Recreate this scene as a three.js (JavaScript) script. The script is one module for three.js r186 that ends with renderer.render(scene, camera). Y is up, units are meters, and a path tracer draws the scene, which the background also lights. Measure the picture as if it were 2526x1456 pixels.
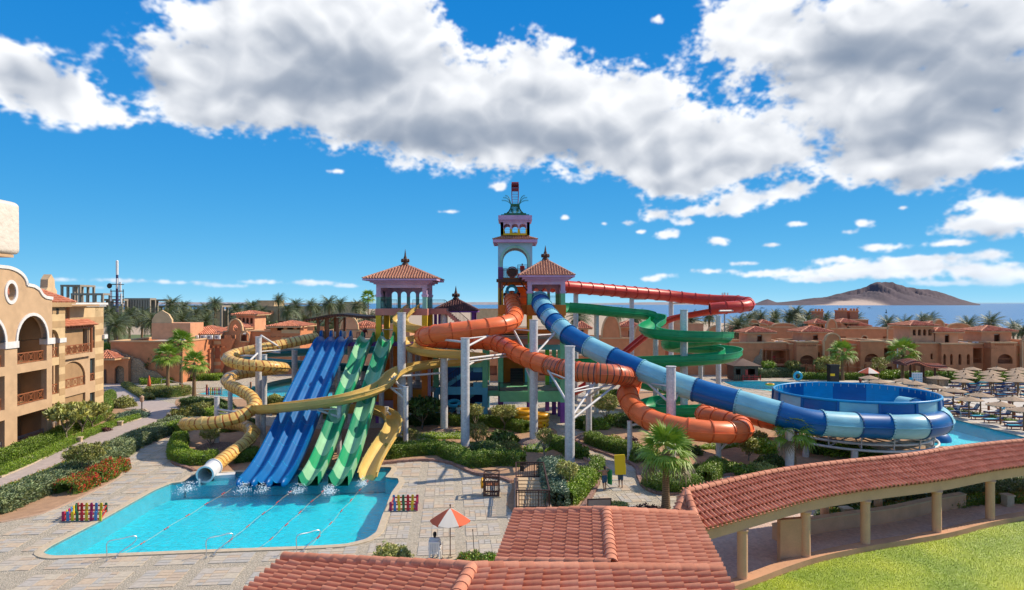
import*as THREE from 'three';
import{mergeGeometries,mergeVertices,toCreasedNormals}from 'three/addons/utils/BufferGeometryUtils.js';
import{ImprovedNoise}from 'three/addons/math/ImprovedNoise.js';
import{MarchingCubes}from 'three/addons/objects/MarchingCubes.js';
// ---------- camera: level lens on a balcony 13.5 m up, 24 mm, shifted slightly upwards ----------
const EYE=13.5,F=1600,CX=1262.5,HZ=748;
const scene=new THREE.Scene();
const camera=new THREE.PerspectiveCamera(2*Math.atan(728 / F)*180 / Math.PI,1024 / 590,0.2,60000);
camera.position.set(0,EYE,0);
camera.setViewOffset(1024,590,0,-20 / 1456*590,1024,590);
// ---------- sun, exposure ----------
const sunDir=new THREE.Vector3(1.2,1.03,-0.42).normalize();
const sun=new THREE.DirectionalLight(0xffeed6,4.0);
sun.name='sun';
sun.position.copy(sunDir).multiplyScalar(300);
sun.castShadow=true;sun.shadow.mapSize.set(4096,4096);
Object.assign(sun.shadow.camera,{left:-160,right:160,top:160,bottom:-160,near:10,far:800});
scene.add(sun,sun.target);
const renderer=new THREE.WebGLRenderer({antialias:true});
renderer.toneMapping=THREE.LinearToneMapping;
renderer.toneMappingExposure=1.42;
renderer.shadowMap.enabled=true;
// ---------- random numbers and noise ----------
let seedState=7;
const reseed=(s)=>{seedState=s;};
function rnd(){seedState=(seedState + 0x6d2b79f5)|0;let t=Math.imul(seedState ^(seedState>>>15),1|seedState);t=(t + Math.imul(t ^(t>>>7),61|t))^ t;return((t ^(t>>>14))>>>0)/ 4294967296;}
const rr=(a,b)=>a +(b - a)*rnd();
const perlin=new ImprovedNoise();
function fbm(x,y,z,o=5){let s=0,a=0.5,f=1;for(let i=0;i<o;i++){s +=a*perlin.noise(x*f,y*f,z + i*7.3);a*=0.5;f*=2.03;}return s;}
const ss=(a,b,x)=>{const t=Math.min(1,Math.max(0,(x - a)/(b - a)));return t*t*(3 - 2*t);};
const mixv=(a,b,t)=>a +(b - a)*t;
// ---------- sky: computed air and clouds ----------
function makeSky(){
const W=4096,H=2048,data=new Float32Array(W*H*4),deg=180 / Math.PI;
// cloud masses as [azimuth, elevation, half width, half height] built from bearings measured at the balcony
const C=(vx,vy,rx,ry,w=1)=>{const az=Math.atan((vx - CX)/ F),c=Math.cos(az),el=Math.atan((HZ - vy)/ F*c);return[az*deg,el*deg,rx / 27.9*c*c,ry / 27.9*c,w];};
const masses=[
C(50,190,150,85),C(150,245,130,60),C(270,285,90,30,0.8),C(20,150,90,50),
C(440,190,150,80),C(560,70,170,110),C(760,60,230,110),C(900,20,190,80),C(640,210,260,105),C(880,150,200,120),C(560,270,160,55),C(1010,250,260,120),C(1010,110,110,60),
C(1150,310,260,95),C(1330,170,110,85),C(1300,290,260,110),C(1500,320,240,90),C(1560,250,130,75),C(1700,370,220,75),C(1850,370,160,65),C(1640,440,90,50),C(1720,430,130,45),
C(1830,60,130,75),C(2000,100,260,110),C(2250,80,300,120),C(2480,60,200,120),C(2080,250,170,75),C(2280,280,260,95),C(2450,220,220,120),C(2180,400,190,65),C(2400,370,200,70),C(2240,460,70,28,0.8),
C(2440,555,190,38,1.00),C(2500,500,150,40,1.00),C(1800,515,70,24,0.94),C(1850,490,60,22,0.94),C(1950,470,70,28,1.00),C(1620,530,45,24,0.94),C(1640,577,40,14,0.84),C(1765,597,40,14,0.84),
C(1395,537,18,8,0.84),C(1229,461,18,9,0.84),C(1622,50,22,12,0.84),C(2130,553,36,14,0.84),C(2090,573,26,9,0.74),C(1545,551,22,9,0.74),C(1960,553,40,9,0.74),C(1700,523,40,12,0.74),C(1695,549,30,10,0.74),
C(2100,668,190,26,0.86),C(2300,660,200,28,0.89),C(2480,680,160,32,0.86),C(1880,675,90,12,0.74),C(1640,680,60,10,0.74),C(1750,668,60,8,0.74),C(2180,610,90,12,0.74),C(2420,630,120,16,0.79),
C(640,695,60,9,0.79),C(770,698,80,10,0.84),C(300,692,90,9,0.74),C(150,690,60,8,0.74),C(450,697,90,8,0.74),C(1100,522,40,6,0.66),C(830,424,25,6,0.66),
C(1580,572,16,6,0.8),C(1490,553,12,5,0.8),C(2225,512,14,6,0.8),C(1610,690,40,7,0.8),C(2010,690,90,9,0.8),C(2360,700,150,8,0.75),C(2060,640,60,9,0.8),C(2350,600,60,8,0.8),C(2250,640,70,9,0.8),C(1905,605,40,6,0.75),C(1830,650,50,7,0.7),C(560,706,60,6,0.75),C(860,706,50,5,0.7),C(240,710,60,5,0.7),
];
const bellies=[C(760,210,120,40,0.35),C(1120,300,200,40,0.4),C(1560,400,150,30,0.35),C(2050,150,130,40,0.4),C(2300,200,150,50,0.35),C(110,190,90,40,0.3),C(430,120,60,25,0.25),C(1720,470,60,14,0.3),C(870,165,150,62,0.8),C(700,60,110,40,0.35),C(620,215,190,42,0.45),C(1010,335,300,40,0.5),C(1340,345,330,36,0.55),C(1330,220,90,40,0.4),C(1650,455,60,16,0.5),C(2180,115,230,55,0.75),C(2420,60,130,40,0.3),C(2420,240,190,60,0.85),C(2230,335,210,42,0.7),C(2350,430,180,30,0.45),C(1820,400,160,26,0.35),C(60,230,130,36,0.3),C(480,300,110,22,0.3),C(2450,575,150,16,0.5),C(2000,200,90,30,0.2)];
const belly=(az,el)=>{let s=0;for(const m of bellies){const dx=(az - m[0])/ m[2],dy=(el - m[1])/ m[3],r=dx*dx + dy*dy;if(r<5)s +=m[4]*Math.exp(-r);}return s;};
const shape=(az,el)=>{
let s=0;
for(const m of masses){const dx=(az - m[0])/ m[2],dy=(el - m[1])/ m[3],r=dx*dx + dy*dy;if(r<6){const e=m[4]*Math.exp(-r*1.15);s=s + e - s*e*0.6;}}
return s;
};
const wild=(az,el)=>ss(-0.08,0.2,fbm(Math.sin(az / deg)*2.6 + 3,Math.cos(az / deg)*2.6 + el*0.07,4.7,3))*0.9;// clouds beyond the measured part of the sky
const billow=(az,el,o)=>{
const wx=az + 1.1*fbm(az*0.22,el*0.26,9.1,2),wy=el + 0.8*fbm(az*0.22,el*0.26,2.2,2);
let n=0,a=0.55,f=0.2;
for(let i=0;i<o;i++){n +=a*(0.42 - Math.abs(perlin.noise(wx*f,wy*f*1.35,1.7 + i*3.1))*1.7);a*=0.56;f*=2.05;}
return n;
};
const colour=(az,el,near)=>{
const h=Math.max(el,0),t=1 - Math.exp(-h / 9.5),t2=ss(0,60,h);
let r=mixv(0.245,0.002,Math.pow(t,0.38)),g=mixv(0.475,0.162,Math.pow(t,.85)),b=mixv(0.68,0.50,t);
const warm=Math.exp(-h / 2.6);r +=0.07*warm;g +=0.05*warm;
g -=0.045*t2;b -=0.1*t2;
if(el<0)return[0.30,0.34,0.36];
const base=near?shape(az,el):wild(az,el);
if(base>0.05){
const keep=0.35 + ss(0,6,el)*0.65,n=billow(az,el,near?7:4);
const fine=near?fbm(az*0.75,el*1.15,8.8,4):0;const d=base*1.05 + n*0.74*keep*Math.min(1,base*3 + 0.1)+ fine*0.5*Math.min(1,base*2.5)+(near&&base<0.9?0.4*fbm(az*2.1,el*3.3,3.3,3)*Math.min(1,base*2.2)*(1 - ss(0.6,0.95,base)):0)- 0.5;
const al=ss(-0.08,0.4,d)*(near?1:ss(0,6,el))*ss(0.3,2.2,el);
if(al>0){
const q=ss(0,9,el)*0.75 + 0.25,nS=billow(az,el,near?6:3),n2=billow(az + 0.45*q,el + 0.7*q,near?5:3),nL=billow(az,el,2),nL2=billow(az + 1.3*q,el + 1.9*q,2),rim=1 - ss(0.12,0.6,d),n3=billow(az + 1.5*q,el + 2.0*q,3);
const above=near?0.6*shape(az + 1.0*q,el + 2.2*q)+ 0.4*shape(az + 2.2*q,el + 4.4*q):wild(az + 1,el + 3);
let L=0.87 + mixv(0.16,0.62,rim)*(nS - n2)+ 0.42*(nL - nL2)+ 0.1*rim - 0.14*ss(0.5,1.0,above)+ 0.16*fbm(az*0.16,el*0.3,6.6,2)-(near?belly(az + 1.6*nL2,el + 1.0*nL2)*0.8:0.14);if(L<0.42)L=0.42*Math.exp((L - 0.42)/ 0.42);
L=mixv(0.19,0.78,Math.min(1,Math.max(0,L)));
const hz=Math.exp(-h / 3.2)*0.42,c=1 - L;
r=mixv(r,mixv(L*0.97 - 0.05*c,0.52,hz),al);g=mixv(g,mixv(L*0.97 + 0.01*c,0.62,hz),al);b=mixv(b,mixv(L*0.97 + 0.11*c,0.76,hz),al);
}
}
return[r,g,b];
};
const K=8,cw=W / K,ch=H / K,coarse=new Float32Array((cw + 1)*(ch + 1)*3);
const azOf=(col)=>{let az=((col + 0.5)/ W - 0.5)*360 + 90;while(az>180)az -=360;return az;};// from -z, to the right
for(let j=0;j<=ch;j++)for(let i=0;i<=cw;i++)coarse.set(colour(azOf((i % cw)*K),((j*K + 0.5)/ H - 0.5)*180,false),(j*(cw + 1)+ i)*3);
for(let row=0;row<H;row++){
const el=((row + 0.5)/ H - 0.5)*180;
for(let col=0;col<W;col++){
const o=(row*W + col)*4,az=azOf(col);
if(el>=0&&Math.abs(az)<44&&el<29)data.set(colour(az,el,true),o);
else{
const i=Math.floor(col / K),j=Math.floor(row / K),u=(col % K)/ K,v=(row % K)/ K,p=(j*(cw + 1)+ i)*3,q=p +(cw + 1)*3;
for(let k=0;k<3;k++)data[o + k]=mixv(mixv(coarse[p + k],coarse[p + 3 + k],u),mixv(coarse[q + k],coarse[q + 3 + k],u),v);
}
data[o + 3]=1;
}
}
const tex=new THREE.DataTexture(data,W,H,THREE.RGBAFormat,THREE.FloatType);
tex.mapping=THREE.EquirectangularReflectionMapping;tex.magFilter=THREE.LinearFilter;tex.minFilter=THREE.LinearFilter;tex.needsUpdate=true;
return tex;
}
scene.background=makeSky();
scene.environment=scene.background;
scene.backgroundIntensity=1.0;scene.environmentIntensity=1.0;
// ---------- placing ----------
const V3=(x,y,z)=>new THREE.Vector3(x,y,z);
const at=(vx,vy,d)=>V3((vx - CX)/ F*d,EYE -(vy - HZ)/ F*d,-d);// bearing + distance -> point
const gr=(vx,vy,h=0)=>at(vx,vy,(EYE - h)*F /(vy - HZ));// the point at height h on that bearing
const ZZ=(ox,oy,k)=>(x,y)=>[ox + x*k,oy + y*k];
const zA=ZZ(0,591.8,.27096),zB=ZZ(0,920.6,.36767),zC=ZZ(526.1,657.6,.22579),zD=ZZ(420.9,756.2,.31615),zE=ZZ(887.8,427.4,.27096),zF=ZZ(887.8,756.2,.27096),zG=ZZ(1249.4,657.6,.31615),zH=ZZ(1775.5,657.6,.31618),zI=ZZ(854.9,1052.2,.27735),zJ=ZZ(1315.2,1019.3,.29997),zK=ZZ(1841.3,1019.3,.29996);
// ---------- naming ----------
const names=new Map();
function numbered(n){const k=names.get(n)??0;names.set(n,k + 1);return k?n + '_' + String(k).padStart(3,'0'):n;}
function thing(name,label,category,p=[0,0,0],turn=0,group){
const o=new THREE.Group();o.name=numbered(name);scene.add(o);
if(p.isVector3)o.position.copy(p);else o.position.set(...p);
o.rotation.y=turn;o.userData={label,category};
if(group)o.userData.group=group;
return o;
}
function copyOf(root,p,turn,label,group){
const o=root.clone();o.name=numbered(root.name.replace(/_\d{3}$/,''));scene.add(o);
o.position.copy(p.isVector3?p:V3(...p));o.rotation.y=turn;o.userData={...root.userData,label};
if(group)o.userData.group=group;
return o;
}
function mesh(name,geo,mat,parent,kind){
const m=new THREE.Mesh(geo,mat);m.castShadow=m.receiveShadow=true;
m.name=parent?name:numbered(name);
if(kind)m.userData.kind=kind;
(parent??scene).add(m);return m;
}
const struct=(name,geo,mat,parent)=>mesh(name,geo,mat,parent,'structure');
const ORD=['first','second','third','fourth','fifth','sixth','seventh','eighth','ninth','tenth','eleventh','twelfth','thirteenth','fourteenth','fifteenth','sixteenth','seventeenth','eighteenth','nineteenth','twentieth'];
// ---------- geometry collector ----------
const _m=new THREE.Matrix4(),_q=new THREE.Quaternion(),_e=new THREE.Euler();
function boxUV(g){
const p=g.attributes.position,n=g.attributes.normal,uv=new Float32Array(p.count*2);
for(let i=0;i<p.count;i++){
const ax=Math.abs(n.getX(i)),ay=Math.abs(n.getY(i)),az=Math.abs(n.getZ(i));
let u,v;if(ay>ax&&ay>az){u=p.getX(i);v=p.getZ(i);}else if(ax>az){u=p.getZ(i);v=p.getY(i);}else{u=p.getX(i);v=p.getY(i);}
uv[i*2]=u;uv[i*2 + 1]=v;
}
g.setAttribute('uv',new THREE.BufferAttribute(uv,2));return g;
}
const boxGeo=new THREE.BoxGeometry(1,1,1).toNonIndexed();
const cylGeos={};
class MB{
constructor(){this.g=[];}
add(geo,m){let g=geo.index?geo.toNonIndexed():geo.clone();for(const k of Object.keys(g.attributes))if(k !=='position'&&k !=='normal')g.deleteAttribute(k);g.morphAttributes={};if(m)g.applyMatrix4(m);this.g.push(g);return this;}
box(x,y,z,sx,sy,sz,ry=0,rx=0,rz=0){return this.add(boxGeo,new THREE.Matrix4().compose(V3(x,y,z),new THREE.Quaternion().setFromEuler(new THREE.Euler(rx,ry,rz)),V3(sx,sy,sz)));}
b(x0,y0,z0,x1,y1,z1){return this.box((x0 + x1)/ 2,(y0 + y1)/ 2,(z0 + z1)/ 2,Math.abs(x1 - x0),Math.abs(y1 - y0),Math.abs(z1 - z0));}
bar(a,b,r,r2=r,seg=8){
const d=b.clone().sub(a),L=d.length(),k=seg;
const c=cylGeos[k]??=new THREE.CylinderGeometry(1,1,1,k).toNonIndexed(),g=c.clone(),p=g.attributes.position;
for(let i=0;i<p.count;i++){const rad=p.getY(i)>0?r2:r;p.setX(i,p.getX(i)*rad);p.setZ(i,p.getZ(i)*rad);}
g.applyMatrix4(new THREE.Matrix4().compose(a.clone().add(b).multiplyScalar(0.5),new THREE.Quaternion().setFromUnitVectors(V3(0,1,0),d.normalize()),V3(1,L,1)));
return this.add(g);
}
beam(a,b,w,h){// rectangular bar from a to b
const d=b.clone().sub(a),L=d.length(),m=new THREE.Matrix4().lookAt(a,b,Math.abs(d.y)>L*0.98?V3(1,0,0):V3(0,1,0));
return this.add(boxGeo,new THREE.Matrix4().compose(a.clone().add(b).multiplyScalar(0.5),new THREE.Quaternion().setFromRotationMatrix(m),V3(w,h,L)));
}
tube(pts,r,seg=8,n){const c=new THREE.CatmullRomCurve3(pts);return this.add(new THREE.TubeGeometry(c,n??pts.length*6,r,seg));}
lathe(pts,x,y,z,seg=14){return this.add(new THREE.LatheGeometry(pts.map((p)=>new THREE.Vector2(p[0],p[1])),seg),new THREE.Matrix4().makeTranslation(x,y,z));}
extrude(shape,depth,m,bevel=0,curveSegments=10){return this.add(new THREE.ExtrudeGeometry(shape,{depth,bevelEnabled:bevel>0,bevelSize:bevel,bevelThickness:bevel,bevelSegments:1,curveSegments}),m);}
ball(x,y,z,rx,ry,rz,seg=8){return this.add(new THREE.SphereGeometry(1,seg,Math.max(5,seg*0.7|0)),new THREE.Matrix4().compose(V3(x,y,z),new THREE.Quaternion(),V3(rx,ry,rz)));}
geo(){return boxUV(mergeGeometries(this.g));}
build(name,mat,parent){if(!this.g.length)return null;return mesh(name,this.geo(),mat,parent);}
}
const mb=()=>new MB();
function shapeOf(pts){const s=new THREE.Shape();pts.forEach((p,i)=>i?s.lineTo(p[0],p[1]):s.moveTo(p[0],p[1]));s.closePath();return s;}
function smoothRing(pts,n=6){const c=new THREE.CatmullRomCurve3(pts.map((p)=>V3(p[0],0,p[1])),true,'centripetal');return c.getPoints(pts.length*n).slice(0,-1).map((p)=>[p.x,p.z]);}
// flat sheet over a plan outline [[x, depth], ...] at height y
function sheet(pts,y,holes=[]){
const s=shapeOf(pts);for(const h of holes)s.holes.push(new THREE.Path(h.map((p)=>new THREE.Vector2(p[0],p[1]))));
const g=new THREE.ShapeGeometry(s);g.rotateX(-Math.PI / 2);g.translate(0,y,0);return boxUV(g.toNonIndexed());
}
// solid slab (prism) of a plan outline from y0 to y1
function slab(pts,y0,y1){const g=new THREE.ExtrudeGeometry(shapeOf(pts),{depth:y1 - y0,bevelEnabled:false});g.rotateX(-Math.PI / 2);g.translate(0,y0,0);return boxUV(g.index?g.toNonIndexed():g);}
function inside(pts,x,y){let c=false;for(let i=0,j=pts.length - 1;i<pts.length;j=i++){const[a,b]=pts[i],[p,q]=pts[j];if((b>y)!==(q>y)&&x<(p - a)*(y - b)/(q - b)+ a)c=!c;}return c;}
const plan=(list,z)=>list.map((p)=>{const q=z?z(p[0],p[1]):p;const g=gr(q[0],q[1]);return[g.x,-g.z];});
// many alike pieces: the nearest `most` are meshes of their own, the rest one instanced part
function pieces(parent,name,geo,mats,list,most=300){
const eye=camera.position,p=V3();
parent.updateMatrixWorld(true);
for(const q of list){p.setFromMatrixPosition(q.m).applyMatrix4(parent.matrixWorld);q.d=p.distanceTo(eye)+(q.back?1000:0);}
list.sort((a,b)=>a.d - b.d);
const near=list.slice(0,most),far=list.slice(most);
for(const q of near){const o=mesh(name,q.g??geo,mats[q.c % mats.length],parent);o.matrix.copy(q.m);o.matrix.decompose(o.position,o.quaternion,o.scale);}
mats.forEach((mt,k)=>{
const l=far.filter((q)=>q.c % mats.length===k);if(!l.length)return;
const im=new THREE.InstancedMesh(geo,mt,l.length);l.forEach((q,i)=>im.setMatrixAt(i,q.m));
im.name=name + 's';im.userData.kind='stuff';im.castShadow=im.receiveShadow=true;parent.add(im);
});
}
function instanced(name,geo,mat,list,parent,colors){
const im=new THREE.InstancedMesh(geo,mat,list.length);list.forEach((m,i)=>im.setMatrixAt(i,m));
if(colors)colors.forEach((c,i)=>im.setColorAt(i,c));
im.name=parent?name:numbered(name);im.userData.kind='stuff';im.castShadow=im.receiveShadow=true;(parent??scene).add(im);return im;
}
function TRS(p,ry=0,s=1,rx=0,rz=0){return new THREE.Matrix4().compose(p,new THREE.Quaternion().setFromEuler(new THREE.Euler(rx,ry,rz,'YXZ')),typeof s==='number'?V3(s,s,s):s);}
// ---------- textures: grain, wear and fine relief ----------
function tex(size,metres,fn,color=false){
const d=new Uint8Array(size*size*4);
for(let y=0;y<size;y++)for(let x=0;x<size;x++){const c=fn(x / size,y / size),i=(y*size + x)*4;const q=typeof c==='number'?[c,c,c]:c;for(let k=0;k<3;k++)d[i + k]=Math.max(0,Math.min(255,q[k]*255));d[i + 3]=255;}
const t=new THREE.DataTexture(d,size,size);t.wrapS=t.wrapT=THREE.RepeatWrapping;t.magFilter=THREE.LinearFilter;t.repeat.set(1 / metres,1 / metres);
if(color)t.colorSpace=THREE.SRGBColorSpace;t.needsUpdate=true;return t;
}
const tile=(f,u,v,k,z,o)=>{// tileable noise
const a=u*k,b=v*k;let s=0;const w=(t)=>t*t*(3 - 2*t),x=w(u),y=w(v);
s=f(a,b,z,o)*(1 - x)*(1 - y)+ f(a - k,b,z,o)*x*(1 - y)+ f(a,b - k,z,o)*(1 - x)*y + f(a - k,b - k,z,o)*x*y;return s;
};
function cells(u,v,k,seed){// distance to nearest and cell id of jittered points, tileable
const x=u*k,y=v*k,ix=Math.floor(x),iy=Math.floor(y);let best=9,second=9,id=0;
for(let j=-1;j<2;j++)for(let i=-1;i<2;i++){const cx=((ix + i)% k + k)% k,cy=((iy + j)% k + k)% k;let h=Math.sin(cx*127.1 + cy*311.7 + seed)*43758.5453;h -=Math.floor(h);let h2=Math.sin(cx*269.5 + cy*183.3 + seed)*43758.5453;h2 -=Math.floor(h2);const d=Math.hypot(ix + i + h - x,iy + j + h2 - y);if(d<best){second=best;best=d;id=(h*7.13 + h2*3.7)% 1;}else if(d<second)second=d;}
return[best,second,id];
}
const T={
stucco:tex(512,5,(u,v)=>0.86 + 0.36*tile(fbm,u,v,4,1,6)+ 0.12*tile(fbm,u,v,60,3,2)),
stuccoB:tex(512,1.5,(u,v)=>0.5 + 0.9*tile(fbm,u,v,40,3,4)),
worn:tex(512,3,(u,v)=>0.86 + 0.3*tile(fbm,u,v,6,8,6)),
galv:tex(512,1.6,(u,v)=>{const c=cells(u,v,14,3);return 0.74 + 0.18*c[2]+ 0.35*tile(fbm,u,v,7,5,4);}),
pebble:tex(1024,1.4,(u,v)=>{const c=cells(u,v,70,1),e=ss(0.02,0.25,c[1]- c[0]),k=0.42 + 0.42*c[2],w=c[2]>0.8?0.06:0;const s=0.14 + k*(0.62 + 0.38*e)+ 0.1*tile(fbm,u,v,5,2,3);return[s + w,s + w*0.4,s - 0.03];},true),
pebbleB:tex(512,0.7,(u,v)=>{const c=cells(u,v,35,1);return ss(0,0.4,c[1]- c[0]);}),
gravel:tex(1024,2,(u,v)=>{const c=cells(u,v,60,5),e=ss(0.02,0.3,c[1]- c[0]),s=(0.45 + 0.4*c[2])*(0.5 + 0.5*e);return[s*1.05,s*0.94,s*0.88];},true),
soil:tex(512,3,(u,v)=>{const n=tile(fbm,u,v,6,4,6),c=cells(u,v,64,9);const s=0.82 + 0.5*n + 0.1*(c[2]- 0.5);return s;}),
soilB:tex(512,1,(u,v)=>0.5 + 0.8*tile(fbm,u,v,18,4,5)),
stone:tex(512,1.3,(u,v)=>{const n=tile(fbm,u,v,4,6,6),m=tile(fbm,u,v,14,2,4);return[0.86 + 0.3*n + 0.12*m,0.85 + 0.32*n + 0.1*m,0.83 + 0.34*n + 0.1*m];}),
tileclay:tex(256,1,(u,v)=>0.84 + 0.46*tile(fbm,u,v,4,7,6)),
ripple:tex(1024,3.2,(u,v)=>{const a=tile(fbm,u,v,7,1,5),b=tile(fbm,u,v,16,6,3);return 0.5 + 0.55*(0.3 - Math.abs(a))+ 0.2*(0.3 - Math.abs(b));}),
sea:tex(1024,60,(u,v)=>0.5 + 0.5*tile(fbm,u*1,v,18,2,6)),
bark:tex(256,0.6,(u,v)=>0.65 + 0.25*Math.sin(v*6.283*5 + 3*tile(fbm,u,v,4,3,3))+ 0.35*tile(fbm,u,v,12,1,4)),
fibre:tex(512,4,(u,v)=>0.87 + 0.3*tile(fbm,u,v,3,9,6)+ 0.2*tile((a,b,z,o)=>fbm(a*0.2,b,z,o),u,v,30,5,3)),
rock:tex(512,2.2,(u,v)=>{const c=cells(u,v,5,2),e=ss(0,0.08,c[1]- c[0]),n=tile(fbm,u,v,12,3,5);return(0.62 + 0.2*c[2]+ 0.3*n)*(0.65 + 0.35*e);}),
rockB:tex(512,2.2,(u,v)=>{const c=cells(u,v,5,2);return ss(0,0.25,c[1]- c[0])*0.8 + 0.2*tile(fbm,u,v,12,3,5);}),
lawn:tex(512,7,(u,v)=>{const n=tile(fbm,u,v,5,3,6),m=tile(fbm,u,v,40,8,3);return[0.84 + 0.45*n + 0.2*m,0.86 + 0.2*n + 0.2*m,0.7 + 0.1*n];}),
island:tex(512,900,(u,v)=>{const n=tile(fbm,u,v,7,3,7);return 0.85 + 0.6*n;}),
};
const srgb=(r,g,b)=>new THREE.Color().setRGB(r / 255,g / 255,b / 255,THREE.SRGBColorSpace);
const lin=(r,g,b)=>new THREE.Color().setRGB(r,g,b);
function mat(color,o={}){const P=o.clearcoat||o.transmission||o.sheen?THREE.MeshPhysicalMaterial:THREE.MeshStandardMaterial;return new P({color,roughness:0.85,...o});}
const stucco=(c,o)=>mat(c,{map:T.stucco,bumpMap:T.stuccoB,bumpScale:0.004,roughness:0.92,...o});
const gloss=(c,o)=>mat(c,{map:T.fibre,roughness:0.4,clearcoat:0.12,clearcoatRoughness:0.3,specularIntensity:0.6,...o});
const M={
tan:stucco(lin(.60,.41,.245)),cream:stucco(lin(.70,.51,.28)),bandtan:stucco(lin(.50,.33,.17)),white:stucco(lin(.8,.79,.77)),trimwhite:mat(lin(.78,.77,.76),{map:T.worn}),
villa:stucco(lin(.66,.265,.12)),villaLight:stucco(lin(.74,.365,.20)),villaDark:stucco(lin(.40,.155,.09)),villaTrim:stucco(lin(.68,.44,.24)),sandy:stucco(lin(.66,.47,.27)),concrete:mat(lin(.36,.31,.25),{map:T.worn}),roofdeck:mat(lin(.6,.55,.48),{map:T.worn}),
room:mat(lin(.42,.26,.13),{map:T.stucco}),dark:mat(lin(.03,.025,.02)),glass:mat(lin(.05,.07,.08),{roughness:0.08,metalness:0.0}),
wood:mat(lin(.36,.12,.045),{map:T.worn,roughness:0.6}),darkwood:mat(lin(.10,.045,.028),{map:T.worn,roughness:0.7}),iron:mat(lin(.025,.018,.016),{roughness:0.55}),greyiron:mat(lin(.22,.22,.23),{roughness:0.5}),
steel:mat(lin(.62,.63,.65),{metalness:0.9,roughness:0.28}),galv:mat(lin(.68,.68,.68),{map:T.galv,metalness:0.08,roughness:0.55}),
lilac:stucco(lin(.62,.46,.64)),lilacTrim:stucco(lin(.56,.38,.60)),purple:stucco(lin(.26,.09,.40)),teal:stucco(lin(.30,.62,.52)),mint:stucco(lin(.22,.62,.33)),lime:stucco(lin(.22,.55,.05)),yellow:stucco(lin(.80,.52,.03)),orange:stucco(lin(.72,.20,.03)),amber:stucco(lin(.75,.30,.03)),salmon:stucco(lin(.64,.25,.19)),sky:stucco(lin(.16,.55,.72)),paleblue:stucco(lin(.36,.60,.70)),blue:stucco(lin(.03,.12,.40)),navy:stucco(lin(.02,.05,.17)),
sBlue:gloss(lin(.0,.135,.40)),sBlueLt:gloss(lin(.004,.33,.66)),sPale:gloss(lin(.27,.62,.72)),sOrange:gloss(lin(.95,.205,.062)),sRed:gloss(lin(.62,.045,.028)),sGreen:gloss(lin(.012,.36,.14)),sGreenDk:gloss(lin(.012,.26,.13)),sGreenLt:gloss(lin(.28,.58,.33)),sYellow:gloss(lin(.74,.52,.16)),sTeal:gloss(lin(.012,.17,.21)),sWhite:gloss(lin(.75,.77,.78)),sOrangeDk:gloss(lin(.66,.11,.025)),sNavy:gloss(lin(.006,.07,.26)),
soil:mat(lin(.48,.29,.17),{map:T.soil,bumpMap:T.soilB,bumpScale:0.02,roughness:1}),sand:mat(lin(.52,.40,.28),{map:T.soil,roughness:1}),
pebble:mat(lin(.86,.77,.66),{map:T.pebble,bumpMap:T.pebbleB,bumpScale:0.004,roughness:0.9}),gravel:mat(lin(1.0,.94,.92),{map:T.gravel,bumpMap:T.pebbleB,bumpScale:0.012,roughness:1}),
kerb:stucco(lin(.52,.36,.26)),rubble:mat(lin(.40,.23,.18),{map:T.rock,bumpMap:T.rockB,bumpScale:0.03}),coping:mat(lin(.60,.50,.36),{map:T.stone}),pooltile:mat(lin(.10,.50,.60),{map:T.worn}),poolfloor:mat(lin(.05,.70,.86),{map:T.worn,roughness:0.5}),
rock:mat(lin(.50,.37,.25),{map:T.rock,bumpMap:T.rockB,bumpScale:0.06,roughness:1}),
trunk:mat(lin(.28,.20,.13),{map:T.bark,roughness:1}),palmtrunk:mat(lin(.30,.19,.10),{map:T.bark,bumpMap:T.bark,bumpScale:0.02,roughness:1}),branch:mat(lin(.34,.28,.21),{map:T.bark,roughness:1}),
red:mat(lin(.55,.03,.02),{map:T.worn,roughness:0.6}),plastic:mat(lin(.75,.75,.74),{roughness:0.45}),black:mat(lin(.012,.012,.014),{roughness:0.5}),thatch:mat(lin(.50,.355,.23),{map:T.worn,bumpMap:T.soilB,bumpScale:0.03,roughness:1}),rope:mat(lin(.5,.38,.2)),bluecloth:mat(lin(.03,.075,.2),{map:T.worn,roughness:0.95}),yellowmat:mat(lin(.78,.55,.01),{roughness:0.6}),tubeyellow:mat(lin(.75,.36,.01),{roughness:0.35}),aqua:mat(lin(.03,.42,.58),{roughness:0.35}),
};
const clay=[[.65,.245,.135],[.58,.205,.11],[.70,.285,.165],[.61,.225,.12],[.50,.165,.085],[.66,.27,.16]].map((c)=>mat(lin(...c),{map:T.tileclay,roughness:0.75}));
const clayTan=[[.62,.30,.19],[.55,.25,.16],[.66,.34,.22],[.58,.27,.175]].map((c)=>mat(lin(...c),{map:T.tileclay,roughness:0.75}));
const clayBrown=[[.16,.06,.055],[.14,.05,.05]].map((c)=>mat(lin(...c),{map:T.tileclay,roughness:0.75}));
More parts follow.
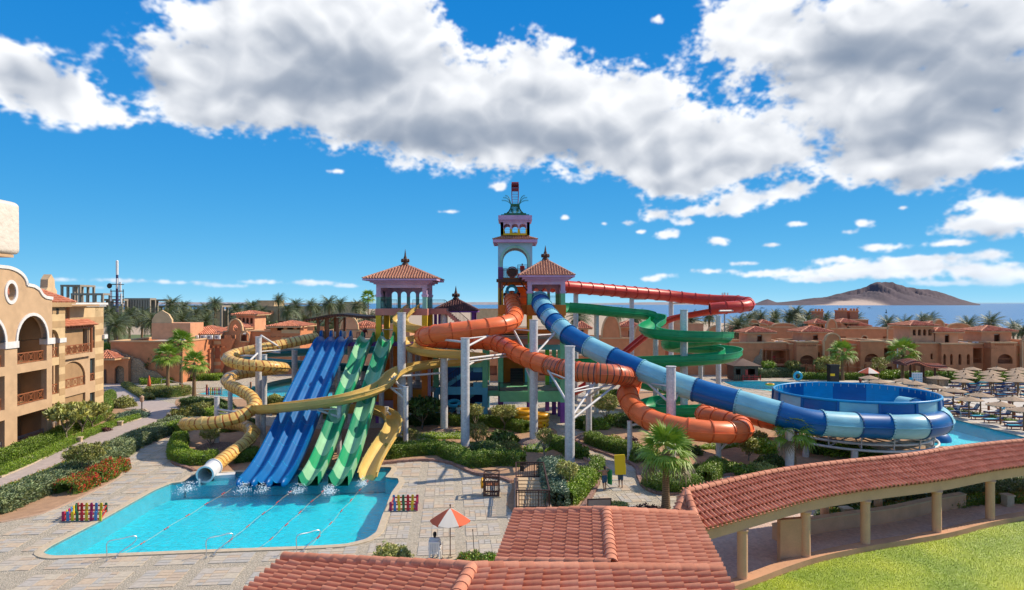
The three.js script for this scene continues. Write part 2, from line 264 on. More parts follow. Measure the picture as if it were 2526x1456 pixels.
// =====================================================================================
// SETTING: terrain, sea, island, plaza, pools, roads, beds
// =====================================================================================
{
// terrain sheet: flat under the resort, falling gently to the shore, reaching the coast line
const xs=[],zs=[];for(let i=0;i<=90;i++)xs.push(-9000*Math.pow(Math.abs(1 - i / 45),2.2)*Math.sign(1 - i / 45));for(let i=0;i<=90;i++)zs.push(-60 + 9000*Math.pow(i / 90,2.4));
const coast=(x,d)=>{const a=Math.atan2(x,d);const cd=a>0.42?760:a>0.1?mixv(1700,760,ss(0.1,0.42,a)):a>-0.25?mixv(2900,1700,ss(-0.25,0.1,a)):2900;return cd;};
const pos=[],idx=[];
for(const z of zs)for(const x of xs){const d=Math.hypot(x,z),c=coast(x,Math.max(z,1));const far=ss(150,700,d);let y=-0.5 - 10.4*far -(z>0&&d>c?Math.min(25,(d - c)*0.3):0)+(d<c&&d>300?1.2*fbm(x*0.004,z*0.004,3,3):0);if(d<150)y=-1.55;pos.push(x,y,-z);}
const n=xs.length;for(let j=0;j<zs.length - 1;j++)for(let i=0;i<n - 1;i++){const a=j*n + i;idx.push(a,a + 1,a + n,a + 1,a + n + 1,a + n);}
const g=new THREE.BufferGeometry();g.setAttribute('position',new THREE.Float32BufferAttribute(pos,3));g.setIndex(idx);g.computeVertexNormals();
struct('terrain',boxUV(g),M.sand);
// sea
const sg=new THREE.PlaneGeometry(70000,40000,1,1);sg.rotateX(-Math.PI / 2);sg.translate(6000,-12,-19700);
struct('sea',boxUV(sg),mat(lin(.012,.16,.37),{roughness:0.3,bumpMap:T.sea,bumpScale:1.6}));
}
{// island and far capes: built relief
const ridge=(name,pts,d,depth,h0,c,rough)=>{
const nx=160,nz=28,pos=[],idx=[],col=[];
const prof=(vx)=>{for(let i=0;i<pts.length - 1;i++)if(vx<=pts[i + 1][0])return mixv(pts[i][1],pts[i + 1][1],Math.max(0,(vx - pts[i][0])/(pts[i + 1][0]- pts[i][0])));return pts[pts.length - 1][1];};
for(let j=0;j<=nz;j++)for(let i=0;i<=nx;i++){
const vx=mixv(pts[0][0],pts[pts.length - 1][0],i / nx),t=j / nz,x=(vx - CX)/ F*(d - depth*0.55 + depth*t),top=(HZ - prof(vx))/ F*d + 25;
const bell=t<0.55?Math.pow(t / 0.55,1.1):Math.pow(Math.max(0,1 -(t - 0.55)/ 0.45),0.8),rg=fbm(x*0.0022,t*2.6,2,5),gully=1 - Math.abs(fbm(x*0.006,t*1.2,5,4))*1.6*rough;
let h=top*bell*(1 - 0.35*Math.abs(rg)*(bell<0.97?1:0.3))*mixv(1,gully,bell<0.95?1:0.15);
pos.push(x,-13 + h,-(d - depth*0.55 + depth*t)+ 0);
const q=0.8 + 0.5*fbm(x*0.01,t*8,7,4);const sandy=c.sand?ss(0.42,0.6,0.22*fbm(x*0.0016 + 0.4,t*1.5,12,3)+ 0.72*Math.exp(-Math.pow((vx - c.sand)/ 120,2))- t*1.5 + .1):0;
col.push(mixv(c.r*q,.52,sandy),mixv(c.g*q,.40,sandy),mixv(c.b*q,.32,sandy));
}
for(let j=0;j<nz;j++)for(let i=0;i<nx;i++){const a=j*(nx + 1)+ i;idx.push(a,a + 1,a + nx + 1,a + 1,a + nx + 2,a + nx + 1);}
const g=new THREE.BufferGeometry();g.setAttribute('position',new THREE.Float32BufferAttribute(pos,3));g.setAttribute('color',new THREE.Float32BufferAttribute(col,3));g.setIndex(idx);g.computeVertexNormals();
struct(name,boxUV(g),mat(lin(1,1,1),{vertexColors:true,roughness:1}));
};
ridge('island_hills',[[1862,749],[1880,741],[1893,737],[1915,745],[1935,744],[1960,741],[2000,735],[2040,731],[2070,722],[2110,712],[2136,704],[2152,697],[2168,691],[2184,689.5],[2200,691],[2212,699],[2232,704],[2246,705],[2262,710],[2290,712],[2330,722],[2360,734],[2395,745],[2418,750]],9000,2600,0,{r:.10,g:.072,b:.088,sand:2095},0.55);
ridge('far_cape_hills',[[930,750],[1000,747],[1120,746],[1180,745],[1240,745],[1330,748],[1450,749],[1540,747],[1580,745.5],[1640,745],[1700,747],[1760,750]],11000,1500,0,{r:.36,g:.33,b:.33},0.3);
ridge('far_coast_hills',[[-300,744],[-60,743],[120,744],[330,745],[560,745.5],[700,747],[800,750]],12000,1500,0,{r:.36,g:.32,b:.33},0.3);
}
// ---------- pool outlines (plan: x, depth) ----------
const poolMain=[[-25.3,35.0],[-24.2,34.55],[-17,35.35],[-11,35.95],[-9.3,36.25],[-8.35,37.0],[-8.0,38.2],[-8.3,42],[-8.55,46],[-8.5,48.6],[-8.8,49.8],[-9.8,50.2],[-10.0,53.2],[-17,52.3],[-24.7,51.2],[-24.75,48.9],[-25.5,48.4],[-25.75,46.5],[-25.5,40],[-25.55,36]];
const poolRight=[[38,61.5],[51,61.5],[51.3,75],[51,92],[49.5,107.5],[46,111.5],[36.5,111.5],[36,104],[41,97],[41,78],[38,76]];
const poolLeft=[[-45.5,101],[-46.8,96.5],[-41,93],[-30,92.4],[-24,93],[-24,104],[-34,106.5],[-42,105]];
function grow(pts,k){const c=pts.reduce((s,p)=>[s[0]+ p[0]/ pts.length,s[1]+ p[1]/ pts.length],[0,0]);const out=[];for(let i=0;i<pts.length;i++){const a=pts[(i + pts.length - 1)% pts.length],b=pts[(i + 1)% pts.length],n=[b[1]- a[1],-(b[0]- a[0])],L=Math.hypot(...n)||1;out.push([pts[i][0]+ n[0]/ L*k,pts[i][1]+ n[1]/ L*k]);}return out;}
const smP=(p)=>{const c=new THREE.CatmullRomCurve3(p.map((q)=>V3(q[0],0,q[1])),true,'catmullrom',0.18);return c.getPoints(p.length*8).slice(0,-1).map((q)=>[q.x,q.z]);};
const ringM=smP(poolMain),ringR=smP(poolRight),ringL=smP(poolLeft);
const outer=(r,k)=>{const a=grow(r,k);const area=(p)=>Math.abs(p.reduce((s,q,i)=>s + q[0]*p[(i + 1)% p.length][1]- q[1]*p[(i + 1)% p.length][0],0));return area(a)>area(r)?a:grow(r,-k);};
const copM=outer(ringM,0.42),copR=outer(ringR,0.4),copL=outer(ringL,0.4);
{
const W=mat(lin(.66,.97,1.0),{transmission:1,thickness:0,roughness:0.17,ior:1.33,specularIntensity:0.75,bumpMap:T.ripple,bumpScale:0.32});
const wall=(r,y0,y1)=>{const p=[],n=r.length;for(let i=0;i<n;i++){const a=r[i],b=r[(i + 1)% n];p.push(a[0],y0,-a[1],b[0],y0,-b[1],b[0],y1,-b[1],a[0],y0,-a[1],b[0],y1,-b[1],a[0],y1,-a[1]);}const g=new THREE.BufferGeometry();g.setAttribute('position',new THREE.Float32BufferAttribute(p,3));g.computeVertexNormals();return boxUV(g);};
const rim=(inn,out,y0,y1)=>{const s=shapeOf(out);s.holes.push(new THREE.Path(inn.map((p)=>new THREE.Vector2(...p))));const g=new THREE.ExtrudeGeometry(s,{depth:y1 - y0,bevelEnabled:false});g.rotateX(-Math.PI / 2);g.translate(0,y0,0);return boxUV(g);};
const pool=(name,r,cop,depth,fl)=>{struct(name + '_floor',sheet(r,-depth),fl);struct(name + '_wall',wall(r,-depth,0.02),M.pooltile);struct(name + '_kerb',rim(r,cop,-0.1,0.06),M.coping);struct(name + '_water',sheet(r,-0.13),W);};
pool('splash_pool',ringM,copM,1.25,mat(lin(.015,.76,.86),{map:T.worn,roughness:0.6}));
pool('wave_pool',ringR,copR,1.3,mat(lin(.16,.86,.95),{map:T.worn,roughness:0.6}));
pool('lagoon_pool',ringL,copL,1.1,mat(lin(.06,.62,.72),{map:T.worn,roughness:0.6}));
// shallow step along the back of the splash pool, where the slides end
struct('pool_step',slab([[-24.6,48.9],[-9.7,50.4],[-9.95,53.1],[-24.6,51.1]],-1.2,-0.3),mat(lin(.03,.36,.48),{map:T.worn}));
}
// ---------- plaza, roads, beds ----------
const roadL=plan([[-260,1320],[0,1222],[129,1163],[265,1104],[364,1060],[397,1047],[432,1030],[445,1012],[430,998],[368,981],[325,960],[307,944],[257,944],[262,960],[276,1000],[300,1008],[357,1009],[367,1020],[346,1034],[294,1049],[198,1086],[73,1149],[0,1180],[-260,1290]]);
const pergolaCols=[[7.2,28.6],[11.05,31.1],[15.3,33.8],[19.4,35.6],[24.5,37.4],[29.2,39.6],[34.2,41.4],[39.5,42.6]];
const pergolaPath=(()=>{const c=new THREE.CatmullRomCurve3(pergolaCols.map((p)=>V3(p[0],0,p[1])));return c.getSpacedPoints(60).map((p,i)=>{const t=c.getTangentAt(i / 60);return{x:p.x,d:p.z,nx:-t.z,nd:t.x};});})();// n points away from the lawn
const perOff=(k)=>pergolaPath.map((p)=>[p.x + p.nx*k,p.d + p.nd*k]);
const brickRoad=[...perOff(0.1),...perOff(6.6).reverse()];
const beds={
left:plan([[-200,1345],[0,1290],[75,1275],[120,1262],[230,1212],[295,1175],[303,1150],[312,1130],[345,1107],[400,1085],[440,1071],[452,1055],[436,1036],[397,1050],[364,1063],[265,1107],[129,1166],[0,1225],[-200,1300]]),
hotel:plan([[-260,1285],[0,1179],[73,1147.5],[198,1084.5],[294,1047.5],[344,1033],[364,1019.5],[354,1010.5],[300,1010],[276,1004],[262,962],[250,960],[200,1010],[40,1090],[-300,1240]]),
centre:smoothRing(plan([[424,1105],[424,1129],[430,1145],[468,1158],[480,1164],[700,1156],[938,1147],[993,1141],[1060,1138],[1104,1144],[1135,1155],[1165,1168.7],[1193,1175.6],[1235,1182.5],[1262,1192],[1262,1262],[1440,1262],[1459,1223],[1478,1180],[1467,1146],[1444,1137],[1442,1118],[1423,1097],[1378,1083],[1368,1060],[1300,1045],[1180,1042],[1050,1048],[940,1056],[830,1060],[700,1055],[560,1035],[480,1000],[438,985],[432,1000],[470,1030],[450,1055],[440,1080]]),4),
right:smoothRing(plan([[1417,1082],[1435,1100],[1465,1112],[1501,1124],[1540,1139],[1567,1154],[1576,1181],[1591,1205],[1615,1217],[1645,1223],[1705,1214],[1744,1202],[1765,1187],[1774,1178],[1840,1172],[1990,1165],[2150,1150],[2290,1120],[2300,1100],[2200,1060],[2050,1010],[1960,1000],[1850,985],[1700,970],[1560,965],[1478,975],[1440,990],[1540,1020],[1530,1045],[1440,1066]]),4),
lagoon:plan([[440,1000],[455,990],[520,985],[620,985],[700,980],[760,985],[760,1010],[640,1020],[560,1010],[500,1005]]),
};
const lawnRing=[...perOff(-0.5),[45,38],[45,15],[9,15],[3,24]];
{
const ground=[[-52,15],[60,15],[130,70],[130,150],[-120,150],[-120,80],[-75,55]];
struct('plaza_ground',sheet(ground,0,[ringM,ringR,ringL]),M.pebble);
struct('hotel_road',sheet(roadL,0.012),mat(lin(.47,.395,.36),{map:T.worn,roughness:0.95}));
for(const[k,r]of Object.entries(beds))struct('garden_soil',sheet(r,0.035),M.soil);
struct('lawn_ground',sheet(lawnRing,0.03),mat(lin(.31,.42,.03),{map:T.lawn,roughness:1}));
struct('terrace_paving',sheet([[52,60],[56,58],[110,64],[118,113],[56,113],[52,108]],0.012),mat(lin(.62,.57,.50),{map:T.stone}));
struct('palm_grove_ground',sheet([[-190,130],[-20,130],[-20,300],[-260,300]],-1.1),mat(lin(.13,.16,.06),{map:T.lawn,roughness:1}));
struct('back_garden_ground',sheet([[38,116.5],[130,116.5],[130,122],[38,122]],0.03),M.soil);
}
const inPools=(x,d)=>inside(copM,x,d)||inside(copR,x,d)||inside(copL,x,d);
const inBeds=(x,d)=>Object.values(beds).some((r)=>inside(r,x,d))||inside(roadL,x,d)||inside(lawnRing,x,d)||inside(brickRoad,x,d);
{// stone slabs of the deck: squares of ashlar in a grid of pebble bands
const deck=mesh('stone_paving',new THREE.BufferGeometry().setAttribute('position',new THREE.Float32BufferAttribute([],3)),M.pebble);deck.userData.kind='structure';deck.geometry=new THREE.PlaneGeometry(0.01,0.01).rotateX(-Math.PI / 2).translate(0,-0.5,-40);
const cols=[[.56,.49,.40],[.51,.47,.42],[.60,.48,.35],[.53,.48,.41],[.55,.44,.33],[.48,.46,.42],[.58,.51,.40]];
const mats=cols.map((c)=>mat(lin(...c),{map:T.stone,roughness:0.8}));
const unit=boxUV(new THREE.BoxGeometry(1,1,1).toNonIndexed());const list=[];reseed(11);
const th=0.096,c=Math.cos(th),s=Math.sin(th),mod=2.68;
const put=(u,v,w,h)=>{const x=-8 + u*c - v*s,d=37 + u*s + v*c;if(inPools(x,d)||inBeds(x,d)||inBeds(x + 0.3,d)||inBeds(x - 0.3,d))return;list.push({m:new THREE.Matrix4().compose(V3(x,0.006 + rr(0,0.006),-d),new THREE.Quaternion().setFromEuler(new THREE.Euler(rr(-.004,.004),th,rr(-.004,.004))),V3(w - 0.03,0.036,h - 0.03)),c:Math.min(6,Math.floor(Math.pow(rnd(),0.9)*7))});};
for(let j=-9;j<32;j++)for(let i=-22;i<34;i++){
const u0=i*mod +(j % 2?0.0:0),v0=j*mod;const x=-8 + u0*c - v0*s,d=37 + u0*s + v0*c;if(d<22||d>118||(x>52.5&&d>62)||x<-46||x>60||(d>60&&x<-8&&x>-24&&d<90)||Math.abs(x)>d*0.86)continue;
const q=0.68;
for(let a=0;a<3;a++)for(let b=0;b<3;b++){const uu=u0 + a*q + q / 2,vv=v0 + b*q + q / 2,k=rnd();if(d>75||k<0.3)put(uu,vv,q,q);else if(k<0.72){put(uu,vv - q / 4,q,q / 2);put(uu,vv + q / 4,q,q / 2);}else{put(uu - q / 4,vv,q / 2,q);put(uu + q / 4,vv - q / 4,q / 2,q / 2);put(uu + q / 4,vv + q / 4,q / 2,q / 2);}}
}
pieces(deck,'paving_stone',unit,mats,list,300);
}
{// herringbone bricks of the covered walk
const base=struct('brick_walk',sheet(brickRoad,0.008),mat(lin(.36,.26,.21),{map:T.worn}));
const mats=[[.74,.54,.43],[.67,.48,.39],[.80,.59,.48],[.72,.55,.45]].map((c)=>mat(lin(...c),{map:T.worn,roughness:0.95}));
const unit=boxUV(new THREE.BoxGeometry(0.232,0.03,0.112).toNonIndexed());const list=[];reseed(21);
const L=0.24,S=0.12,rot=0.5,c=Math.cos(rot),s=Math.sin(rot);
for(let i=-260;i<260;i++)for(let j=-70;j<70;j++){
const u0=i*S + 0,k=j*2*L;// herringbone: pairs stepped along the diagonal
for(const[du,dv,r]of[[L / 2,S / 2,0],[S / 2 + 0,S + L / 2,Math.PI / 2]]){
const u=u0 + du - S*0,v=i*S + k + dv;const x=20 + u*c - v*s,d=37 + u*s + v*c;if(x<6||x>42||d<26||d>52||!inside(brickRoad,x,d))continue;
list.push({m:TRS(V3(x,0.006 + rr(0,.004),-d),rot + r),c:Math.floor(rnd()*4)});
}
}
pieces(base,'paving_brick',unit,mats,list,300);
console.log('bricks',list.length);
}
{// bed kerbs of rubble stone
const kerb=(pts,h=0.16,w=0.28,m=M.rubble)=>{const g=mb();for(let i=0;i<pts.length - 1;i++){const a=pts[i],b=pts[i + 1];g.beam(V3(a[0],h / 2,-a[1]),V3(b[0],h / 2,-b[1]),w*rr(.9,1.1),h*rr(.9,1.1));}return g;};
const curve=(v,n=6)=>new THREE.CatmullRomCurve3(plan(v).map((p)=>V3(p[0],0,p[1]))).getPoints(v.length*n).map((p)=>[p.x,p.z]);
const kr=(v,...a)=>{const m=kerb(curve(v),...a).geo();struct('bed_kerb',m,a[2]??M.rubble);};
reseed(5);
kr([[438,1075],[424,1105],[424,1129],[430,1145],[468,1158],[480,1164]]);
kr([[938,1147],[993,1141],[1060,1138],[1104,1144],[1135,1155],[1165,1168.7],[1193,1175.6],[1235,1182.5],[1262,1192]],0.22,0.35);
kr([[1435,1258],[1459,1223],[1478,1180],[1467,1146],[1444,1137],[1442,1118],[1423,1097],[1378,1083]],0.2,0.3);
kr([[1417,1082],[1435,1100],[1465,1112],[1501,1124],[1540,1139],[1567,1154],[1576,1181],[1591,1205],[1615,1217],[1645,1223],[1705,1214],[1744,1202],[1765,1187],[1774,1178],[1840,1172],[1990,1165]],0.2,0.3);
kr([[0,1290],[75,1275],[120,1262],[230,1212],[295,1175],[303,1150],[312,1130],[345,1107],[400,1085],[440,1071]],0.06,0.12,M.kerb);
kr([[0,1223],[129,1164],[265,1105],[364,1061],[397,1048],[432,1031]],0.1,0.2,M.coping);
kr([[0,1179],[73,1148],[198,1085],[294,1048],[345,1033.5],[366,1019.5],[356,1009.7]],0.1,0.2,M.coping);
}
// =====================================================================================
// BUILDERS: clay tiles, hip roofs, walls with openings, railings
// =====================================================================================
const tileGeo=(()=>{// S-tile: barrel and pan, unit pitch and unit course, lip at the lower end
const prof=[[-.52,.0],[-.46,.17],[-.34,.33],[-.2,.39],[-.06,.33],[.06,.17],[.12,.0],[.3,-.04],[.52,.0]],p=[],ix=[];
const rows=[[-.02,-.09,.9],[1.12,.15,1.06],[1.12,-.1,1.06]];
for(const[z,dy,k]of rows)for(const[x,y]of prof)p.push(x<.2?(x + .2)*k - .2:x,y*k + dy,z);
for(let j=0;j<2;j++)for(let i=0;i<8;i++){const a=j*9 + i;ix.push(a,a + 9,a + 1,a + 1,a + 9,a + 10);}
let g=new THREE.BufferGeometry();g.setAttribute('position',new THREE.Float32BufferAttribute(p,3));g.setIndex(ix);g=toCreasedNormals(g,0.7);
const q=g.attributes.position,uv=new Float32Array(q.count*2);for(let i=0;i<q.count;i++){uv[i*2]=q.getX(i)*.3;uv[i*2 + 1]=q.getZ(i)*.4;}g.setAttribute('uv',new THREE.BufferAttribute(uv,2));return g;
})();
const capGeo=(()=>{// ridge cap: half round, slightly tapered, unit length along z
const p=[],ix=[],n=7;const rows=[[-.04,.92],[1.02,1.08],[1.02,.86]];
for(const[z,s]of rows)for(let i=0;i<=n;i++){const a=Math.PI*i / n;p.push(-Math.cos(a)*.5*s,Math.sin(a)*.42*s - .06,z);}
for(let j=0;j<2;j++)for(let i=0;i<n;i++){const a=j*(n + 1)+ i;ix.push(a,a + n + 1,a + 1,a + 1,a + n + 1,a + n + 2);}
let g=new THREE.BufferGeometry();g.setAttribute('position',new THREE.Float32BufferAttribute(p,3));g.setIndex(ix);g=toCreasedNormals(g,0.7);
const q=g.attributes.position,uv=new Float32Array(q.count*2);for(let i=0;i<q.count;i++){uv[i*2]=q.getX(i)*.3;uv[i*2 + 1]=q.getZ(i)*.4;}g.setAttribute('uv',new THREE.BufferAttribute(uv,2));return g;
})();
function basis(o,x,y,z){return new THREE.Matrix4().makeBasis(x,y,z).setPosition(o);}
function capLine(list,a,b,w,len,lift=0.03){// ridge caps from high end a to low end b
const d=b.clone().sub(a),L=d.length(),n=Math.max(1,Math.round(L / len));d.divideScalar(n);const z=d,zn=d.clone().normalize(),x=V3(0,1,0).cross(zn).normalize(),y=zn.clone().cross(x);
for(let i=0;i<n;i++)list.push({m:basis(a.clone().addScaledVector(d,i).addScaledVector(y,lift),x.clone().multiplyScalar(w),y.clone().multiplyScalar(w),z),c:Math.floor(rnd()*4)});
}
// four-sided tiled roof as a part named roof (its tiles are its pieces); local frame of the parent
function hipRoof(parent,cx,cz,w,dp,y0,rise,o={}){
const{tw=.3,tl=.42,ridge=0,mats=clay,most=0,ry=0,fascia=M.lilacTrim,fh=0.3,top=1,faces=[0,1,2,3],capW=.34}=o;
const g=new THREE.Group();const base=mb();
const hw=w / 2,hd=dp / 2,rx=ridge / 2;const P=(x,y,z)=>V3(x,y,z);
// solid under the tiles
const k=(1 - top);const tx=Math.max(rx,hw*k),tz=hd*k;
const pts=[[-hw,y0,hd],[hw,y0,hd],[hw,y0,-hd],[-hw,y0,-hd],[-tx,y0 + rise*top,tz],[tx,y0 + rise*top,tz],[tx,y0 + rise*top,-tz],[-tx,y0 + rise*top,-tz]],q=[[0,1,5,4],[1,2,6,5],[2,3,7,6],[3,0,4,7],[3,2,1,0],[4,5,6,7]],arr=[];
for(const f of q)for(const i of[f[0],f[1],f[2],f[0],f[2],f[3]])arr.push(...pts[i]);
const bg=new THREE.BufferGeometry();bg.setAttribute('position',new THREE.Float32BufferAttribute(arr,3));bg.computeVertexNormals();
const roof=mesh('roof',boxUV(bg),mats[0],parent);roof.position.set(cx,0,cz);roof.rotation.y=ry;
const list=[],caps=[];
const face=(A,B,Tl,Tr,k)=>{// eave A->B (left to right seen from outside), top Tl, Tr
const ex=B.clone().sub(A),W=ex.length();ex.divideScalar(W);const mid=Tl.clone().add(Tr).multiplyScalar(.5),up=mid.clone().sub(A);up.addScaledVector(ex,-up.dot(ex));const H=up.length();up.divideScalar(H);const nrm=ex.clone().cross(up).normalize();
const uL=Tl.clone().sub(A).dot(ex),uR=Tr.clone().sub(A).dot(ex),nu=Math.max(1,Math.round(H / tl)),nv=Math.max(1,Math.round(W / tw)),du=H / nu,dv=W / nv;
for(let i=0;i<nu;i++)for(let j=0;j<nv;j++){
const t=(i + .5)/ nu,s=(j + .5)*dv,lo=uL*t,hi=W -(W - uR)*t;if(s<lo + dv*.2||s>hi - dv*.2)continue;
const org=A.clone().addScaledVector(ex,s).addScaledVector(up,(i + 1)*du).addScaledVector(nrm,.015);
list.push({m:basis(org,ex.clone().multiplyScalar(-dv),nrm.clone().multiplyScalar(dv*1.0),up.clone().multiplyScalar(-du)),c:Math.floor(rnd()*mats.length),back:k===2});
}
};
const c=pts.map((p)=>V3(...p));
if(faces.includes(0))face(c[0],c[1],c[4],c[5],0);if(faces.includes(1))face(c[1],c[2],c[5],c[6],1);if(faces.includes(2))face(c[2],c[3],c[6],c[7],2);if(faces.includes(3))face(c[3],c[0],c[7],c[4],3);
for(let i=0;i<4;i++)capLine(caps,c[4 + i],c[i],capW,.4);
if(ridge>0.5)capLine(caps,c[7],c[6],capW,.4);
pieces(roof,'roof_tile',tileGeo,mats,list,most);pieces(roof,'ridge_tile',capGeo,mats,caps,most?60:0);
if(fascia){const f=mb();f.b(-hw - .02,y0 - fh,hd - .14,hw + .02,y0 - .02,hd + .02);f.b(-hw - .02,y0 - fh,-hd - .02,hw + .02,y0 - .02,-hd + .14);f.b(-hw - .02,y0 - fh,-hd + .14,-hw + .14,y0 - .02,hd - .14);f.b(hw - .14,y0 - fh,-hd + .14,hw + .02,y0 - .02,hd - .14);f.b(-hw + .14,y0 - fh*.6,-hd + .14,hw - .14,y0 - fh*.6 + .05,hd - .14);const m=f.build('fascia',fascia,parent);m.position.set(cx,0,cz);m.rotation.y=ry;}
return roof;
}
// tile patch between a ridge A->B and an eave C->D (world or parent coordinates)
function tilePatch(list,caps,A,B,C,D,nu,nv,back){
const p=(u,v)=>{const a=A.clone().lerp(B,v),b=C.clone().lerp(D,v);return a.lerp(b,u);};
for(let i=0;i<nu;i++)for(let j=0;j<nv;j++){
const v=(j + .5)/ nv,o=p(i / nu,v),z=p((i + 1)/ nu,v).sub(o),x=p((i + .5)/ nu,(j + 1)/ nv).sub(p((i + .5)/ nu,j / nv));let y=z.clone().cross(x).normalize();if(y.y<0){y.negate();x.negate();}x.addScaledVector(z,rr(-.012,.012));z.addScaledVector(y,rr(-.02,.02));
list.push({m:basis(o.addScaledVector(y,rr(0,.012)),x,y.clone().multiplyScalar(x.length()),z),c:Math.floor(rnd()*4),back});
}
}
// wall in its own plane (x along, y up, outer face at z = 0, thickness t behind), with openings {x, y, w, h, arch}
function wallShape(w,h,holes,top){
const s=new THREE.Shape();if(top){top.forEach((p,i)=>i?s.lineTo(...p):s.moveTo(...p));s.closePath();}else{s.moveTo(0,0);s.lineTo(w,0);s.lineTo(w,h);s.lineTo(0,h);s.closePath();}
for(const o of holes)s.holes.push(holePath(o));return s;
}
function holePath(o,g=0){
const p=new THREE.Path(),x0=o.x - g,x1=o.x + o.w + g,y0=o.y -(o.open?0:g),r=(x1 - x0)/ 2;
if(o.round){p.absellipse(o.x + o.w / 2,o.y + o.h / 2,o.w / 2 + g,o.h / 2 + g,0,Math.PI*2,true);return p;}
if(o.arch){const sp=o.y + o.h - o.arch;p.moveTo(x0,y0);p.lineTo(x0,sp);for(let i=1;i<=14;i++){const a=Math.PI - Math.PI*i / 14;p.lineTo(o.x + o.w / 2 + Math.cos(a)*r,sp + Math.sin(a)*(o.arch + g));}p.lineTo(x1,y0);p.closePath();}
else{p.moveTo(x0,y0);p.lineTo(x0,o.y + o.h + g);p.lineTo(x1,o.y + o.h + g);p.lineTo(x1,y0);p.closePath();}
return p;
}
const placeWall=(x,y,z,ry)=>new THREE.Matrix4().makeRotationY(ry).setPosition(x,y,z);
function addWall(g,w,h,t,holes,m,top){const e=new THREE.ExtrudeGeometry(wallShape(w,h,holes,top),{depth:t,bevelEnabled:false,curveSegments:10});e.translate(0,0,-t);return g.add(e,m);}
function archTrim(g,o,band,proud,m,th=0.12){// moulded band round an opening
const s=new THREE.Shape(holePath(o,band).getPoints());s.holes.push(holePath(o));const e=new THREE.ExtrudeGeometry(s,{depth:th + proud,bevelEnabled:false});e.translate(0,0,-th);return g.add(e,m);
}
function railBars(g,a,b,y0,h,o={}){// a,b plan points V3 at floor level; plain bars
const{sp=.14,r=.012,rail=.045,post=0,bottom=.1}=o;const d=b.clone().sub(a),L=d.length(),n=Math.max(2,Math.round(L / sp));
const up=V3(0,1,0);const A=a.clone().setY(a.y + y0),B=b.clone().setY(b.y + y0);
g.beam(A.clone().setY(A.y + h),B.clone().setY(B.y + h),rail,rail);g.beam(A.clone().setY(A.y + bottom),B.clone().setY(B.y + bottom),rail*.8,rail*.8);
g.beam(A.clone().setY(A.y + h - .14),B.clone().setY(B.y + h - .14),rail*.5,rail*.5);
for(let i=0;i<=n;i++){const p=A.clone().lerp(B,i / n);const R=(i===0||i===n||(post&&i % post===0))?r*2.2:r;g.bar(p.clone().setY(p.y +(R>r?0:bottom)),p.clone().setY(p.y + h),R,R,4);}
}
function railLattice(g,a,b,h,o={}){// wooden railing with crossed panels between groups of bars
const{r=.035}=o;const d=b.clone().sub(a),L=d.length(),e=d.clone().divideScalar(L),P=(s,y)=>a.clone().addScaledVector(e,s).setY(a.y + y);
g.beam(P(0,h),P(L,h),.09,.09);g.beam(P(0,.1),P(L,.1),.07,.07);
const unit=1.35,n=Math.max(1,Math.round(L / unit)),u=L / n;
for(let i=0;i<n;i++){const s=i*u;for(const t of[.02,.1,.2,.3])g.beam(P(s + u*t,.1),P(s + u*t,h),r,r);const x0=s + u*.38,x1=s + u*.98,y0=.14,y1=h - .04,m=(x0 + x1)/ 2,q=(y0 + y1)/ 2,dx=(x1 - x0)*.2,dy=(y1 - y0)*.2;
g.beam(P(x0,y0),P(x1,y1),r,r);g.beam(P(x0,y1),P(x1,y0),r*.98,r);g.beam(P(x0,y0),P(x0,y1),r,r);g.beam(P(x1,y0),P(x1,y1),r,r);
g.beam(P(m - dx,q - dy),P(m + dx,q - dy),r,r);g.beam(P(m - dx,q + dy),P(m + dx,q + dy),r,r);g.beam(P(m - dx,q - dy),P(m - dx,q + dy),r,r);g.beam(P(m + dx,q - dy),P(m + dx,q + dy),r,r);}
}
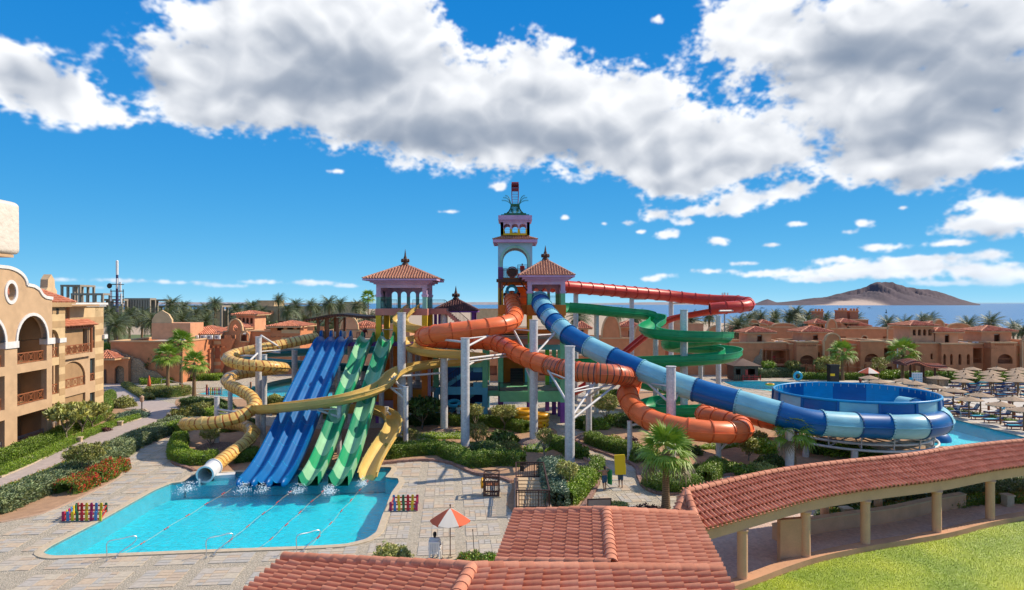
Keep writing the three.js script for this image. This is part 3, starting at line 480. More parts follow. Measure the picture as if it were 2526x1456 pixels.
// =====================================================================================
// HOTEL on the left: arcaded front that recedes along the road
// =====================================================================================
{
const H=thing('hotel_building','tall tan hotel with white trimmed arches and balconies at the left edge','building',[-44.2,0,-50],0);
const ang=Math.atan2(1,-0.14);H.rotation.y=Math.PI / 2 + 0.139;// local x runs along the front away from the camera, local z points to the road
// local x = distance along the front from depth 50
const sx=(d)=>(d - 50)*1.0098,fl=[0,3.95,7.8];
const bayHoles=(x)=>[{x,y:.05,w:4.75,h:3.0},{x,y:3.95,w:4.75,h:3.05},{x,y:7.8,w:4.75,h:4.5,arch:2.3}];
const bays=[sx(53.2),sx(59.7)];const holes=bays.flatMap(bayHoles);const A1=sx(65.35),G0=sx(57.1);
// curved gable, its centre over the left bay pier
const gable=[[-2,0],[A1,0],[A1,13.9],[sx(64.2),14.0],[sx(63.6),14.25],[sx(63.1),14.75],[sx(62.3),15.05],[sx(61.4),15.15]];
for(let i=0;i<=12;i++){const a=i / 12*Math.PI*.5;gable.push([sx(57.9)+ 3.25*Math.cos(a),15.15 + 1.5*Math.sin(a)]);}
gable.push([sx(56.8),16.65]);for(let i=0;i<=12;i++){const a=Math.PI / 2 + i / 12*Math.PI*.5;gable.push([sx(56.6)+ 3.25*Math.cos(a),15.15 + 1.5*Math.sin(a)]);}
gable.push([-2,15.1]);
const rnd0={x:sx(58.15),y:13.7,w:1.3,h:1.6,round:true};
const wallA=mb();addWall(wallA,0,0,.5,[...holes,rnd0],undefined,gable);wallA.build('wall',M.tan,H);
const back=mb();back.b(-2,0,-2.6,A1 + 11,13.2,-2.4);back.b(-2,13.15,-9,A1 + 11,13.35,-.6);for(const y of[3.0,7.0])back.b(-2,y,-2.4,A1,y + .86,-.5);back.b(-2,-.1,-2.4,A1,.0,-.5);back.b(-2,12.35,-2.4,A1,13.1,-.52);
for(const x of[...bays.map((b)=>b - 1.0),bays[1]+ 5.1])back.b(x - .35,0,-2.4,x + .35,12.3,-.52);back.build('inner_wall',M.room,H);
const trim=mb();// coping over the gable
for(let i=2;i<gable.length - 1;i++){const a=V3(gable[i][0],gable[i][1]+ .08,-.22),b=V3(gable[i + 1][0],gable[i + 1][1]+ .08,-.22);trim.beam(a,b,.66,.3);}
trim.build('coping',M.trimwhite,H);
const ring=mb();{const s=new THREE.Shape(holePath(rnd0,.3).getPoints(20));s.holes.push(holePath(rnd0));const e=new THREE.ExtrudeGeometry(s,{depth:.16,bevelEnabled:false});e.translate(0,0,-.08);ring.add(e);}ring.build('round_window_trim',M.trimwhite,H);
const rw=mb();rw.b(rnd0.x - .1,13.5,-1.3,rnd0.x + 1.4,15.5,-1.15);rw.build('round_window_back',M.sandy,H);
for(const x of bays){const t=mb();archTrim(t,{x,y:10.0,w:4.75,h:2.3,arch:2.3,open:true},.28,.09,undefined,.3);t.build('arch_trim',M.trimwhite,H);}
for(const x of[bays[0]- 1.75,bays[0]+ 4.75,bays[1]+ 4.75]){const t=mb();const w=x>bays[1]?1.15:1.75;t.b(x - .12,9.4,-.62,x + w + .12,10.0,.14);t.build('impost_block',M.trimwhite,H);}
for(const x of bays){for(const y of[3.95,7.8]){const g=mb();railLattice(g,V3(x + .04,y,-.3),V3(x + 4.7,y,-.3),1.0);g.build('balcony_railing',M.wood,H);}const g=mb();railBars(g,V3(x,.05,-.3),V3(x + 4.75,.05,-.3),0,1.0,{sp:.16,r:.02});for(let i=0;i<12;i++)g.bar(V3(x + i*.4,.84,-.3),V3(x + i*.4 + .4,1.03,-.3),.018,.018,4);g.build('ground_railing',M.greyiron,H);}
// recessed striped pier with a narrow opening
const B0=A1 - .1,B1=sx(69.9),zB_=-1.1;const bh=[{x:sx(66.4),y:.05,w:2.35,h:3.0},{x:sx(66.4),y:3.95,w:2.35,h:3.05},{x:sx(66.4),y:7.8,w:2.35,h:2.95,arch:1.17}];
const off=(z)=>new THREE.Matrix4().makeTranslation(0,0,z);
const wB=mb();addWall(wB,0,0,.4,bh,off(zB_),[[B0,0],[B1,0],[B1,13.1],[B0,13.1]]);wB.build('wall',M.cream,H);
// stripes: bands of darker render a little proud of the pale wall
const stripes=(x0,x1,z,y0,y1,list)=>{for(let y=y0;y<y1 - .3;y +=1.5){const g=mb();for(const[a,b]of list??[[x0,x1]])g.b(a,y,z - .02,b,y + .72,z + .025);g.build('wall_band',M.bandtan,H);}};
stripes(0,0,zB_,.7,7.3,[[sx(68.75),B1 - .02]]);stripes(0,0,zB_,7.45,10.2,[[sx(68.75),B1 - .02]]);stripes(B0 + .15,B1 - .02,zB_,10.9,13.0);
{const g=mb();g.b(sx(68.75)- .05,9.3,zB_ - .45,B1 + .1,9.78,zB_ + .1);g.build('impost_block',M.trimwhite,H);for(const y of[.05,3.95,7.8]){const q=mb();if(y<1)railBars(q,V3(sx(66.4),y,zB_ - .2),V3(sx(68.75),y,zB_ - .2),0,1,{r:.02});else railLattice(q,V3(sx(66.4),y,zB_ - .2),V3(sx(68.75),y,zB_ - .2),1.0);q.build('balcony_railing',y<1?M.greyiron:M.wood,H);}}
{for(let i=0;i<3;i++){const g=mb();g.b(sx(65.9)+ i*1.15,12.35,zB_ - .3,sx(66.3)+ i*1.15,12.95,zB_ + .06);g.build('roof_vent',M.dark,H);}const b2=mb();b2.b(A1 - .3,13.1,-4.5,B1 + .35,13.55,zB_ + .5);b2.build('cornice',M.bandtan,H);}
// bay with the arch and the tiled balcony
const C0=B1 - .1,C1=sx(80.7),zC_=-2.2;const ch=[{x:sx(70.8),y:.05,w:5.65,h:3.0},{x:sx(70.8),y:3.95,w:5.65,h:2.95,arch:2.0},{x:sx(70.8),y:7.8,w:6.2,h:3.0},{x:sx(77.45),y:.3,w:1.15,h:2.5},{x:sx(77.45),y:4.2,w:1.15,h:2.7},{x:sx(77.45),y:8.1,w:1.15,h:2.6}];
const wC=mb();addWall(wC,0,0,.4,ch,off(zC_),[[C0,0],[C1,0],[C1,13.1],[C0 + 3.2,13.1],[C0 + 3.2,11.3],[C0,11.3]]);wC.build('wall',M.tan,H);
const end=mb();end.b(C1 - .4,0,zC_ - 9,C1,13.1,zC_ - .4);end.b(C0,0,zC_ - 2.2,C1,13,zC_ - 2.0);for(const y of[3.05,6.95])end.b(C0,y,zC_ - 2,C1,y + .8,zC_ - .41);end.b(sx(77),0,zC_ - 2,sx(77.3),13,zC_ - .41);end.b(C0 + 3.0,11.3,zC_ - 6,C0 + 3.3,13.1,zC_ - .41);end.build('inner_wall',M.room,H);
stripes(sx(78.75),C1 + .03,zC_,.6,11.4);stripes(C0 + 3.3,C1 + .03,zC_,11.1,12.9);
{const pal=mb();pal.b(sx(78.65),0.1,zC_ - .01,C1 + .015,13.05,zC_ + .012);pal.b(C0 + 3.25,10.9,zC_ - .01,C1 + .01,13.05,zC_ + .012);pal.build('wall_panel',M.cream,H);}
{const g=mb();g.b(C0 + 3.0,13.1,zC_ - 9,C1 + .3,13.3,zC_ + .22);g.b(C0 + 3.0,13.3,zC_ - 9,C1 + .45,13.55,zC_ + .35);g.build('cornice',M.trimwhite,H);const q=mb();q.b(C1 - .35,9.1,zC_ - .3,C1 + .5,9.6,zC_ + .3);q.build('impost_block',M.trimwhite,H);}
{const g=mb();railLattice(g,V3(sx(70.9),7.75,zC_ + .25),V3(sx(77),7.75,zC_ + .25),1.0);g.build('balcony_railing',M.wood,H);const q=mb();railLattice(q,V3(sx(70.8),3.95,zC_ - .2),V3(sx(76.4),3.95,zC_ - .2),1.0);q.build('balcony_railing',M.wood,H);const k=mb();railBars(k,V3(sx(70.8),.05,zC_ - .2),V3(sx(76.4),.05,zC_ - .2),0,1,{r:.02});k.build('ground_railing',M.greyiron,H);const s=mb();s.b(sx(70.8),7.3,zC_ - .3,sx(77.2),7.7,zC_ + .4);s.build('balcony_slab',M.tan,H);const p=mb();for(const x of[77.1])p.b(sx(x),7.7,zC_ + .15,sx(x)+ .22,10.8,zC_ + .35);p.b(sx(70.5),10.55,zC_ + .1,sx(77.6),10.75,zC_ + .3);for(let i=0;i<12;i++)p.b(sx(70.6)+ i*.6,10.75,zC_ - .5,sx(70.75)+ i*.6,10.88,zC_ + .55);p.build('balcony_frame',M.wood,H);
const wn=mb();for(const y of[.3,4.2,8.1])wn.b(sx(77.45),y,zC_ - .32,sx(77.45)+ 1.15,y + 2.6,zC_ - .28);wn.build('window_pane',M.glass,H);
for(const y of[4.2,8.1]){const ws=mb();railLattice(ws,V3(sx(77.5),y - .1,zC_ - .1),V3(sx(78.55),y - .1,zC_ - .1),.95);ws.build('balcony_railing',M.wood,H);}}
{// lean-to tiles over the balcony
const list=[];reseed(31);tilePatch(list,null,V3(sx(70.2),12.2,zC_ - .8),V3(sx(76.2),12.2,zC_ - .8),V3(sx(70.2),10.95,zC_ + .7),V3(sx(77.9),10.95,zC_ + .7),5,22);const b=mb();b.add(new THREE.BufferGeometry().setFromPoints([V3(sx(70.2),12.15,zC_ - .8),V3(sx(70.2),10.9,zC_ + .7),V3(sx(76.2),12.15,zC_ - .8),V3(sx(76.2),12.15,zC_ - .8),V3(sx(70.2),10.9,zC_ + .7),V3(sx(77.9),10.9,zC_ + .7)]).setAttribute('normal',new THREE.Float32BufferAttribute(Array(18).fill(0).map((_,i)=>i % 3===1?1:0),3)));const r=b.build('balcony_roof',clay[1],H);pieces(r,'roof_tile',tileGeo,clay,list,60);}
reseed(32);
hipRoof(H,sx(66.2),-5.0,10.5,8.4,13.6,2.3,{ridge:3.2,tw:.32,tl:.42,most:150,fascia:M.bandtan,fh:.2});
hipRoof(H,sx(52.5),-6.2,14,9.4,15.2,3.3,{ridge:5,tw:.32,tl:.42,most:60,fascia:M.bandtan,fh:.2});
{const g=mb();g.add(new THREE.ExtrudeGeometry(wallShape(0,0,[],[[0,0],[2.3,0],[2.3,1.6],[1.9,2.0],[1.8,2.9],[1.15,3.5],[.5,2.9],[.4,2.0],[0,1.6]]),{depth:.8,bevelEnabled:false}),new THREE.Matrix4().makeTranslation(sx(74),13.3,-6));g.build('roof_gablet',M.sandy,H);}
}
{// stucco corner of the balcony overhead, close to the camera
const t=thing('balcony_beam','white rough stucco beam end jutting in at the upper left edge','beam',at(-148,552,6.2),0.05);
const g=mb();const s=new THREE.Shape();s.moveTo(-1.6,-.24);s.lineTo(.35,-.24);s.quadraticCurveTo(.37,-.23,.37,-.2);s.lineTo(.365,.235);s.quadraticCurveTo(.35,.265,.3,.275);s.lineTo(-1.6,.3);s.closePath();g.extrude(s,.5,new THREE.Matrix4().makeTranslation(0,0,-.5),.015);
g.build('beam_body',mat(lin(.74,.68,.60),{map:T.stucco,bumpMap:T.rockB,bumpScale:0.0,roughness:.95}),t).material.setValues({bumpMap:T.soilB,bumpScale:.012});
const u=mb();u.box(-.6,-.275,-.25,1.9,.03,.44);u.build('beam_soffit',M.tan,t);
}
// =====================================================================================
// VILLAS
// =====================================================================================
// volume with parapet; o.front: openings on the +z face
function volume(root,x,z,w,d,h,o={}){
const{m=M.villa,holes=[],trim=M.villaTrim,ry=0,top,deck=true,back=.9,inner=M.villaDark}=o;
const mt=new THREE.Matrix4().makeRotationY(ry).setPosition(x,o.y??0,z),g=mb(),T_=(a)=>mt.clone().multiply(a);
addWall(g,w,h,.35,holes,T_(new THREE.Matrix4().makeTranslation(-w / 2,0,d / 2)),top);
for(const[bx,bz,sx,sz]of[[-w / 2 + .15,-.18,.3,d - .37],[w / 2 - .15,-.18,.3,d - .37],[0,-d / 2 + .15,w - .62,.3]])g.add(boxGeo,T_(new THREE.Matrix4().compose(V3(bx,h / 2,bz),new THREE.Quaternion(),V3(sx,h,sz))));
g.build('wall',m,root);
const r=mb();r.add(boxGeo,T_(new THREE.Matrix4().compose(V3(0,h - .55,-.1),new THREE.Quaternion(),V3(w - .7,.2,d - .9))));r.build('roof_deck',M.roofdeck,root);
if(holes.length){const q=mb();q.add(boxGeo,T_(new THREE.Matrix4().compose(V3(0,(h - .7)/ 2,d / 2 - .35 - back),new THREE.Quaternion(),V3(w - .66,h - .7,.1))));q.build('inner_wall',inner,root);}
if(trim&&!top){const c=mb();for(const[bx,bz,sx,sz]of[[0,d / 2 - .1,w + .3,.5],[0,-d / 2 + .1,w + .3,.5],[-w / 2 + .1,0,.5,d - .3],[w / 2 - .1,0,.5,d - .3]])c.add(boxGeo,T_(new THREE.Matrix4().compose(V3(bx,h + .1,bz),new THREE.Quaternion(),V3(sx,.24,sz))));c.build('cornice',trim,root);}
if(trim&&top){const c=mb();for(let i=2;i<top.length - 1;i++)c.beam(V3(top[i][0]- w / 2,top[i][1]+ .05,d / 2 - .15),V3(top[i + 1][0]- w / 2,top[i + 1][1]+ .05,d / 2 - .15),.6,.26);const b=c.build('gable_trim',trim,root);b.applyMatrix4(mt);}
const rails=mb(),glass=mb();
for(const o2 of holes){const P=(a,y)=>V3(o2.x - w / 2 + a,o2.y + y,d / 2 - .2).applyMatrix4(mt);if(o2.rail)railBars(rails,P(0,0),P(o2.w,0),0,.95,{sp:.3,r:.03,rail:.08});if(o2.trim){const t=mb();archTrim(t,o2,.22,.06,mt.clone().multiply(new THREE.Matrix4().makeTranslation(-w / 2,0,d / 2)),.1);t.build('arch_trim',trim,root);}if(o2.glass)glass.add(boxGeo,mt.clone().multiply(new THREE.Matrix4().compose(V3(o2.x - w / 2 + o2.w / 2,o2.y + o2.h / 2,d / 2 - .25),new THREE.Quaternion(),V3(o2.w + .02,o2.h + .02,.04))));}
if(rails.g.length)rails.build('balcony_railing',M.wood,root);if(glass.g.length)glass.build('window_pane',M.glass,root);
}
function gableTop(w,h,r=.42,extra=1.6){const t=[[0,0],[w,0],[w,h]];t.push([w*(.5 + r*1.02),h + .05]);for(let i=0;i<=10;i++){const a=Math.PI*i / 10;t.push([w / 2 + Math.cos(a)*w*r,h + .25 + Math.sin(a)*extra]);}t.push([w*(.5 - r*1.02),h + .05],[0,h],[0,0]);return t;}
// tower room with tiled hip roof on top of a villa
function turret(root,x,z,w,d,y0,y1,rise,o={}){
const n=o.arches??0,holes=[];if(n){const q=(w - .5)/ n;for(let i=0;i<n;i++)holes.push({x:.25 + i*q + q*.18,y:y1 - y0 - 1.75,w:q*.64,h:1.2,arch:q*.32});}else if(o.open !==0)holes.push({x:w*.42,y:Math.max(.5,y1 - y0 - 1.9),w:w*.2,h:1.5});
volume(root,x,z,w,d,y1 - y0,{m:o.m??M.villaLight,holes,trim:null,y:y0,ry:o.ry??0,inner:M.villaDark,back:1.2});
hipRoof(root,x,z,w + 1.5,d + 1.5,y1 + .12,rise,{ry:o.ry??0,tw:.42,tl:.6,fascia:M.villaTrim,fh:.2,mats:clay,capW:.4});
}
function acUnits(root,list){for(const[x,y,z]of list){const g=mb();g.box(x,y + .35,z,.95,.7,.4);const u=g.build('air_conditioner',M.plastic,root);const f=mb();f.add(new THREE.CylinderGeometry(.25,.25,.03,12),new THREE.Matrix4().makeRotationX(Math.PI / 2).setPosition(x - .12,y + .35,z + .215));f.build('fan_grille',M.greyiron,u);}}
const X=(vx,d)=>(vx - CX)/ F*d,Y=(vy,d)=>EYE -(vy - HZ)/ F*d;
{// long villa on the right, seen from its shaded side
const D=121,V=thing('villa_building','long brown villa block with turrets and arches behind the right parasols','building',[0,0,0]);
const x=(zx)=>X(zH(zx,0)[0],D),y=(zy)=>Y(zH(0,zy)[1],D);
const seg=(a,b,zf,h,o)=>{const x0=x(a),x1=x(b),dp=o?.dp??9;volume(V,(x0 + x1)/ 2,-D + zf - dp / 2,x1 - x0,dp,h,o);return x1 - x0;};
const hole=(base,a,b,y0,y1,e={})=>({x:x(a)- x(base),y:y(y0),w:x(b)- x(a),h:y(y1)- y(y0),...e});
seg(80,345,-.4,6.0,{});seg(345.5,545,-1.2,6.0,{holes:[hole(345,350,535,762,660,{})],back:2.2,inner:M.villa});
{const g=mb();railLattice(g,V3(x(352),y(762),-D - 1.3),V3(x(533),y(762),-D - 1.3),.95);g.build('terrace_railing',M.wood,V);const p=mb();for(let i=0;i<12;i++)p.b(x(345)+ i*.42,y(652),-D - 1.3,x(345)+ i*.42 + .12,y(648),-D + .7);p.b(x(345),y(655),-D + .3,x(540),y(652),-D + .45);for(const a of[348,395,532])p.b(x(a),y(762),-D + .28,x(a)+ .2,y(655),-D + .46);p.build('terrace_pergola',M.wood,V);const c=mb();c.b(x(345),y(766)- .2,-D - 1.2,x(545),y(764),-D + .5);c.build('terrace_slab',M.villa,V);const r=mb();r.b(x(432),y(735),-D - 2.0,x(465),y(704),-D - 1.8);r.build('red_awning',M.red,V);}
{const g=mb();const pts=[[x(250),0],[x(335),0],[x(335),y(645)],[x(320),y(650)],[x(310),y(690)],[x(285),y(705)],[x(265),y(740)],[x(248),y(752)]].map((p)=>[p[0],p[1]]);g.extrude(shapeOf(pts),.3,new THREE.Matrix4().makeTranslation(0,0,-D - .42));g.build('stone_facing',M.rock,V);}
seg(577,742,1.2,6.25,{holes:[hole(577,600,717,760,688,{arch:y(688)- y(740),rail:true}),...Array.from({length:10},(_,i)=>hole(577,583 + i*15,590 + i*15,620,607))]});
seg(545.5,577,-.2,5.8,{});seg(742.5,786,.2,5.6,{holes:[hole(742,760,775,752,672)]});
{const w=x(925)- x(786),q=gableTop(w,y(578),.4,y(530)- y(575));volume(V,(x(786)+ x(925))/ 2,-D + 1.2 - 4.5,w,9,y(578),{top:q,holes:[hole(786,832,890,740,620,{arch:y(620)- y(650),rail:true,trim:true})]});}
seg(925.5,1068,-.1,5.6,{holes:[hole(925,1020,1045,745,668),hole(925,932,955,800,785)]});
seg(1068.5,1250,1.3,6.35,{holes:[hole(1068,1100,1212,742,676,{arch:y(676)- y(725),rail:true}),hole(1068,1090,1205,845,785)]});
seg(1250.5,1380,-.3,6.1,{holes:[hole(1250,1257,1350,738,640,{rail:true}),hole(1250,1257,1350,845,782)],back:2});
seg(1380.5,1512,.0,6.1,{});seg(1512.5,1690,.6,6.0,{holes:[hole(1512,1540,1556,722,680),hole(1512,1628,1645,722,678)]});
{const h4=[[1705,1726],[1757,1778],[1821,1845],[1886,1911]];seg(1690.5,1935,1.4,5.9,{holes:h4.map(([a,b])=>hole(1690,a,b,762,678,{arch:.55,rail:true}))});}
seg(1935.5,2080,-.8,5.8,{holes:[hole(1935,1940,2067,758,640,{rail:true})],back:2});seg(2080.5,2275,1.2,6.1,{holes:[hole(2080,2130,2247,755,680,{arch:y(680)- y(730),rail:true}),...Array.from({length:9},(_,i)=>hole(2080,2110 + i*17,2118 + i*17,614,602))]});
seg(2275.5,2320,.4,5.6,{holes:[hole(2275,2284,2300,750,665)]});
{const w=x(2480)- x(2320),q=gableTop(w,y(580),.4,y(525)- y(575));volume(V,(x(2320)+ x(2480))/ 2,-D + 1.2 - 4.5,w,9,y(580),{top:q,holes:[hole(2320,2345,2440,690,620,{arch:1.5,trim:true})]});}
{const g=mb();for(const a of[1257,1940])for(let i=0;i<11;i++)g.b(x(a - 5)+ i*.44,y(636),-D - .2,x(a - 5)+ i*.44 + .12,y(631),-D + 1.3);g.build('balcony_pergola',M.wood,V);const l=mb();l.b(x(1380),y(790),-D + .02,x(1388),y(612),-D + .12);l.build('wall_pipe',M.trimwhite,V);}
reseed(40);
turret(V,(x(240)+ x(432))/ 2,-D - 4,x(432)- x(240),4.4,5.4,y(522),y(480)- y(522));turret(V,(x(697)+ x(900))/ 2,-D - 5,x(900)- x(697),4.4,5.4,y(520),y(476)- y(520));
turret(V,(x(1508)+ x(1692))/ 2,-D - 3.5,x(1692)- x(1508),5.4,5.4,y(468),y(433)- y(468),{arches:4});turret(V,(x(1700)+ x(1880))/ 2,-D - 3,x(1880)- x(1700),4.6,5.2,y(516),y(480)- y(516));turret(V,(x(2088)+ x(2325))/ 2,-D - 4,x(2325)- x(2088),5,5.2,y(512),y(473)- y(512));
acUnits(V,[[x(497),5.6,-D - 3],[x(525),5.6,-D - 3],[x(620),5.7,-D - 2],[x(680),5.7,-D - 2],[x(980),5.2,-D - 2],[x(1885),5.5,-D - 2],[x(1923),5.5,-D - 2],[x(1968),5.5,-D - 2],[x(2055),5.5,-D - 2]]);
}
// generic back villa built from one description: [vx0, vx1] across, storeys, with optional gables and turrets
function backVilla(label,d,vx0,vx1,vyTop,o={}){
const x0=X(vx0,d),x1=X(vx1,d),h=Y(vyTop,d)+ 1.5,w=x1 - x0,V=thing('villa_building',label,'building',[(x0 + x1)/ 2,-1.5,-d -(o.dp??9)/ 2]);
const holes=[];const n=Math.max(1,Math.floor(w / 4.5));for(let i=0;i<n;i++){const c=(i + .5)*w / n;holes.push(i % 2?{x:c - .6,y:h - 3.6,w:1.2,h:2.0,arch:.6,trim:true}:{x:c - .9,y:h - 3.4,w:1.8,h:1.7});}
volume(V,0,0,w,o.dp??9,h,{m:o.m??M.villa,holes:o.holes??holes,back:.5});
for(const[a,b,t,m]of o.gables??[]){const gx0=X(a,d),gx1=X(b,d),gw=gx1 - gx0;const gt=Y(t,d)+ 1.5;const top=gableTop(gw,h + .1,.4,Math.max(.4,gt - h - .3));volume(V,(gx0 + gx1)/ 2 -(x0 + x1)/ 2,.6,gw,(o.dp??9)- 1,h + .1,{m:m??o.m??M.villa,top,holes:[]});}
for(const[a,b,e,t,ar]of o.turrets??[]){const tx0=X(a,d),tx1=X(b,d);turret(V,(tx0 + tx1)/ 2 -(x0 + x1)/ 2,-1,tx1 - tx0 - 1.4,Math.min(5,tx1 - tx0),h - .5,Y(e,d)+ 1.5,Y(t,d)- Y(e,d),{arches:ar,m:o.tm});}
return V;
}
reseed(50);
backVilla('pink villa with two tiled hip roofs and domed gable behind the green slide',119,1440,1640,836,{dp:10,gables:[[1478,1536,779],[1560,1600,800]],turrets:[[1418,1466,814,797],[1528,1596,810,796]],holes:[{x:2,y:3.2,w:1.7,h:1.5},{x:7.6,y:3.3,w:2.0,h:3.3,arch:1,trim:true},{x:11.5,y:3.6,w:.9,h:1.7}]});
backVilla('low pink villa wall with a round gable left of the brown kiosk',122,1660,1802,842,{dp:9,gables:[[1735,1790,805]],turrets:[]});
backVilla('villa with shallow hip roof between the far palms behind the kiosk',152,1830,1960,808,{gables:[[1842,1876,790],[1846,1898,799],[1898,1966,799]],turrets:[[1880,1926,803,792]],tm:M.villaLight});
backVilla('villa with twin tiled belvederes in the second row above the bowl',148,2050,2215,812,{gables:[[2036,2066,789],[2188,2218,806]],turrets:[[2084,2136,798,789],[2106,2164,807,795,4],[2022,2062,800,790]]});
backVilla('villa with a broad round gable behind the tall arched turret',150,2280,2430,812,{gables:[[2298,2332,790],[2330,2400,799]],turrets:[[2300,2364,805,796]],tm:M.villaLight});
backVilla('red brown house with flat towers near the shore on the right',215,2076,2142,790,{m:M.villaDark,dp:8,holes:[],gables:[]});
for(const[a,b,t]of[[2006,2026,768],[2064,2084,766],[2092,2112,767]]){const d=218,w=X(b,d)- X(a,d),V=thing('roof_tower',`flat red brown tower with battlements ${a < 2030 ? 'standing apart to the left' : a < 2080 ? 'left above the red house' : 'right above the red house'} near the shore`,'tower',[(X(a,d)+ X(b,d))/ 2,3,-d]);const g=mb(),h=Y(t,d)- 3;g.box(0,h / 2,0,w,h,w);g.build('wall',M.villaDark,V);const c=mb();for(let i=-1;i<2;i++)c.box(i*w*.38,h + .4,w*.4,w*.2,.8,w*.2);c.box(0,h - .1,0,w*1.12,.4,w*1.12);c.build('battlement',M.villa,V);}
backVilla('sand coloured villa roofs seen below the left end of the red tube',160,1640,1735,800,{m:M.villaLight,gables:[[1660,1700,790]],turrets:[]});
backVilla('long low villa with orange walls behind the orange tube and main tower',112,1180,1440,878,{m:M.villa,dp:8});
// left villas
backVilla('flat roofed brown villa with stone faced end wall beyond the road',110,272,448,844,{dp:16,holes:[],m:M.villa,gables:[]});
{const d=109.6,g=thing('stone_wall','rough beige stone facing sweeping up the brown villa end wall','wall',[0,0,-d]);const q=(zx,zy)=>{const v=zA(zx,zy);return[X(v[0],d),Math.max(-.3,Y(v[1],d))];};const m=mb();m.extrude(shapeOf([q(1015,1300),q(1015,995),q(1060,1000),q(1110,1035),q(1160,1045),q(1210,1075),q(1270,1085),q(1310,1120),q(1330,1180),q(1420,1200),q(1500,1260),q(1510,1300)]),.35);m.build('stone_facing',M.rock,g);
const V=scene.children.filter((o)=>o.userData.label?.startsWith('flat roofed brown villa'))[0];acUnits(V,[[4,8.4,-1],[5.4,8.4,-1],[6.6,8.4,-1],[8,8.4,-1],[3.2,7.9,2]]);const b=mb();b.b(-3,8.4,-4,4,11.4,1);b.build('stair_head',M.villaLight,V);const c=mb();c.add(new THREE.ExtrudeGeometry(wallShape(0,0,[],[[0,0],[3.6,0],[3.6,.6],[3,1.6],[1.8,2.3],[.6,1.6],[0,.6]]),{depth:.5,bevelEnabled:false}),new THREE.Matrix4().makeTranslation(-3,11.4,.4));c.build('roof_gablet',M.sandy,V);}
{const d=121,V=thing('villa_building','orange striped villa with tiled hip roof and balconies left of the tiger tube','building',[0,0,-d]);const x=(zx)=>X(zA(zx,0)[0],d),y=(zy)=>Y(zA(0,zy)[1],d);reseed(55);
volume(V,(x(1660)+ x(2005))/ 2,-4,x(2005)- x(1660),8,y(862),{m:M.villa,trim:null,holes:Array.from({length:5},(_,i)=>({x:1 + i*2.0,y:y(900),w:.8,h:.7}))});
hipRoof(V,(x(1640)+ x(2020))/ 2,-4,x(2020)- x(1640),9.6,y(858),y(790)- y(858),{tw:.4,tl:.55,fascia:M.villaTrim,fh:.25});
const s=mb();for(let i=0;i<6;i++)s.b(x(1945),.6 + i*1.3,.0,x(2008),1.25 + i*1.3,.06);s.build('wall_band',M.sandy,V);
const w=mb();w.b(x(1840),0,.1,x(1945),y(985),1.6);w.b(x(1690),y(1100),.1,x(1840),y(1100)+ .3,1.5);w.build('balcony_block',M.villa,V);const r=mb();railLattice(r,V3(x(1845),y(1095),1.7),V3(x(1940),y(1095),1.7),1.0);railLattice(r,V3(x(1700),y(1100),1.5),V3(x(1838),y(1100),1.5),1.0);r.build('balcony_railing',M.wood,V);
const a=mb();a.b(x(1955),y(1080),-.2,x(2000),y(975),.09);a.build('arched_recess',M.villaDark,V);const p=mb();for(let i=0;i<9;i++)p.b(x(1700)+ i*.9,y(975),.1,x(1700)+ i*.9 + .15,y(970),1.7);p.build('balcony_pergola',M.wood,V);
volume(V,(x(2010)+ x(2225))/ 2,-5.5,x(2225)- x(2010),9,y(840),{m:M.villa,top:gableTop(x(2225)- x(2010),y(840),.3,y(738)- y(840)),holes:[{x:(x(2225)- x(2010))/ 2 - .45,y:y(835),w:.9,h:1.3,round:true},{x:(x(2225)- x(2010))*.75,y:y(925),w:1.4,h:1.6,arch:.7,trim:true}]});
turret(V,(x(1940)+ x(2122))/ 2,-13,x(2122)- x(1940),6,5,y(694),y(660)- y(694),{arches:4});hipRoof(V,(x(1915)+ x(2110))/ 2,-9,x(2110)- x(1915),6,y(815),y(765)- y(815),{tw:.4,tl:.55,fascia:M.villaTrim});}
{const d=123,V=thing('villa_building','pink striped villa with hip roof and dark arch behind the tiger tube','building',[0,0,-d]);const x=(zx)=>X(zC(zx,0)[0],d),y=(zy)=>Y(zC(0,zy)[1],d);reseed(56);
volume(V,(x(620)+ x(945))/ 2,-4,x(945)- x(620),8,y(655),{m:M.villa,trim:null,holes:[{x:x(785)- x(620),y:y(840),w:x(905)- x(785),h:y(768)- y(840),arch:2},...Array.from({length:6},(_,i)=>({x:.6 + i*1.9,y:y(700),w:.7,h:.8}))]});
hipRoof(V,(x(590)+ x(970))/ 2,-4,x(970)- x(590),9.8,y(652),y(600)- y(652),{tw:.4,tl:.55,fascia:M.villaTrim,fh:.25});const s=mb();for(let i=0;i<4;i++)s.b(x(742),y(730)- i*1.5,.0,x(942),y(730)- i*1.5 + .7,.05);s.build('wall_band',M.sandy,V);
volume(V,(x(340)+ x(620))/ 2,-5,x(620)- x(340),8,y(715),{m:M.villa});const p=mb();for(let i=0;i<9;i++)p.b(x(540)+ i*.8,y(770),.1,x(540)+ i*.8 + .14,y(764),1.6);p.build('balcony_pergola',M.wood,V);}
backVilla('pink villa with curved gables and wide hip roof behind the slide platform',124,800,1010,818,{gables:[[834,888,782],[945,990,800]],turrets:[[840,932,812,796]],m:M.villaLight});
{const d=108.5,V=thing('gate_house','small terracotta gate building with tiled porch at the end of the road','building',[X(275,d),0,-d]);reseed(57);volume(V,0,-2,5.5,4,4.2,{holes:[{x:3.2,y:0,w:1.6,h:3.0,arch:.7}],m:M.villa});hipRoof(V,-.6,.3,4.6,3.4,4.4,1.2,{tw:.4,tl:.5,fascia:M.villaTrim});const g=mb();g.b(-2.2,.1,.01,-.9,2.4,.08);g.build('door',M.darkwood,V);}
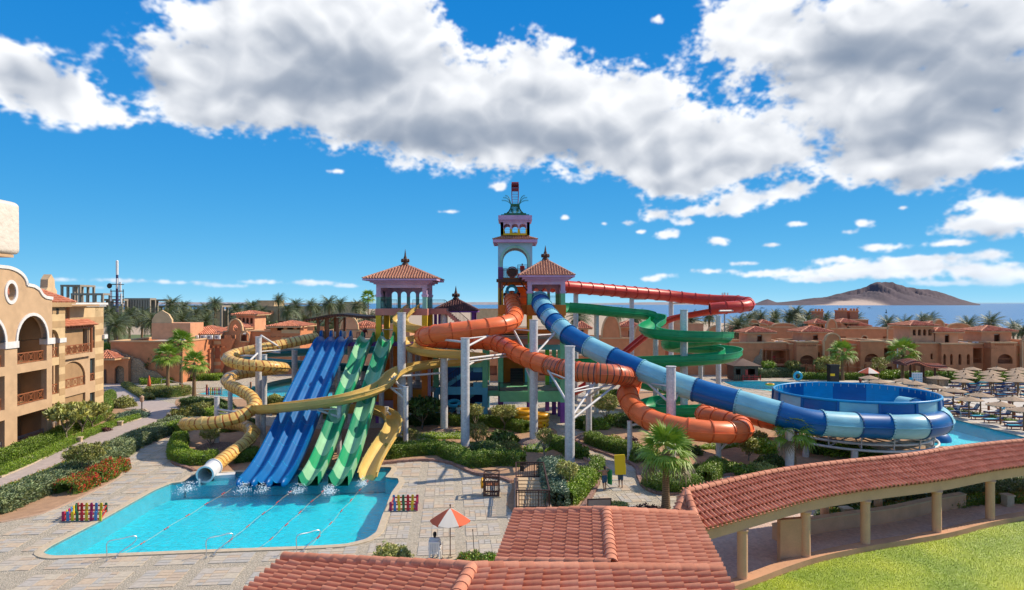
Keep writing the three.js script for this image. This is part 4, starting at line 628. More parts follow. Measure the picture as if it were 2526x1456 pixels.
// distant: unfinished concrete frames, sand hotel, white blocks
function concreteFrame(label,d,vx0,vx1,vyTop,nx,ny,o={}){
const x0=X(vx0,d),x1=X(vx1,d),y1=Y(vyTop,d),y0=o.y0??-4,w=x1 - x0,h=y1 - y0,V=thing('concrete_frame',label,'building',[(x0 + x1)/ 2,y0,-d]);const g=mb(),s=mb(),dp=o.dp??w*.4;
for(let i=0;i<=nx;i++)for(const z of[0,-dp])g.box(-w / 2 + w*i / nx,h / 2,z,.7,h,.7);for(let j=1;j<=ny;j++)s.box(0,h*j / ny,-dp / 2,w + .8,.7,dp + .8);g.build('concrete_column',M.concrete,V);s.build('concrete_floor',M.concrete,V);
if(o.fill){const f=mb();for(let i=0;i<nx;i++)if((i*7 + 3)% 4)f.box(-w / 2 + w*(i + .5)/ nx,h / ny*.4,-1,w / nx*.9,h / ny*.7,.3);f.build('infill_wall',M.sandy,V);}
}
concreteFrame('unfinished grey concrete building frame just right of the hotel roof',230,178,252,726,4,2,{y0:5});
concreteFrame('topmost open concrete frame beside the little hotel gablet',240,152,196,705,3,2,{y0:5,dp:8});
concreteFrame('low grey concrete frame left of the antenna mast foot',235,252,300,740,2,1,{y0:6,fill:true});
concreteFrame('unfinished roof frame with rows of thin props right of the mast',240,310,368,738,9,1,{y0:9});
concreteFrame('long low unfinished block behind the left palm grove',250,280,545,756,14,1,{y0:4,fill:true,dp:12});
concreteFrame('small open concrete frame above the left palms',245,380,412,741,1,1,{y0:6});
concreteFrame('pale unfinished block with dark openings left of the sand hotel',270,530,640,752,6,1,{y0:3,fill:true});
{const d=265,V=thing('sand_hotel','wide sand coloured building behind the tall single palm','building',[0,0,-d]);const x=(zx)=>X(zC(zx,0)[0],d),y=(zy)=>Y(zC(0,zy)[1],d);const hs=(a,n,w,h,y0,arch)=>Array.from({length:n},(_,i)=>({x:3 + i*a,y:y0,w,h,...(arch?{arch}:{})}));
volume(V,(x(445)+ x(1210))/ 2,-8,x(1210)- x(445),16,y(440),{m:M.sandy,holes:hs(6.4,10,3.4,4.2,2),trim:M.sandy});volume(V,(x(445)+ x(630))/ 2,-9,x(630)- x(445),12,y(376),{m:M.sandy,trim:M.sandy,holes:[]});volume(V,(x(1212)+ x(1440))/ 2,-6,x(1440)- x(1212),16,y(412),{m:M.sandy,holes:hs(6,3,3.2,5,1,1.6)});volume(V,(x(1442)+ x(1560))/ 2,-5,x(1560)- x(1442),14,y(392),{m:M.cream,holes:[]});
const g=mb();g.b(x(560),y(520),1,x(665),y(480),4);g.build('entrance_canopy',M.darkwood,V);}
backVilla('pale arcaded building by the sea between the stair roof and main tower',290,1160,1232,763,{m:M.sandy,dp:10,holes:Array.from({length:6},(_,i)=>({x:.7 + i*2.1,y:4.4,w:1.2,h:2.4,arch:.6}))});
backVilla('low cream block on the skyline right of the sand hotel',300,940,1000,765,{m:M.cream,holes:[]});
{const d=190,t=thing('antenna_mast','tall dark antenna mast with white panels on the left skyline','antenna mast',[X(288,d),-2,-d]);const h=Y(643,d)+ 2,g=mb();g.bar(V3(0,0,0),V3(0,h*.85,0),.55,.32,10);g.build('mast_pole',mat(lin(.06,.05,.12)),t);
const w=mb();w.bar(V3(0,h*.85,0),V3(0,h*.985,0),.36,.36,10);w.build('radome',M.plastic,t);const b=mb();b.ball(0,h*.99,0,.4,.4,.4);b.build('beacon',M.plastic,t);const p=mb();for(const[yy,dx]of[[.72,1.3],[.63,-1.4],[.6,1.5],[.76,.3]])p.box(dx,h*yy,.6,.45,3,.3);p.build('panel_antenna',M.plastic,t);const k=mb();for(const yy of[.56,.62,.68,.75]){k.add(new THREE.TorusGeometry(1.7,.1,5,14),new THREE.Matrix4().makeRotationX(Math.PI / 2).setPosition(0,h*yy,0));}for(const dx of[-1.8,1.8])k.bar(V3(dx,h*.55,0),V3(dx,h*.7,0),.12,.12,5);k.ball(-2,h*.735,.4,.8,.8,.3);k.build('antenna_bracket',M.iron,t);}
{const d=260,t=thing('antenna_mast','short white antenna cluster above the end of the red tube','antenna mast',[X(1787,d),2,-d]);const h=Y(722,d)- 2,g=mb();g.bar(V3(0,0,0),V3(0,h,0),.3,.3,6);g.build('mast_pole',M.greyiron,t);const p=mb();for(const dx of[-1,0,1.1])p.box(dx,h - 1.6,.4,.5,3,.4);p.build('panel_antenna',M.plastic,t);}
// =====================================================================================
// SLIDE TOWERS
// =====================================================================================
function finial(parent,x,y,z,h,m=M.darkwood){const g=mb();g.lathe([[0,0],[.36,.02],[.42,.12],[.2,.3],[.34,.42],[.4,.56],[.3,.7],[.16,.8],[.2,.9],[.12,1.0],[.09,1.3],[0,h]],x,y,z,12);for(let i=0;i<6;i++){const a=i*Math.PI / 3;g.ball(x + Math.cos(a)*.38,y + .5,z + Math.sin(a)*.38,.13,.24,.13,6);}g.build('finial',m,parent);}
function bandColumn(parent,x,z,w,bands,y0=0,d=w){let y=y0;for(const[y1,m]of bands){const g=mb();g.b(x - w / 2,y,z - d / 2,x + w / 2,y1,z + d / 2);g.build('column',m,parent);y=y1;}}
function colCap(parent,x,y,z,w,m){const g=mb();g.box(x,y,z,w*1.25,.16,w*1.25);g.box(x,y + .14,z,w*1.4,.12,w*1.4);g.build('column_capital',m,parent);}
// open pavilion with arcaded back and side walls; floor slab on top of y0
function pavilion(parent,x0,x1,zf,zb,y0,y1,o){
const{upper=M.lilac,lower=M.teal,split=y0 +(y1 - y0)*.5,slab=M.salmon,sh=.75,rw,rise,arches=4,sideA=2}=o,w=x1 - x0,d=zf - zb,cw=.5,H=y1 - y0;
for(const[x,z]of[[x0 + .25,zf - .25],[x1 - .25,zf - .25],[x0 + .25,zb + .25],[x1 - .25,zb + .25]]){bandColumn(parent,x,z,cw,[[split,lower],[y1,upper]],y0);colCap(parent,x,split + .02,z,cw,upper);}
const wall=(len,n,m0,name)=>{const q=(len - .3)/ n,hs=Array.from({length:n},(_,i)=>({x:.15 + i*q + q*.17,y:.02,w:q*.66,h:H*.72,arch:q*.33}));for(const[a,b,m]of[[0,split - y0,lower],[split - y0 + .002,H - .4,upper]]){const s=new THREE.Shape([[0,a],[len,a],[len,b],[0,b]].map((p)=>new THREE.Vector2(...p)));for(const hO of hs){const lo=Math.max(a,hO.y),hi=Math.min(b,hO.y + hO.h);if(hi<=lo)continue;const sp=hO.y + hO.h - hO.arch;const p=new THREE.Path();const e=.001;if(hi<=sp){p.moveTo(hO.x,lo + e);p.lineTo(hO.x,hi - e);p.lineTo(hO.x + hO.w,hi - e);p.lineTo(hO.x + hO.w,lo + e);}else{p.moveTo(hO.x,lo + e);p.lineTo(hO.x,sp);for(let k=1;k<12;k++){const t=Math.PI - Math.PI*k / 12;p.lineTo(hO.x + hO.w / 2 + Math.cos(t)*hO.w / 2,sp + Math.sin(t)*hO.arch);}p.lineTo(hO.x + hO.w,sp);p.lineTo(hO.x + hO.w,lo + e);}p.closePath();s.holes.push(p);}const g=mb();const ex=new THREE.ExtrudeGeometry(s,{depth:.3,bevelEnabled:false});g.add(ex,m0);g.build(name,m,parent);}};
wall(w - 1.0,arches,new THREE.Matrix4().makeTranslation(x0 + .5,y0,zb + .1),'arcade_wall');
wall(d - 1.0,sideA,new THREE.Matrix4().makeRotationY(Math.PI / 2).setPosition(x0 + .1,y0,zf - .5),'arcade_wall');
if(o.right)wall(d - 1.0,sideA,new THREE.Matrix4().makeRotationY(Math.PI / 2).setPosition(x1 - .4,y0,zf - .5),'arcade_wall');
const l=mb();l.b(x0 + .02,y1 - .4,zf - .48,x1 - .02,y1,zf - .02);l.b(x0 + .02,y1 - .4,zb + .02,x1 - .02,y1,zb + .48);l.b(x0 + .03,y1 - .4,zb + .48,x0 + .47,y1,zf - .48);l.b(x1 - .47,y1 - .4,zb + .48,x1 - .03,y1,zf - .48);l.b(x0 + .47,y1 - .1,zb + .48,x1 - .47,y1 - .02,zf - .48);l.build('lintel',upper,parent);
const c=mb();c.b(x0 - .25,y1,zb - .25,x1 + .25,y1 + .18,zf + .25);c.b(x0 - .6,y1 + .18,zb - .6,x1 + .6,y1 + .4,zf + .6);c.build('cornice',M.lilacTrim,parent);
const s=mb();s.b(x0 - .08,y0 - sh,zb - .08,x1 + .08,y0,zf + .08);s.build('floor_slab',slab,parent);
hipRoof(parent,(x0 + x1)/ 2,(zf + zb)/ 2,rw,d +(rw - w),y1 + .62,rise,{tw:.3,tl:.36,mats:clayTan,most:300,fascia:M.lilacTrim,fh:.22,capW:.3});
}
const TL=thing('slide_tower','left slide tower, lilac and mint pavilion with tiled hip roof above the blue slides','tower',[0,0,0]);
{reseed(61);
const x0=-15.3,x1=-9.6,zf=-73,zb=-78.2,y0=12.88;
pavilion(TL,x0,x1,zf,zb,y0,15.62,{rw:8.2,rise:1.75,right:false});
finial(TL,(x0 + x1)/ 2,17.95,(zf + zb)/ 2,1.9);
{const g=mb();railBars(g,V3(x0 + .5,y0,zf - .2),V3(-13.0,y0,zf - .2),0,1.0);railBars(g,V3(-11.2,y0,zf - .2),V3(x1 - .5,y0,zf - .2),0,1.0);railBars(g,V3(x1 - .2,y0,zf - .5),V3(x1 - .2,y0,zb + 2.5),0,1.0);g.build('railing',M.iron,TL);}
for(const[x,z]of[[x0 + .25,zf - .25],[x1 - .25,zf - .25],[x0 + .25,zb + .25],[x1 - .25,zb + .25]])bandColumn(TL,x,z,.6,[[2.4,M.purple],[8.6,M.orange],[y0 - .76,M.yellow]]);
bandColumn(TL,-13.1,-73.4,.6,[[8.6,M.orange],[y0 - .76,M.yellow]]);
// slide platform
{const g=mb();g.b(-22.2,8.7,-80,-8.6,9.14,-72.2);g.build('platform_slab',M.purple,TL);const e=mb();e.b(-22.0,9.14,-79.8,-8.8,9.18,-72.4);e.build('platform_floor',M.concrete,TL);const r=mb();railBars(r,V3(-22.1,9.15,-79.9),V3(-8.7,9.15,-79.9),0,1.1);railBars(r,V3(-22.1,9.15,-72.3),V3(-22.1,9.15,-79.9),0,1.1);railBars(r,V3(-9.9,9.15,-72.3),V3(-8.7,9.15,-72.3),0,1.1);railBars(r,V3(-17.3,9.15,-72.3),V3(-17.0,9.15,-72.3),0,1.1);r.build('railing',M.iron,TL);
for(const x of[-21.6,-18.2,-14.7,-11.5])for(const z of[-73,-79]){const c=mb();c.bar(V3(x,0,z),V3(x,8.7,z),.3,.3,12);c.build('column',M.galv,TL);}}
// ground floor kiosk wall: orange frame, lilac shutters
{const g=mb();g.b(-15.6,0,-75.6,-9.9,3.55,-74.3);g.build('wall',M.orange,TL);const p=mb();p.b(-14.9,.05,-74.3,-12.5,2.35,-74.25);p.b(-12.2,.05,-74.3,-10.4,2.35,-74.25);p.build('shutter',M.lilac,TL);const b=mb();b.b(-15.8,2.55,-75.7,-9.8,3.6,-74.15);b.build('wall_band',M.amber,TL);const f=mb();f.b(-22,3.3,-84,-9.0,3.54,-74.4);f.build('floor_slab',M.concrete,TL);const r=mb();railBars(r,V3(-22,3.55,-74.5),V3(-9.9,3.55,-74.5),0,1.05);r.build('railing',M.iron,TL);const bk=mb();bk.b(-21.5,0,-83.5,-15.8,3.3,-83.2);bk.b(-15.6,3.6,-83.6,-9.9,8.6,-83.3);bk.build('wall',M.villa,TL);const li=mb();li.b(-10.0,0,-74.6,-9.35,6.4,-74.0);li.build('column',M.lilac,TL);}
}
{// brown wavy shade roof over the start of the blue slides
const S=thing('shade_canopy','dark brown wavy timber shade roof over the start of the blue slides','canopy',[0,0,0]);const pts=[];for(let i=0;i<=24;i++){const t=i / 24;pts.push([mixv(-23.4,-15.5,t),11.75 + .42*Math.sin(t*6.3 - 1.2)*.5 + t*.35]);}
const sh=new THREE.Shape();pts.forEach((p,i)=>i?sh.lineTo(...p):sh.moveTo(...p));[...pts].reverse().forEach((p)=>sh.lineTo(p[0],p[1]+ .16));const g=mb();g.extrude(sh,5,new THREE.Matrix4().makeTranslation(0,0,-78.2));g.build('roof',M.darkwood,S);
const sl=mb();for(let i=0;i<24;i +=1)sl.b(pts[i][0],pts[i][1]- .14,-78.3,pts[i][0]+ .08,pts[i][1]- .01,-73.0);sl.build('rafter',M.wood,S);
for(const vx of[788,811,835]){const p=mb();const x=X(vx,75);p.b(x - .13,9.15,-74.6,x + .13,11.8,-74.3);p.beam(V3(x,11,-74.45),V3(x + .7,11.75,-74.45),.1,.1);p.build('post',M.wood,S);const q=mb();q.b(x - .13,9.15,-77.8,x + .13,11.8,-77.5);q.build('post',M.wood,S);}
}
const TS=thing('stair_building','green and blue stair building with dark tiled roof between the two towers','building',[0,0,0]);
{reseed(62);const x0=-9.3,x1=-2.9,zf=-77;
for(const x of[x0,x1])for(const z of[zf,-84])bandColumn(TS,x +(x<-5?.3:-.3),z,.6,[[3.5,M.sky],[9.2,M.mint]]);
for(const[y,m,h]of[[9.2,M.mint,.5],[6.5,M.mint,.6],[3.55,M.sky,.9]]){const g=mb();g.b(x0 + .6,y - h,zf - .25,x1 - .6,y,zf + .2);g.build('beam',m,TS);}
for(const y of[9.2,6.5,3.55]){const g=mb();g.b(x0 + 3.6,y - .25,-84,x1 - .1,y - .02,zf - .26);g.build('floor_slab',M.concrete,TS);}
// blue wall with stepped flights
const flight=(xa,ya,xb,yb,z,m)=>{const n=Math.round(Math.abs(yb - ya)/ .17),g=mb();for(let i=0;i<n;i++){const x=mixv(xa,xb,i / n),xe=mixv(xa,xb,(i + 1)/ n),y=mixv(ya,yb,(i + 1)/ n);g.b(x,y - .55,z - 1.2,xe,y,z);}g.build('stair_flight',m,TS);const r=mb();const k=14;for(let i=0;i<k;i++)r.bar(V3(mixv(xa,xb,i / k),mixv(ya,yb,i / k),z),V3(mixv(xa,xb,i / k),mixv(ya,yb,i / k)+ 1,z),.02,.02,4);r.beam(V3(xa,ya + 1,z),V3(xb,yb + 1,z),.06,.06);r.beam(V3(xa,ya + .15,z),V3(xb,yb + .15,z),.04,.04);r.build('stair_railing',M.iron,TS);};
flight(-8.2,0,-4.0,3.3,zf - 1,M.sky);flight(-8.2,3.55,-4.0,6.4,zf - .6,M.sky);flight(-4.6,6.5,-8.6,9.1,zf - 2.4,M.mint);
{const w=mb();w.b(-4.4,0,zf - .3,x1,1.7,zf);w.b(x1 - .6,0,zf - .3,x1 + .02,6.4,zf + .02);w.b(x0,2.65,zf - .3,x1,3.5,zf + .05);w.b(-4.6,3.5,zf - .3,x1 - .6,4.1,zf + .02);w.b(-4.6,5.3,zf - .3,x1 - .6,6.4,zf + .02);w.build('wall',M.sky,TS);const d=mb();d.b(x0 + .6,0,-84.2,x1 - .5,6.4,-84);d.build('back_wall',M.blue,TS);const n=mb();n.b(x0 + .6,0,zf - 3.2,x1 - .6,2.6,zf - 3);n.build('inner_wall',M.navy,TS);}
{const r=mb();railBars(r,V3(x0 + .6,3.55,zf),V3(-6.6,3.55,zf),0,1.05);railBars(r,V3(-4.5,6.5,zf),V3(x1 - .6,6.5,zf),0,1.0);railBars(r,V3(-9.3,9.2,zf),V3(x1,9.2,zf),0,1.0);r.build('railing',M.iron,TS);}
// bridge and upper stair beside the left pavilion
{const g=mb();g.b(-9.6,12.2,-77.5,-7.6,12.88,-75.2);g.build('landing_slab',M.salmon,TS);const r=mb();railBars(r,V3(-9.5,12.88,-75.2),V3(-7.8,12.88,-75.2),0,1.0);r.beam(V3(-7.8,13.88,-75.2),V3(-4.4,11.0,-75.2),.06,.06);for(let i=0;i<22;i++){const t=i / 22;r.bar(V3(mixv(-7.8,-4.4,t),mixv(12.9,10.05,t),-75.2),V3(mixv(-7.8,-4.4,t),mixv(13.88,11.0,t),-75.2),.016,.016,4);}railBars(r,V3(-4.4,10,-75.2),V3(-1.9,10,-75.2),0,1.0);r.build('railing',M.iron,TS);const s=mb();for(let i=0;i<16;i++){const t=i / 16;s.b(mixv(-7.8,-4.4,t),mixv(12.9,10,(i + 1)/ 16)- .5,-77,mixv(-7.8,-4.4,(i + 1)/ 16),mixv(12.9,10,(i + 1)/ 16),-75.3);}s.b(-4.4,9.3,-77.4,-1.7,10,-75.2);s.build('stair_flight',M.salmon,TS);}
hipRoof(TS,-7.1,-82,5.6,5.6,12.55,1.5,{tw:.3,tl:.36,mats:clayBrown,most:120,fascia:M.purple,fh:.2});finial(TS,-7.1,14.0,-82,1.75);
for(const[x,z]of[[-9.4,-79.7],[-4.8,-79.7],[-9.4,-84.3],[-4.8,-84.3]])bandColumn(TS,x,z,.35,[[12.4,M.purple]],9.2);
}
const TM=thing('main_tower','tall slim tower with blue arch, belfry and green crown with curled red ladder','tower',[0,0,0]);
{reseed(63);const cx=.38,cz=-80.2,hw=2.07;
// legs with colour bands from the ground up
for(const[sx,sz]of[[-1,1],[1,1],[-1,-1],[1,-1]])bandColumn(TM,cx + sx*(hw - .3),cz + sz*(hw - .3),.6,[[2.75,M.purple],[8.6,M.mint],[9.9,M.salmon],[13.0,M.yellow],[15.3,M.yellow],[16.4,M.salmon],[17.85,M.purple]]);
for(const[y,h,m]of[[16.6,.9,M.orange],[13.3,1.1,M.orange],[10.4,.55,M.orange],[9.6,.9,M.salmon],[3.4,.6,M.mint]]){const g=mb();g.b(cx - hw + .05,y - h,cz - hw + .05,cx + hw - .05,y,cz + hw - .05);g.build('floor_slab',m,TM);}
const mo=mb();mo.b(cx + .1,13.3,cz - 1.4,cx + hw - .35,15.6,cz - 1.1);mo.b(cx - hw + .4,3.4,cz - hw + .2,cx + hw - .4,8.6,cz - hw + .4);mo.build('inner_wall',M.orange,TM);
// arched stage
const y0=17.85,y1=20.75,stage=mb();const hole={x:.55,y:0,w:hw*2 - 1.1,h:2.3,arch:1.45};
for(const[ry,X0,Z0]of[[0,cx - hw,cz + hw],[Math.PI,cx + hw,cz - hw]])addWall(stage,hw*2,y1 - y0,.5,[hole],placeWall(X0,y0,Z0,ry));for(const[ry,X0,Z0]of[[Math.PI / 2,cx + hw,cz + hw - .501],[-Math.PI / 2,cx - hw,cz - hw + .501]])addWall(stage,hw*2 - 1.002,y1 - y0,.5,[{...hole,x:.05,w:hole.w}],placeWall(X0,y0,Z0,ry));stage.build('arch_stage',M.paleblue,TM);
{const t=mb();for(const[ry,X0,Z0]of[[0,cx - hw,cz + hw]])archTrim(t,{...hole,open:true},.3,.05,placeWall(X0,y0,Z0,ry),.02);t.build('arch_trim',M.teal,TM);}
{const r=mb();const q=.45;railBars(r,V3(cx - hw + q,16.62,cz + hw - .1),V3(cx - .9,16.62,cz + hw - .1),0,1.05);railBars(r,V3(cx + .3,16.62,cz + hw - .1),V3(cx + hw - q,16.62,cz + hw - .1),0,1.5);railBars(r,V3(cx + hw - .1,16.62,cz - hw + q),V3(cx + hw - .1,16.62,cz + hw - q),0,1.05);r.build('railing',M.iron,TM);}
// timber gallery in front with lattice
{const g=mb();g.b(cx - hw - .15,16.0,cz + hw,2.2,16.35,cz + hw + 1.7);g.b(cx - hw + .2,13.3,cz + hw + 1.3,cx - hw + .45,16.0,cz + hw + 1.55);g.b(1.75,13.3,cz + hw + 1.3,2.0,16.0,cz + hw + 1.55);g.build('timber_gallery',M.darkwood,TM);const l=mb();const a=V3(cx - hw + .1,16.35,cz + hw + 1.6),b=V3(2.2,16.35,cz + hw + 1.6);railBars(l,a,b,0,1.2,{sp:.1,rail:.07});for(let i=1;i<9;i++)l.beam(a.clone().setY(16.4 + i*.12),V3(cx + .4,16.4 + i*.12,cz + hw + 1.6),.03,.05);l.build('gallery_railing',M.darkwood,TM);const br=mb();for(const s of[0,1]){const xa=s?1.75:cx - hw + .45,k=s?-1:1;for(let i=0;i<5;i++)br.beam(V3(xa + k*i*.14,15.0 + i*.2 - i*i*.005,cz + hw + 1.42),V3(xa + k*(i + 1)*.14,15.2 + i*.2,cz + hw + 1.42),.14,.14);}br.build('gallery_bracket',M.darkwood,TM);}
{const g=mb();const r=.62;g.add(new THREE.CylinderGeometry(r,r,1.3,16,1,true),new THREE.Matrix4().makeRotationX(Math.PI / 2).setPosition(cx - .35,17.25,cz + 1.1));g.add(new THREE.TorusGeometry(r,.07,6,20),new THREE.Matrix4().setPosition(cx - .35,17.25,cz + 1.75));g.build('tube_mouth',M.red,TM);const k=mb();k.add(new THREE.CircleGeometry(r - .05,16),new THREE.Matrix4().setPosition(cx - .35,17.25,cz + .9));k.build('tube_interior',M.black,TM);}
// skirt roof
hipRoof(TM,cx,cz,5.3,5.3,21.15,.98,{tw:.28,tl:.34,mats:clayTan,most:160,top:.37 / .37*.999,fascia:M.lilacTrim,fh:.38,capW:.28});
{const g=mb();g.b(cx - hw - .12,20.75,cz - hw - .12,cx + hw + .12,20.95,cz + hw + .12);g.build('cornice',M.lilacTrim,TM);}
// belfry
const bw=1.76,b0=21.75,b1=23.3,hs=[0,1,2].map((i)=>({x:.42 + i*.96,y:.28,w:.68,h:1.05,arch:.34}));
{const low=mb(),up=mb();for(let k=0;k<4;k++){const ry=k*Math.PI / 2,m=new THREE.Matrix4().makeTranslation(cx,0,cz).multiply(new THREE.Matrix4().makeRotationY(ry)).multiply(new THREE.Matrix4().makeTranslation(-bw,0,bw));const L=bw*2,piers=[[0,.42],[1.1,1.38],[2.06,2.34],[3.02,L]];for(const[a,b]of piers)low.add(boxGeo,m.clone().multiply(new THREE.Matrix4().compose(V3((a + b)/ 2,b0 + .36,-.17),new THREE.Quaternion(),V3(b - a -(k % 2?.0:0),.72,.34))));low.add(boxGeo,m.clone().multiply(new THREE.Matrix4().compose(V3(L / 2,b0 + .1,-.18),new THREE.Quaternion(),V3(L - .01,.24,.3))));const s=new THREE.Shape([[.0,.72],[L,.72],[L,b1 - b0],[0,b1 - b0]].map((p)=>new THREE.Vector2(...p)));for(const h of hs){const p=new THREE.Path();p.moveTo(h.x,.721);for(let i=0;i<=10;i++){const a=Math.PI - Math.PI*i / 10;p.lineTo(h.x + .34 + Math.cos(a)*.4,1.0 + Math.sin(a)*.36);}p.lineTo(h.x + .68,.721);p.closePath();s.holes.push(p);}const e=new THREE.ExtrudeGeometry(s,{depth:.34,bevelEnabled:false});e.translate(0,b0,-.34);up.add(e,m);}low.build('belfry_pier',M.yellow,TM);up.build('belfry_wall',M.lilac,TM);}
{const g=mb();g.b(cx - bw - .1,23.3,cz - bw - .1,cx + bw + .1,23.55,cz + bw + .1);g.b(cx - bw - .28,23.55,cz - bw - .28,cx + bw + .28,24.1,cz + bw + .28);g.build('cornice',M.lilacTrim,TM);const c=mb();const G=M.green??mat(lin(.01,.12,.05),{roughness:.5});c.b(cx - 1.7,24.1,cz - 1.7,cx + 1.7,24.25,cz + 1.7);c.b(cx - 1.35,24.25,cz - 1.35,cx + 1.35,24.45,cz + 1.35);c.b(cx - .55,25.5,cz - .55,cx + .55,25.72,cz + .55);c.build('crown_plinth',G,TM);
const l=mb();for(let k=0;k<4;k++)for(let i=0;i<=12;i++){const t=i / 12*2 - 1,R=new THREE.Matrix4().makeRotationY(k*Math.PI / 2),P=[0,.33,.66,1].map((u)=>{const w=mixv(1.12,.52,1 - Math.pow(1 - u,2.2));return V3(t*w,24.4 + u*1.15,w).applyMatrix4(R).add(V3(cx,0,cz));});for(let j=0;j<3;j++)l.bar(P[j],P[j + 1],.03,.03,4);}l.build('crown_lattice',G,TM);
const f=mb();for(const s of[-1,1])for(const[dx,dy]of[[1.0,.85],[1.15,.5],[.75,1.1]])for(const dz of[-.3,.3])f.tube([V3(cx + s*.5,25.7,cz + dz),V3(cx + s*(.5 + dx*.25),25.7 + dy*.6,cz + dz),V3(cx + s*(.5 + dx*.6),25.7 + dy*.95,cz + dz),V3(cx + s*(.5 + dx),25.7 + dy,cz + dz)],.022,4,8);f.build('crown_leaf',G,TM);}
{const R=M.crimson??mat(lin(.18,.008,.02),{roughness:.5});const s=mb();for(const k of[-1,1])s.tube([V3(cx + k*.36,25.7,cz),V3(cx + k*.4,26.6,cz - .25),V3(cx + k*.42,27.5,cz - .1),V3(cx + k*.42,28.2,cz + .15)],.055,5,20);for(let i=0;i<9;i++){const y=25.95 + i*.2;s.bar(V3(cx - .4,y,cz - .18),V3(cx + .4,y,cz - .18),.025,.025,4);}s.build('crown_ladder',R,TM);const c=mb();const P=[];for(let i=0;i<=10;i++){const a=-.6 + i / 10*3.6;P.push([.42*Math.cos(a),28.05 + .42*Math.sin(a)]);}const sh=new THREE.Shape();P.forEach((p,i)=>i?sh.lineTo(...p):sh.moveTo(...p));[...P].reverse().forEach((p)=>sh.lineTo(p[0]*.8,28.05 +(p[1]- 28.05)*.8));c.extrude(sh,.88,new THREE.Matrix4().makeRotationY(Math.PI / 2).setPosition(cx - .44,0,cz + .1));c.b(cx - .44,27.3,cz + .12,cx + .44,27.72,cz + .2);c.build('crown_scroll',R,TM);}
}
const TR=thing('slide_tower','right slide tower, lilac pavilion with orange floor where the blue tube starts','tower',[0,0,0]);
{reseed(64);const x0=1.75,x1=6.0,zf=-73,zb=-77.6,y0=13.3;
pavilion(TR,x0,x1,zf,zb,y0,16.0,{rw:6.2,rise:1.95,right:true,lower:M.mint,slab:M.orange,sh:1.2,arches:3,split:y0 + 1.35});finial(TR,(x0 + x1)/ 2,18.5,(zf + zb)/ 2,1.75);
{const g=mb();railBars(g,V3(x0 + 2.3,y0,zf - .2),V3(x1 - .5,y0,zf - .2),0,1.0);railBars(g,V3(x0 - 1.2,y0,zf - .9),V3(x0,y0,zf - .9),0,1.0);g.build('railing',M.iron,TR);const s=mb();s.b(-1.6,y0 - 1.1,-78.1,x0 - .09,y0 - .02,-74.2);s.build('bridge_slab',M.orange,TR);}
for(const[x,z]of[[x0 + .3,zf - .3],[x1 - .3,zf - .3],[x0 + .3,zb + .3],[x1 - .3,zb + .3]])bandColumn(TR,x,z,.5,[[2.3,M.purple],[9.0,M.mint],[10.2,M.lime],[y0 - 1.2,M.yellow]]);
for(const[xa,xb,ya,yb,m,z]of[[-1.4,7.0,9.95,10.45,M.orange,-75.2],[-1.4,7.0,8.7,9.7,M.salmon,-75.0],[1.6,6.6,8.0,8.6,M.sky,-76.4],[-1.4,6.4,2.2,3.4,M.mint,-74.2]]){const g=mb();g.b(xa,ya,z - .4,xb,yb,z);g.build('beam',m,TR);}
for(const y of[3.35,9.65]){const g=mb();g.b(-1.4,y - .3,-83,6.3,y,-74.65);g.build('floor_slab',M.concrete,TR);}{const r=mb();railBars(r,V3(-1.4,3.35,-74.4),V3(6.4,3.35,-74.4),0,1.05);railBars(r,V3(-3.2,3.0,-77.6),V3(-1.5,3.0,-77.6),0,1.05);railBars(r,V3(-1.4,9.7,-75.4),V3(6.4,9.7,-75.4),0,1.05);r.build('railing',M.iron,TR);}
for(const[x,z,m]of[[4.4,-81,M.lime],[6.1,-82.5,M.lilac],[5.1,-78.8,M.mint]])bandColumn(TR,x,z,.5,[[2.4,M.purple],[9,m]]);
{const g=mb();for(let i=0;i<18;i++)g.b(-.2,3.4 + i*.17,-79.2 - i*.25,1.4,3.57 + i*.17,-79.45 - i*.25);g.build('stair_flight',M.black,TR);const w=mb();w.b(1.6,3.4,-81,3.2,6.8,-80.8);w.b(4.6,3.4,-81.4,6.2,5.0,-81.2);w.build('inner_wall',M.sky,TR);const b=mb();b.b(-1.2,7.0,-82,1.4,8.7,-81.8);b.build('inner_wall',M.orange,TR);const p=mb();p.b(-3.4,2.4,-77.9,-1.45,3.0,-77.4);p.build('beam',M.mint,TR);const gl=mb();gl.b(-3.2,3.0,-83,-1.5,3.02,-77.9);gl.build('floor_slab',M.concrete,TR);}
}
// =====================================================================================
// SLIDES
// =====================================================================================
class Path{constructor(pts){this.c=new THREE.CatmullRomCurve3(pts,false,'centripetal');this.c.arcLengthDivisions=1200;this.L=this.c.getLength();}
frame(s){const u=Math.min(1,Math.max(0,s / this.L)),p=this.c.getPointAt(u),t=this.c.getTangentAt(u);if(s<0)p.addScaledVector(t,s);if(s>this.L)p.addScaledVector(t,s - this.L);const side=t.clone().cross(V3(0,1,0)).normalize(),up=side.clone().cross(t).normalize();return{p,t,side,up};}}
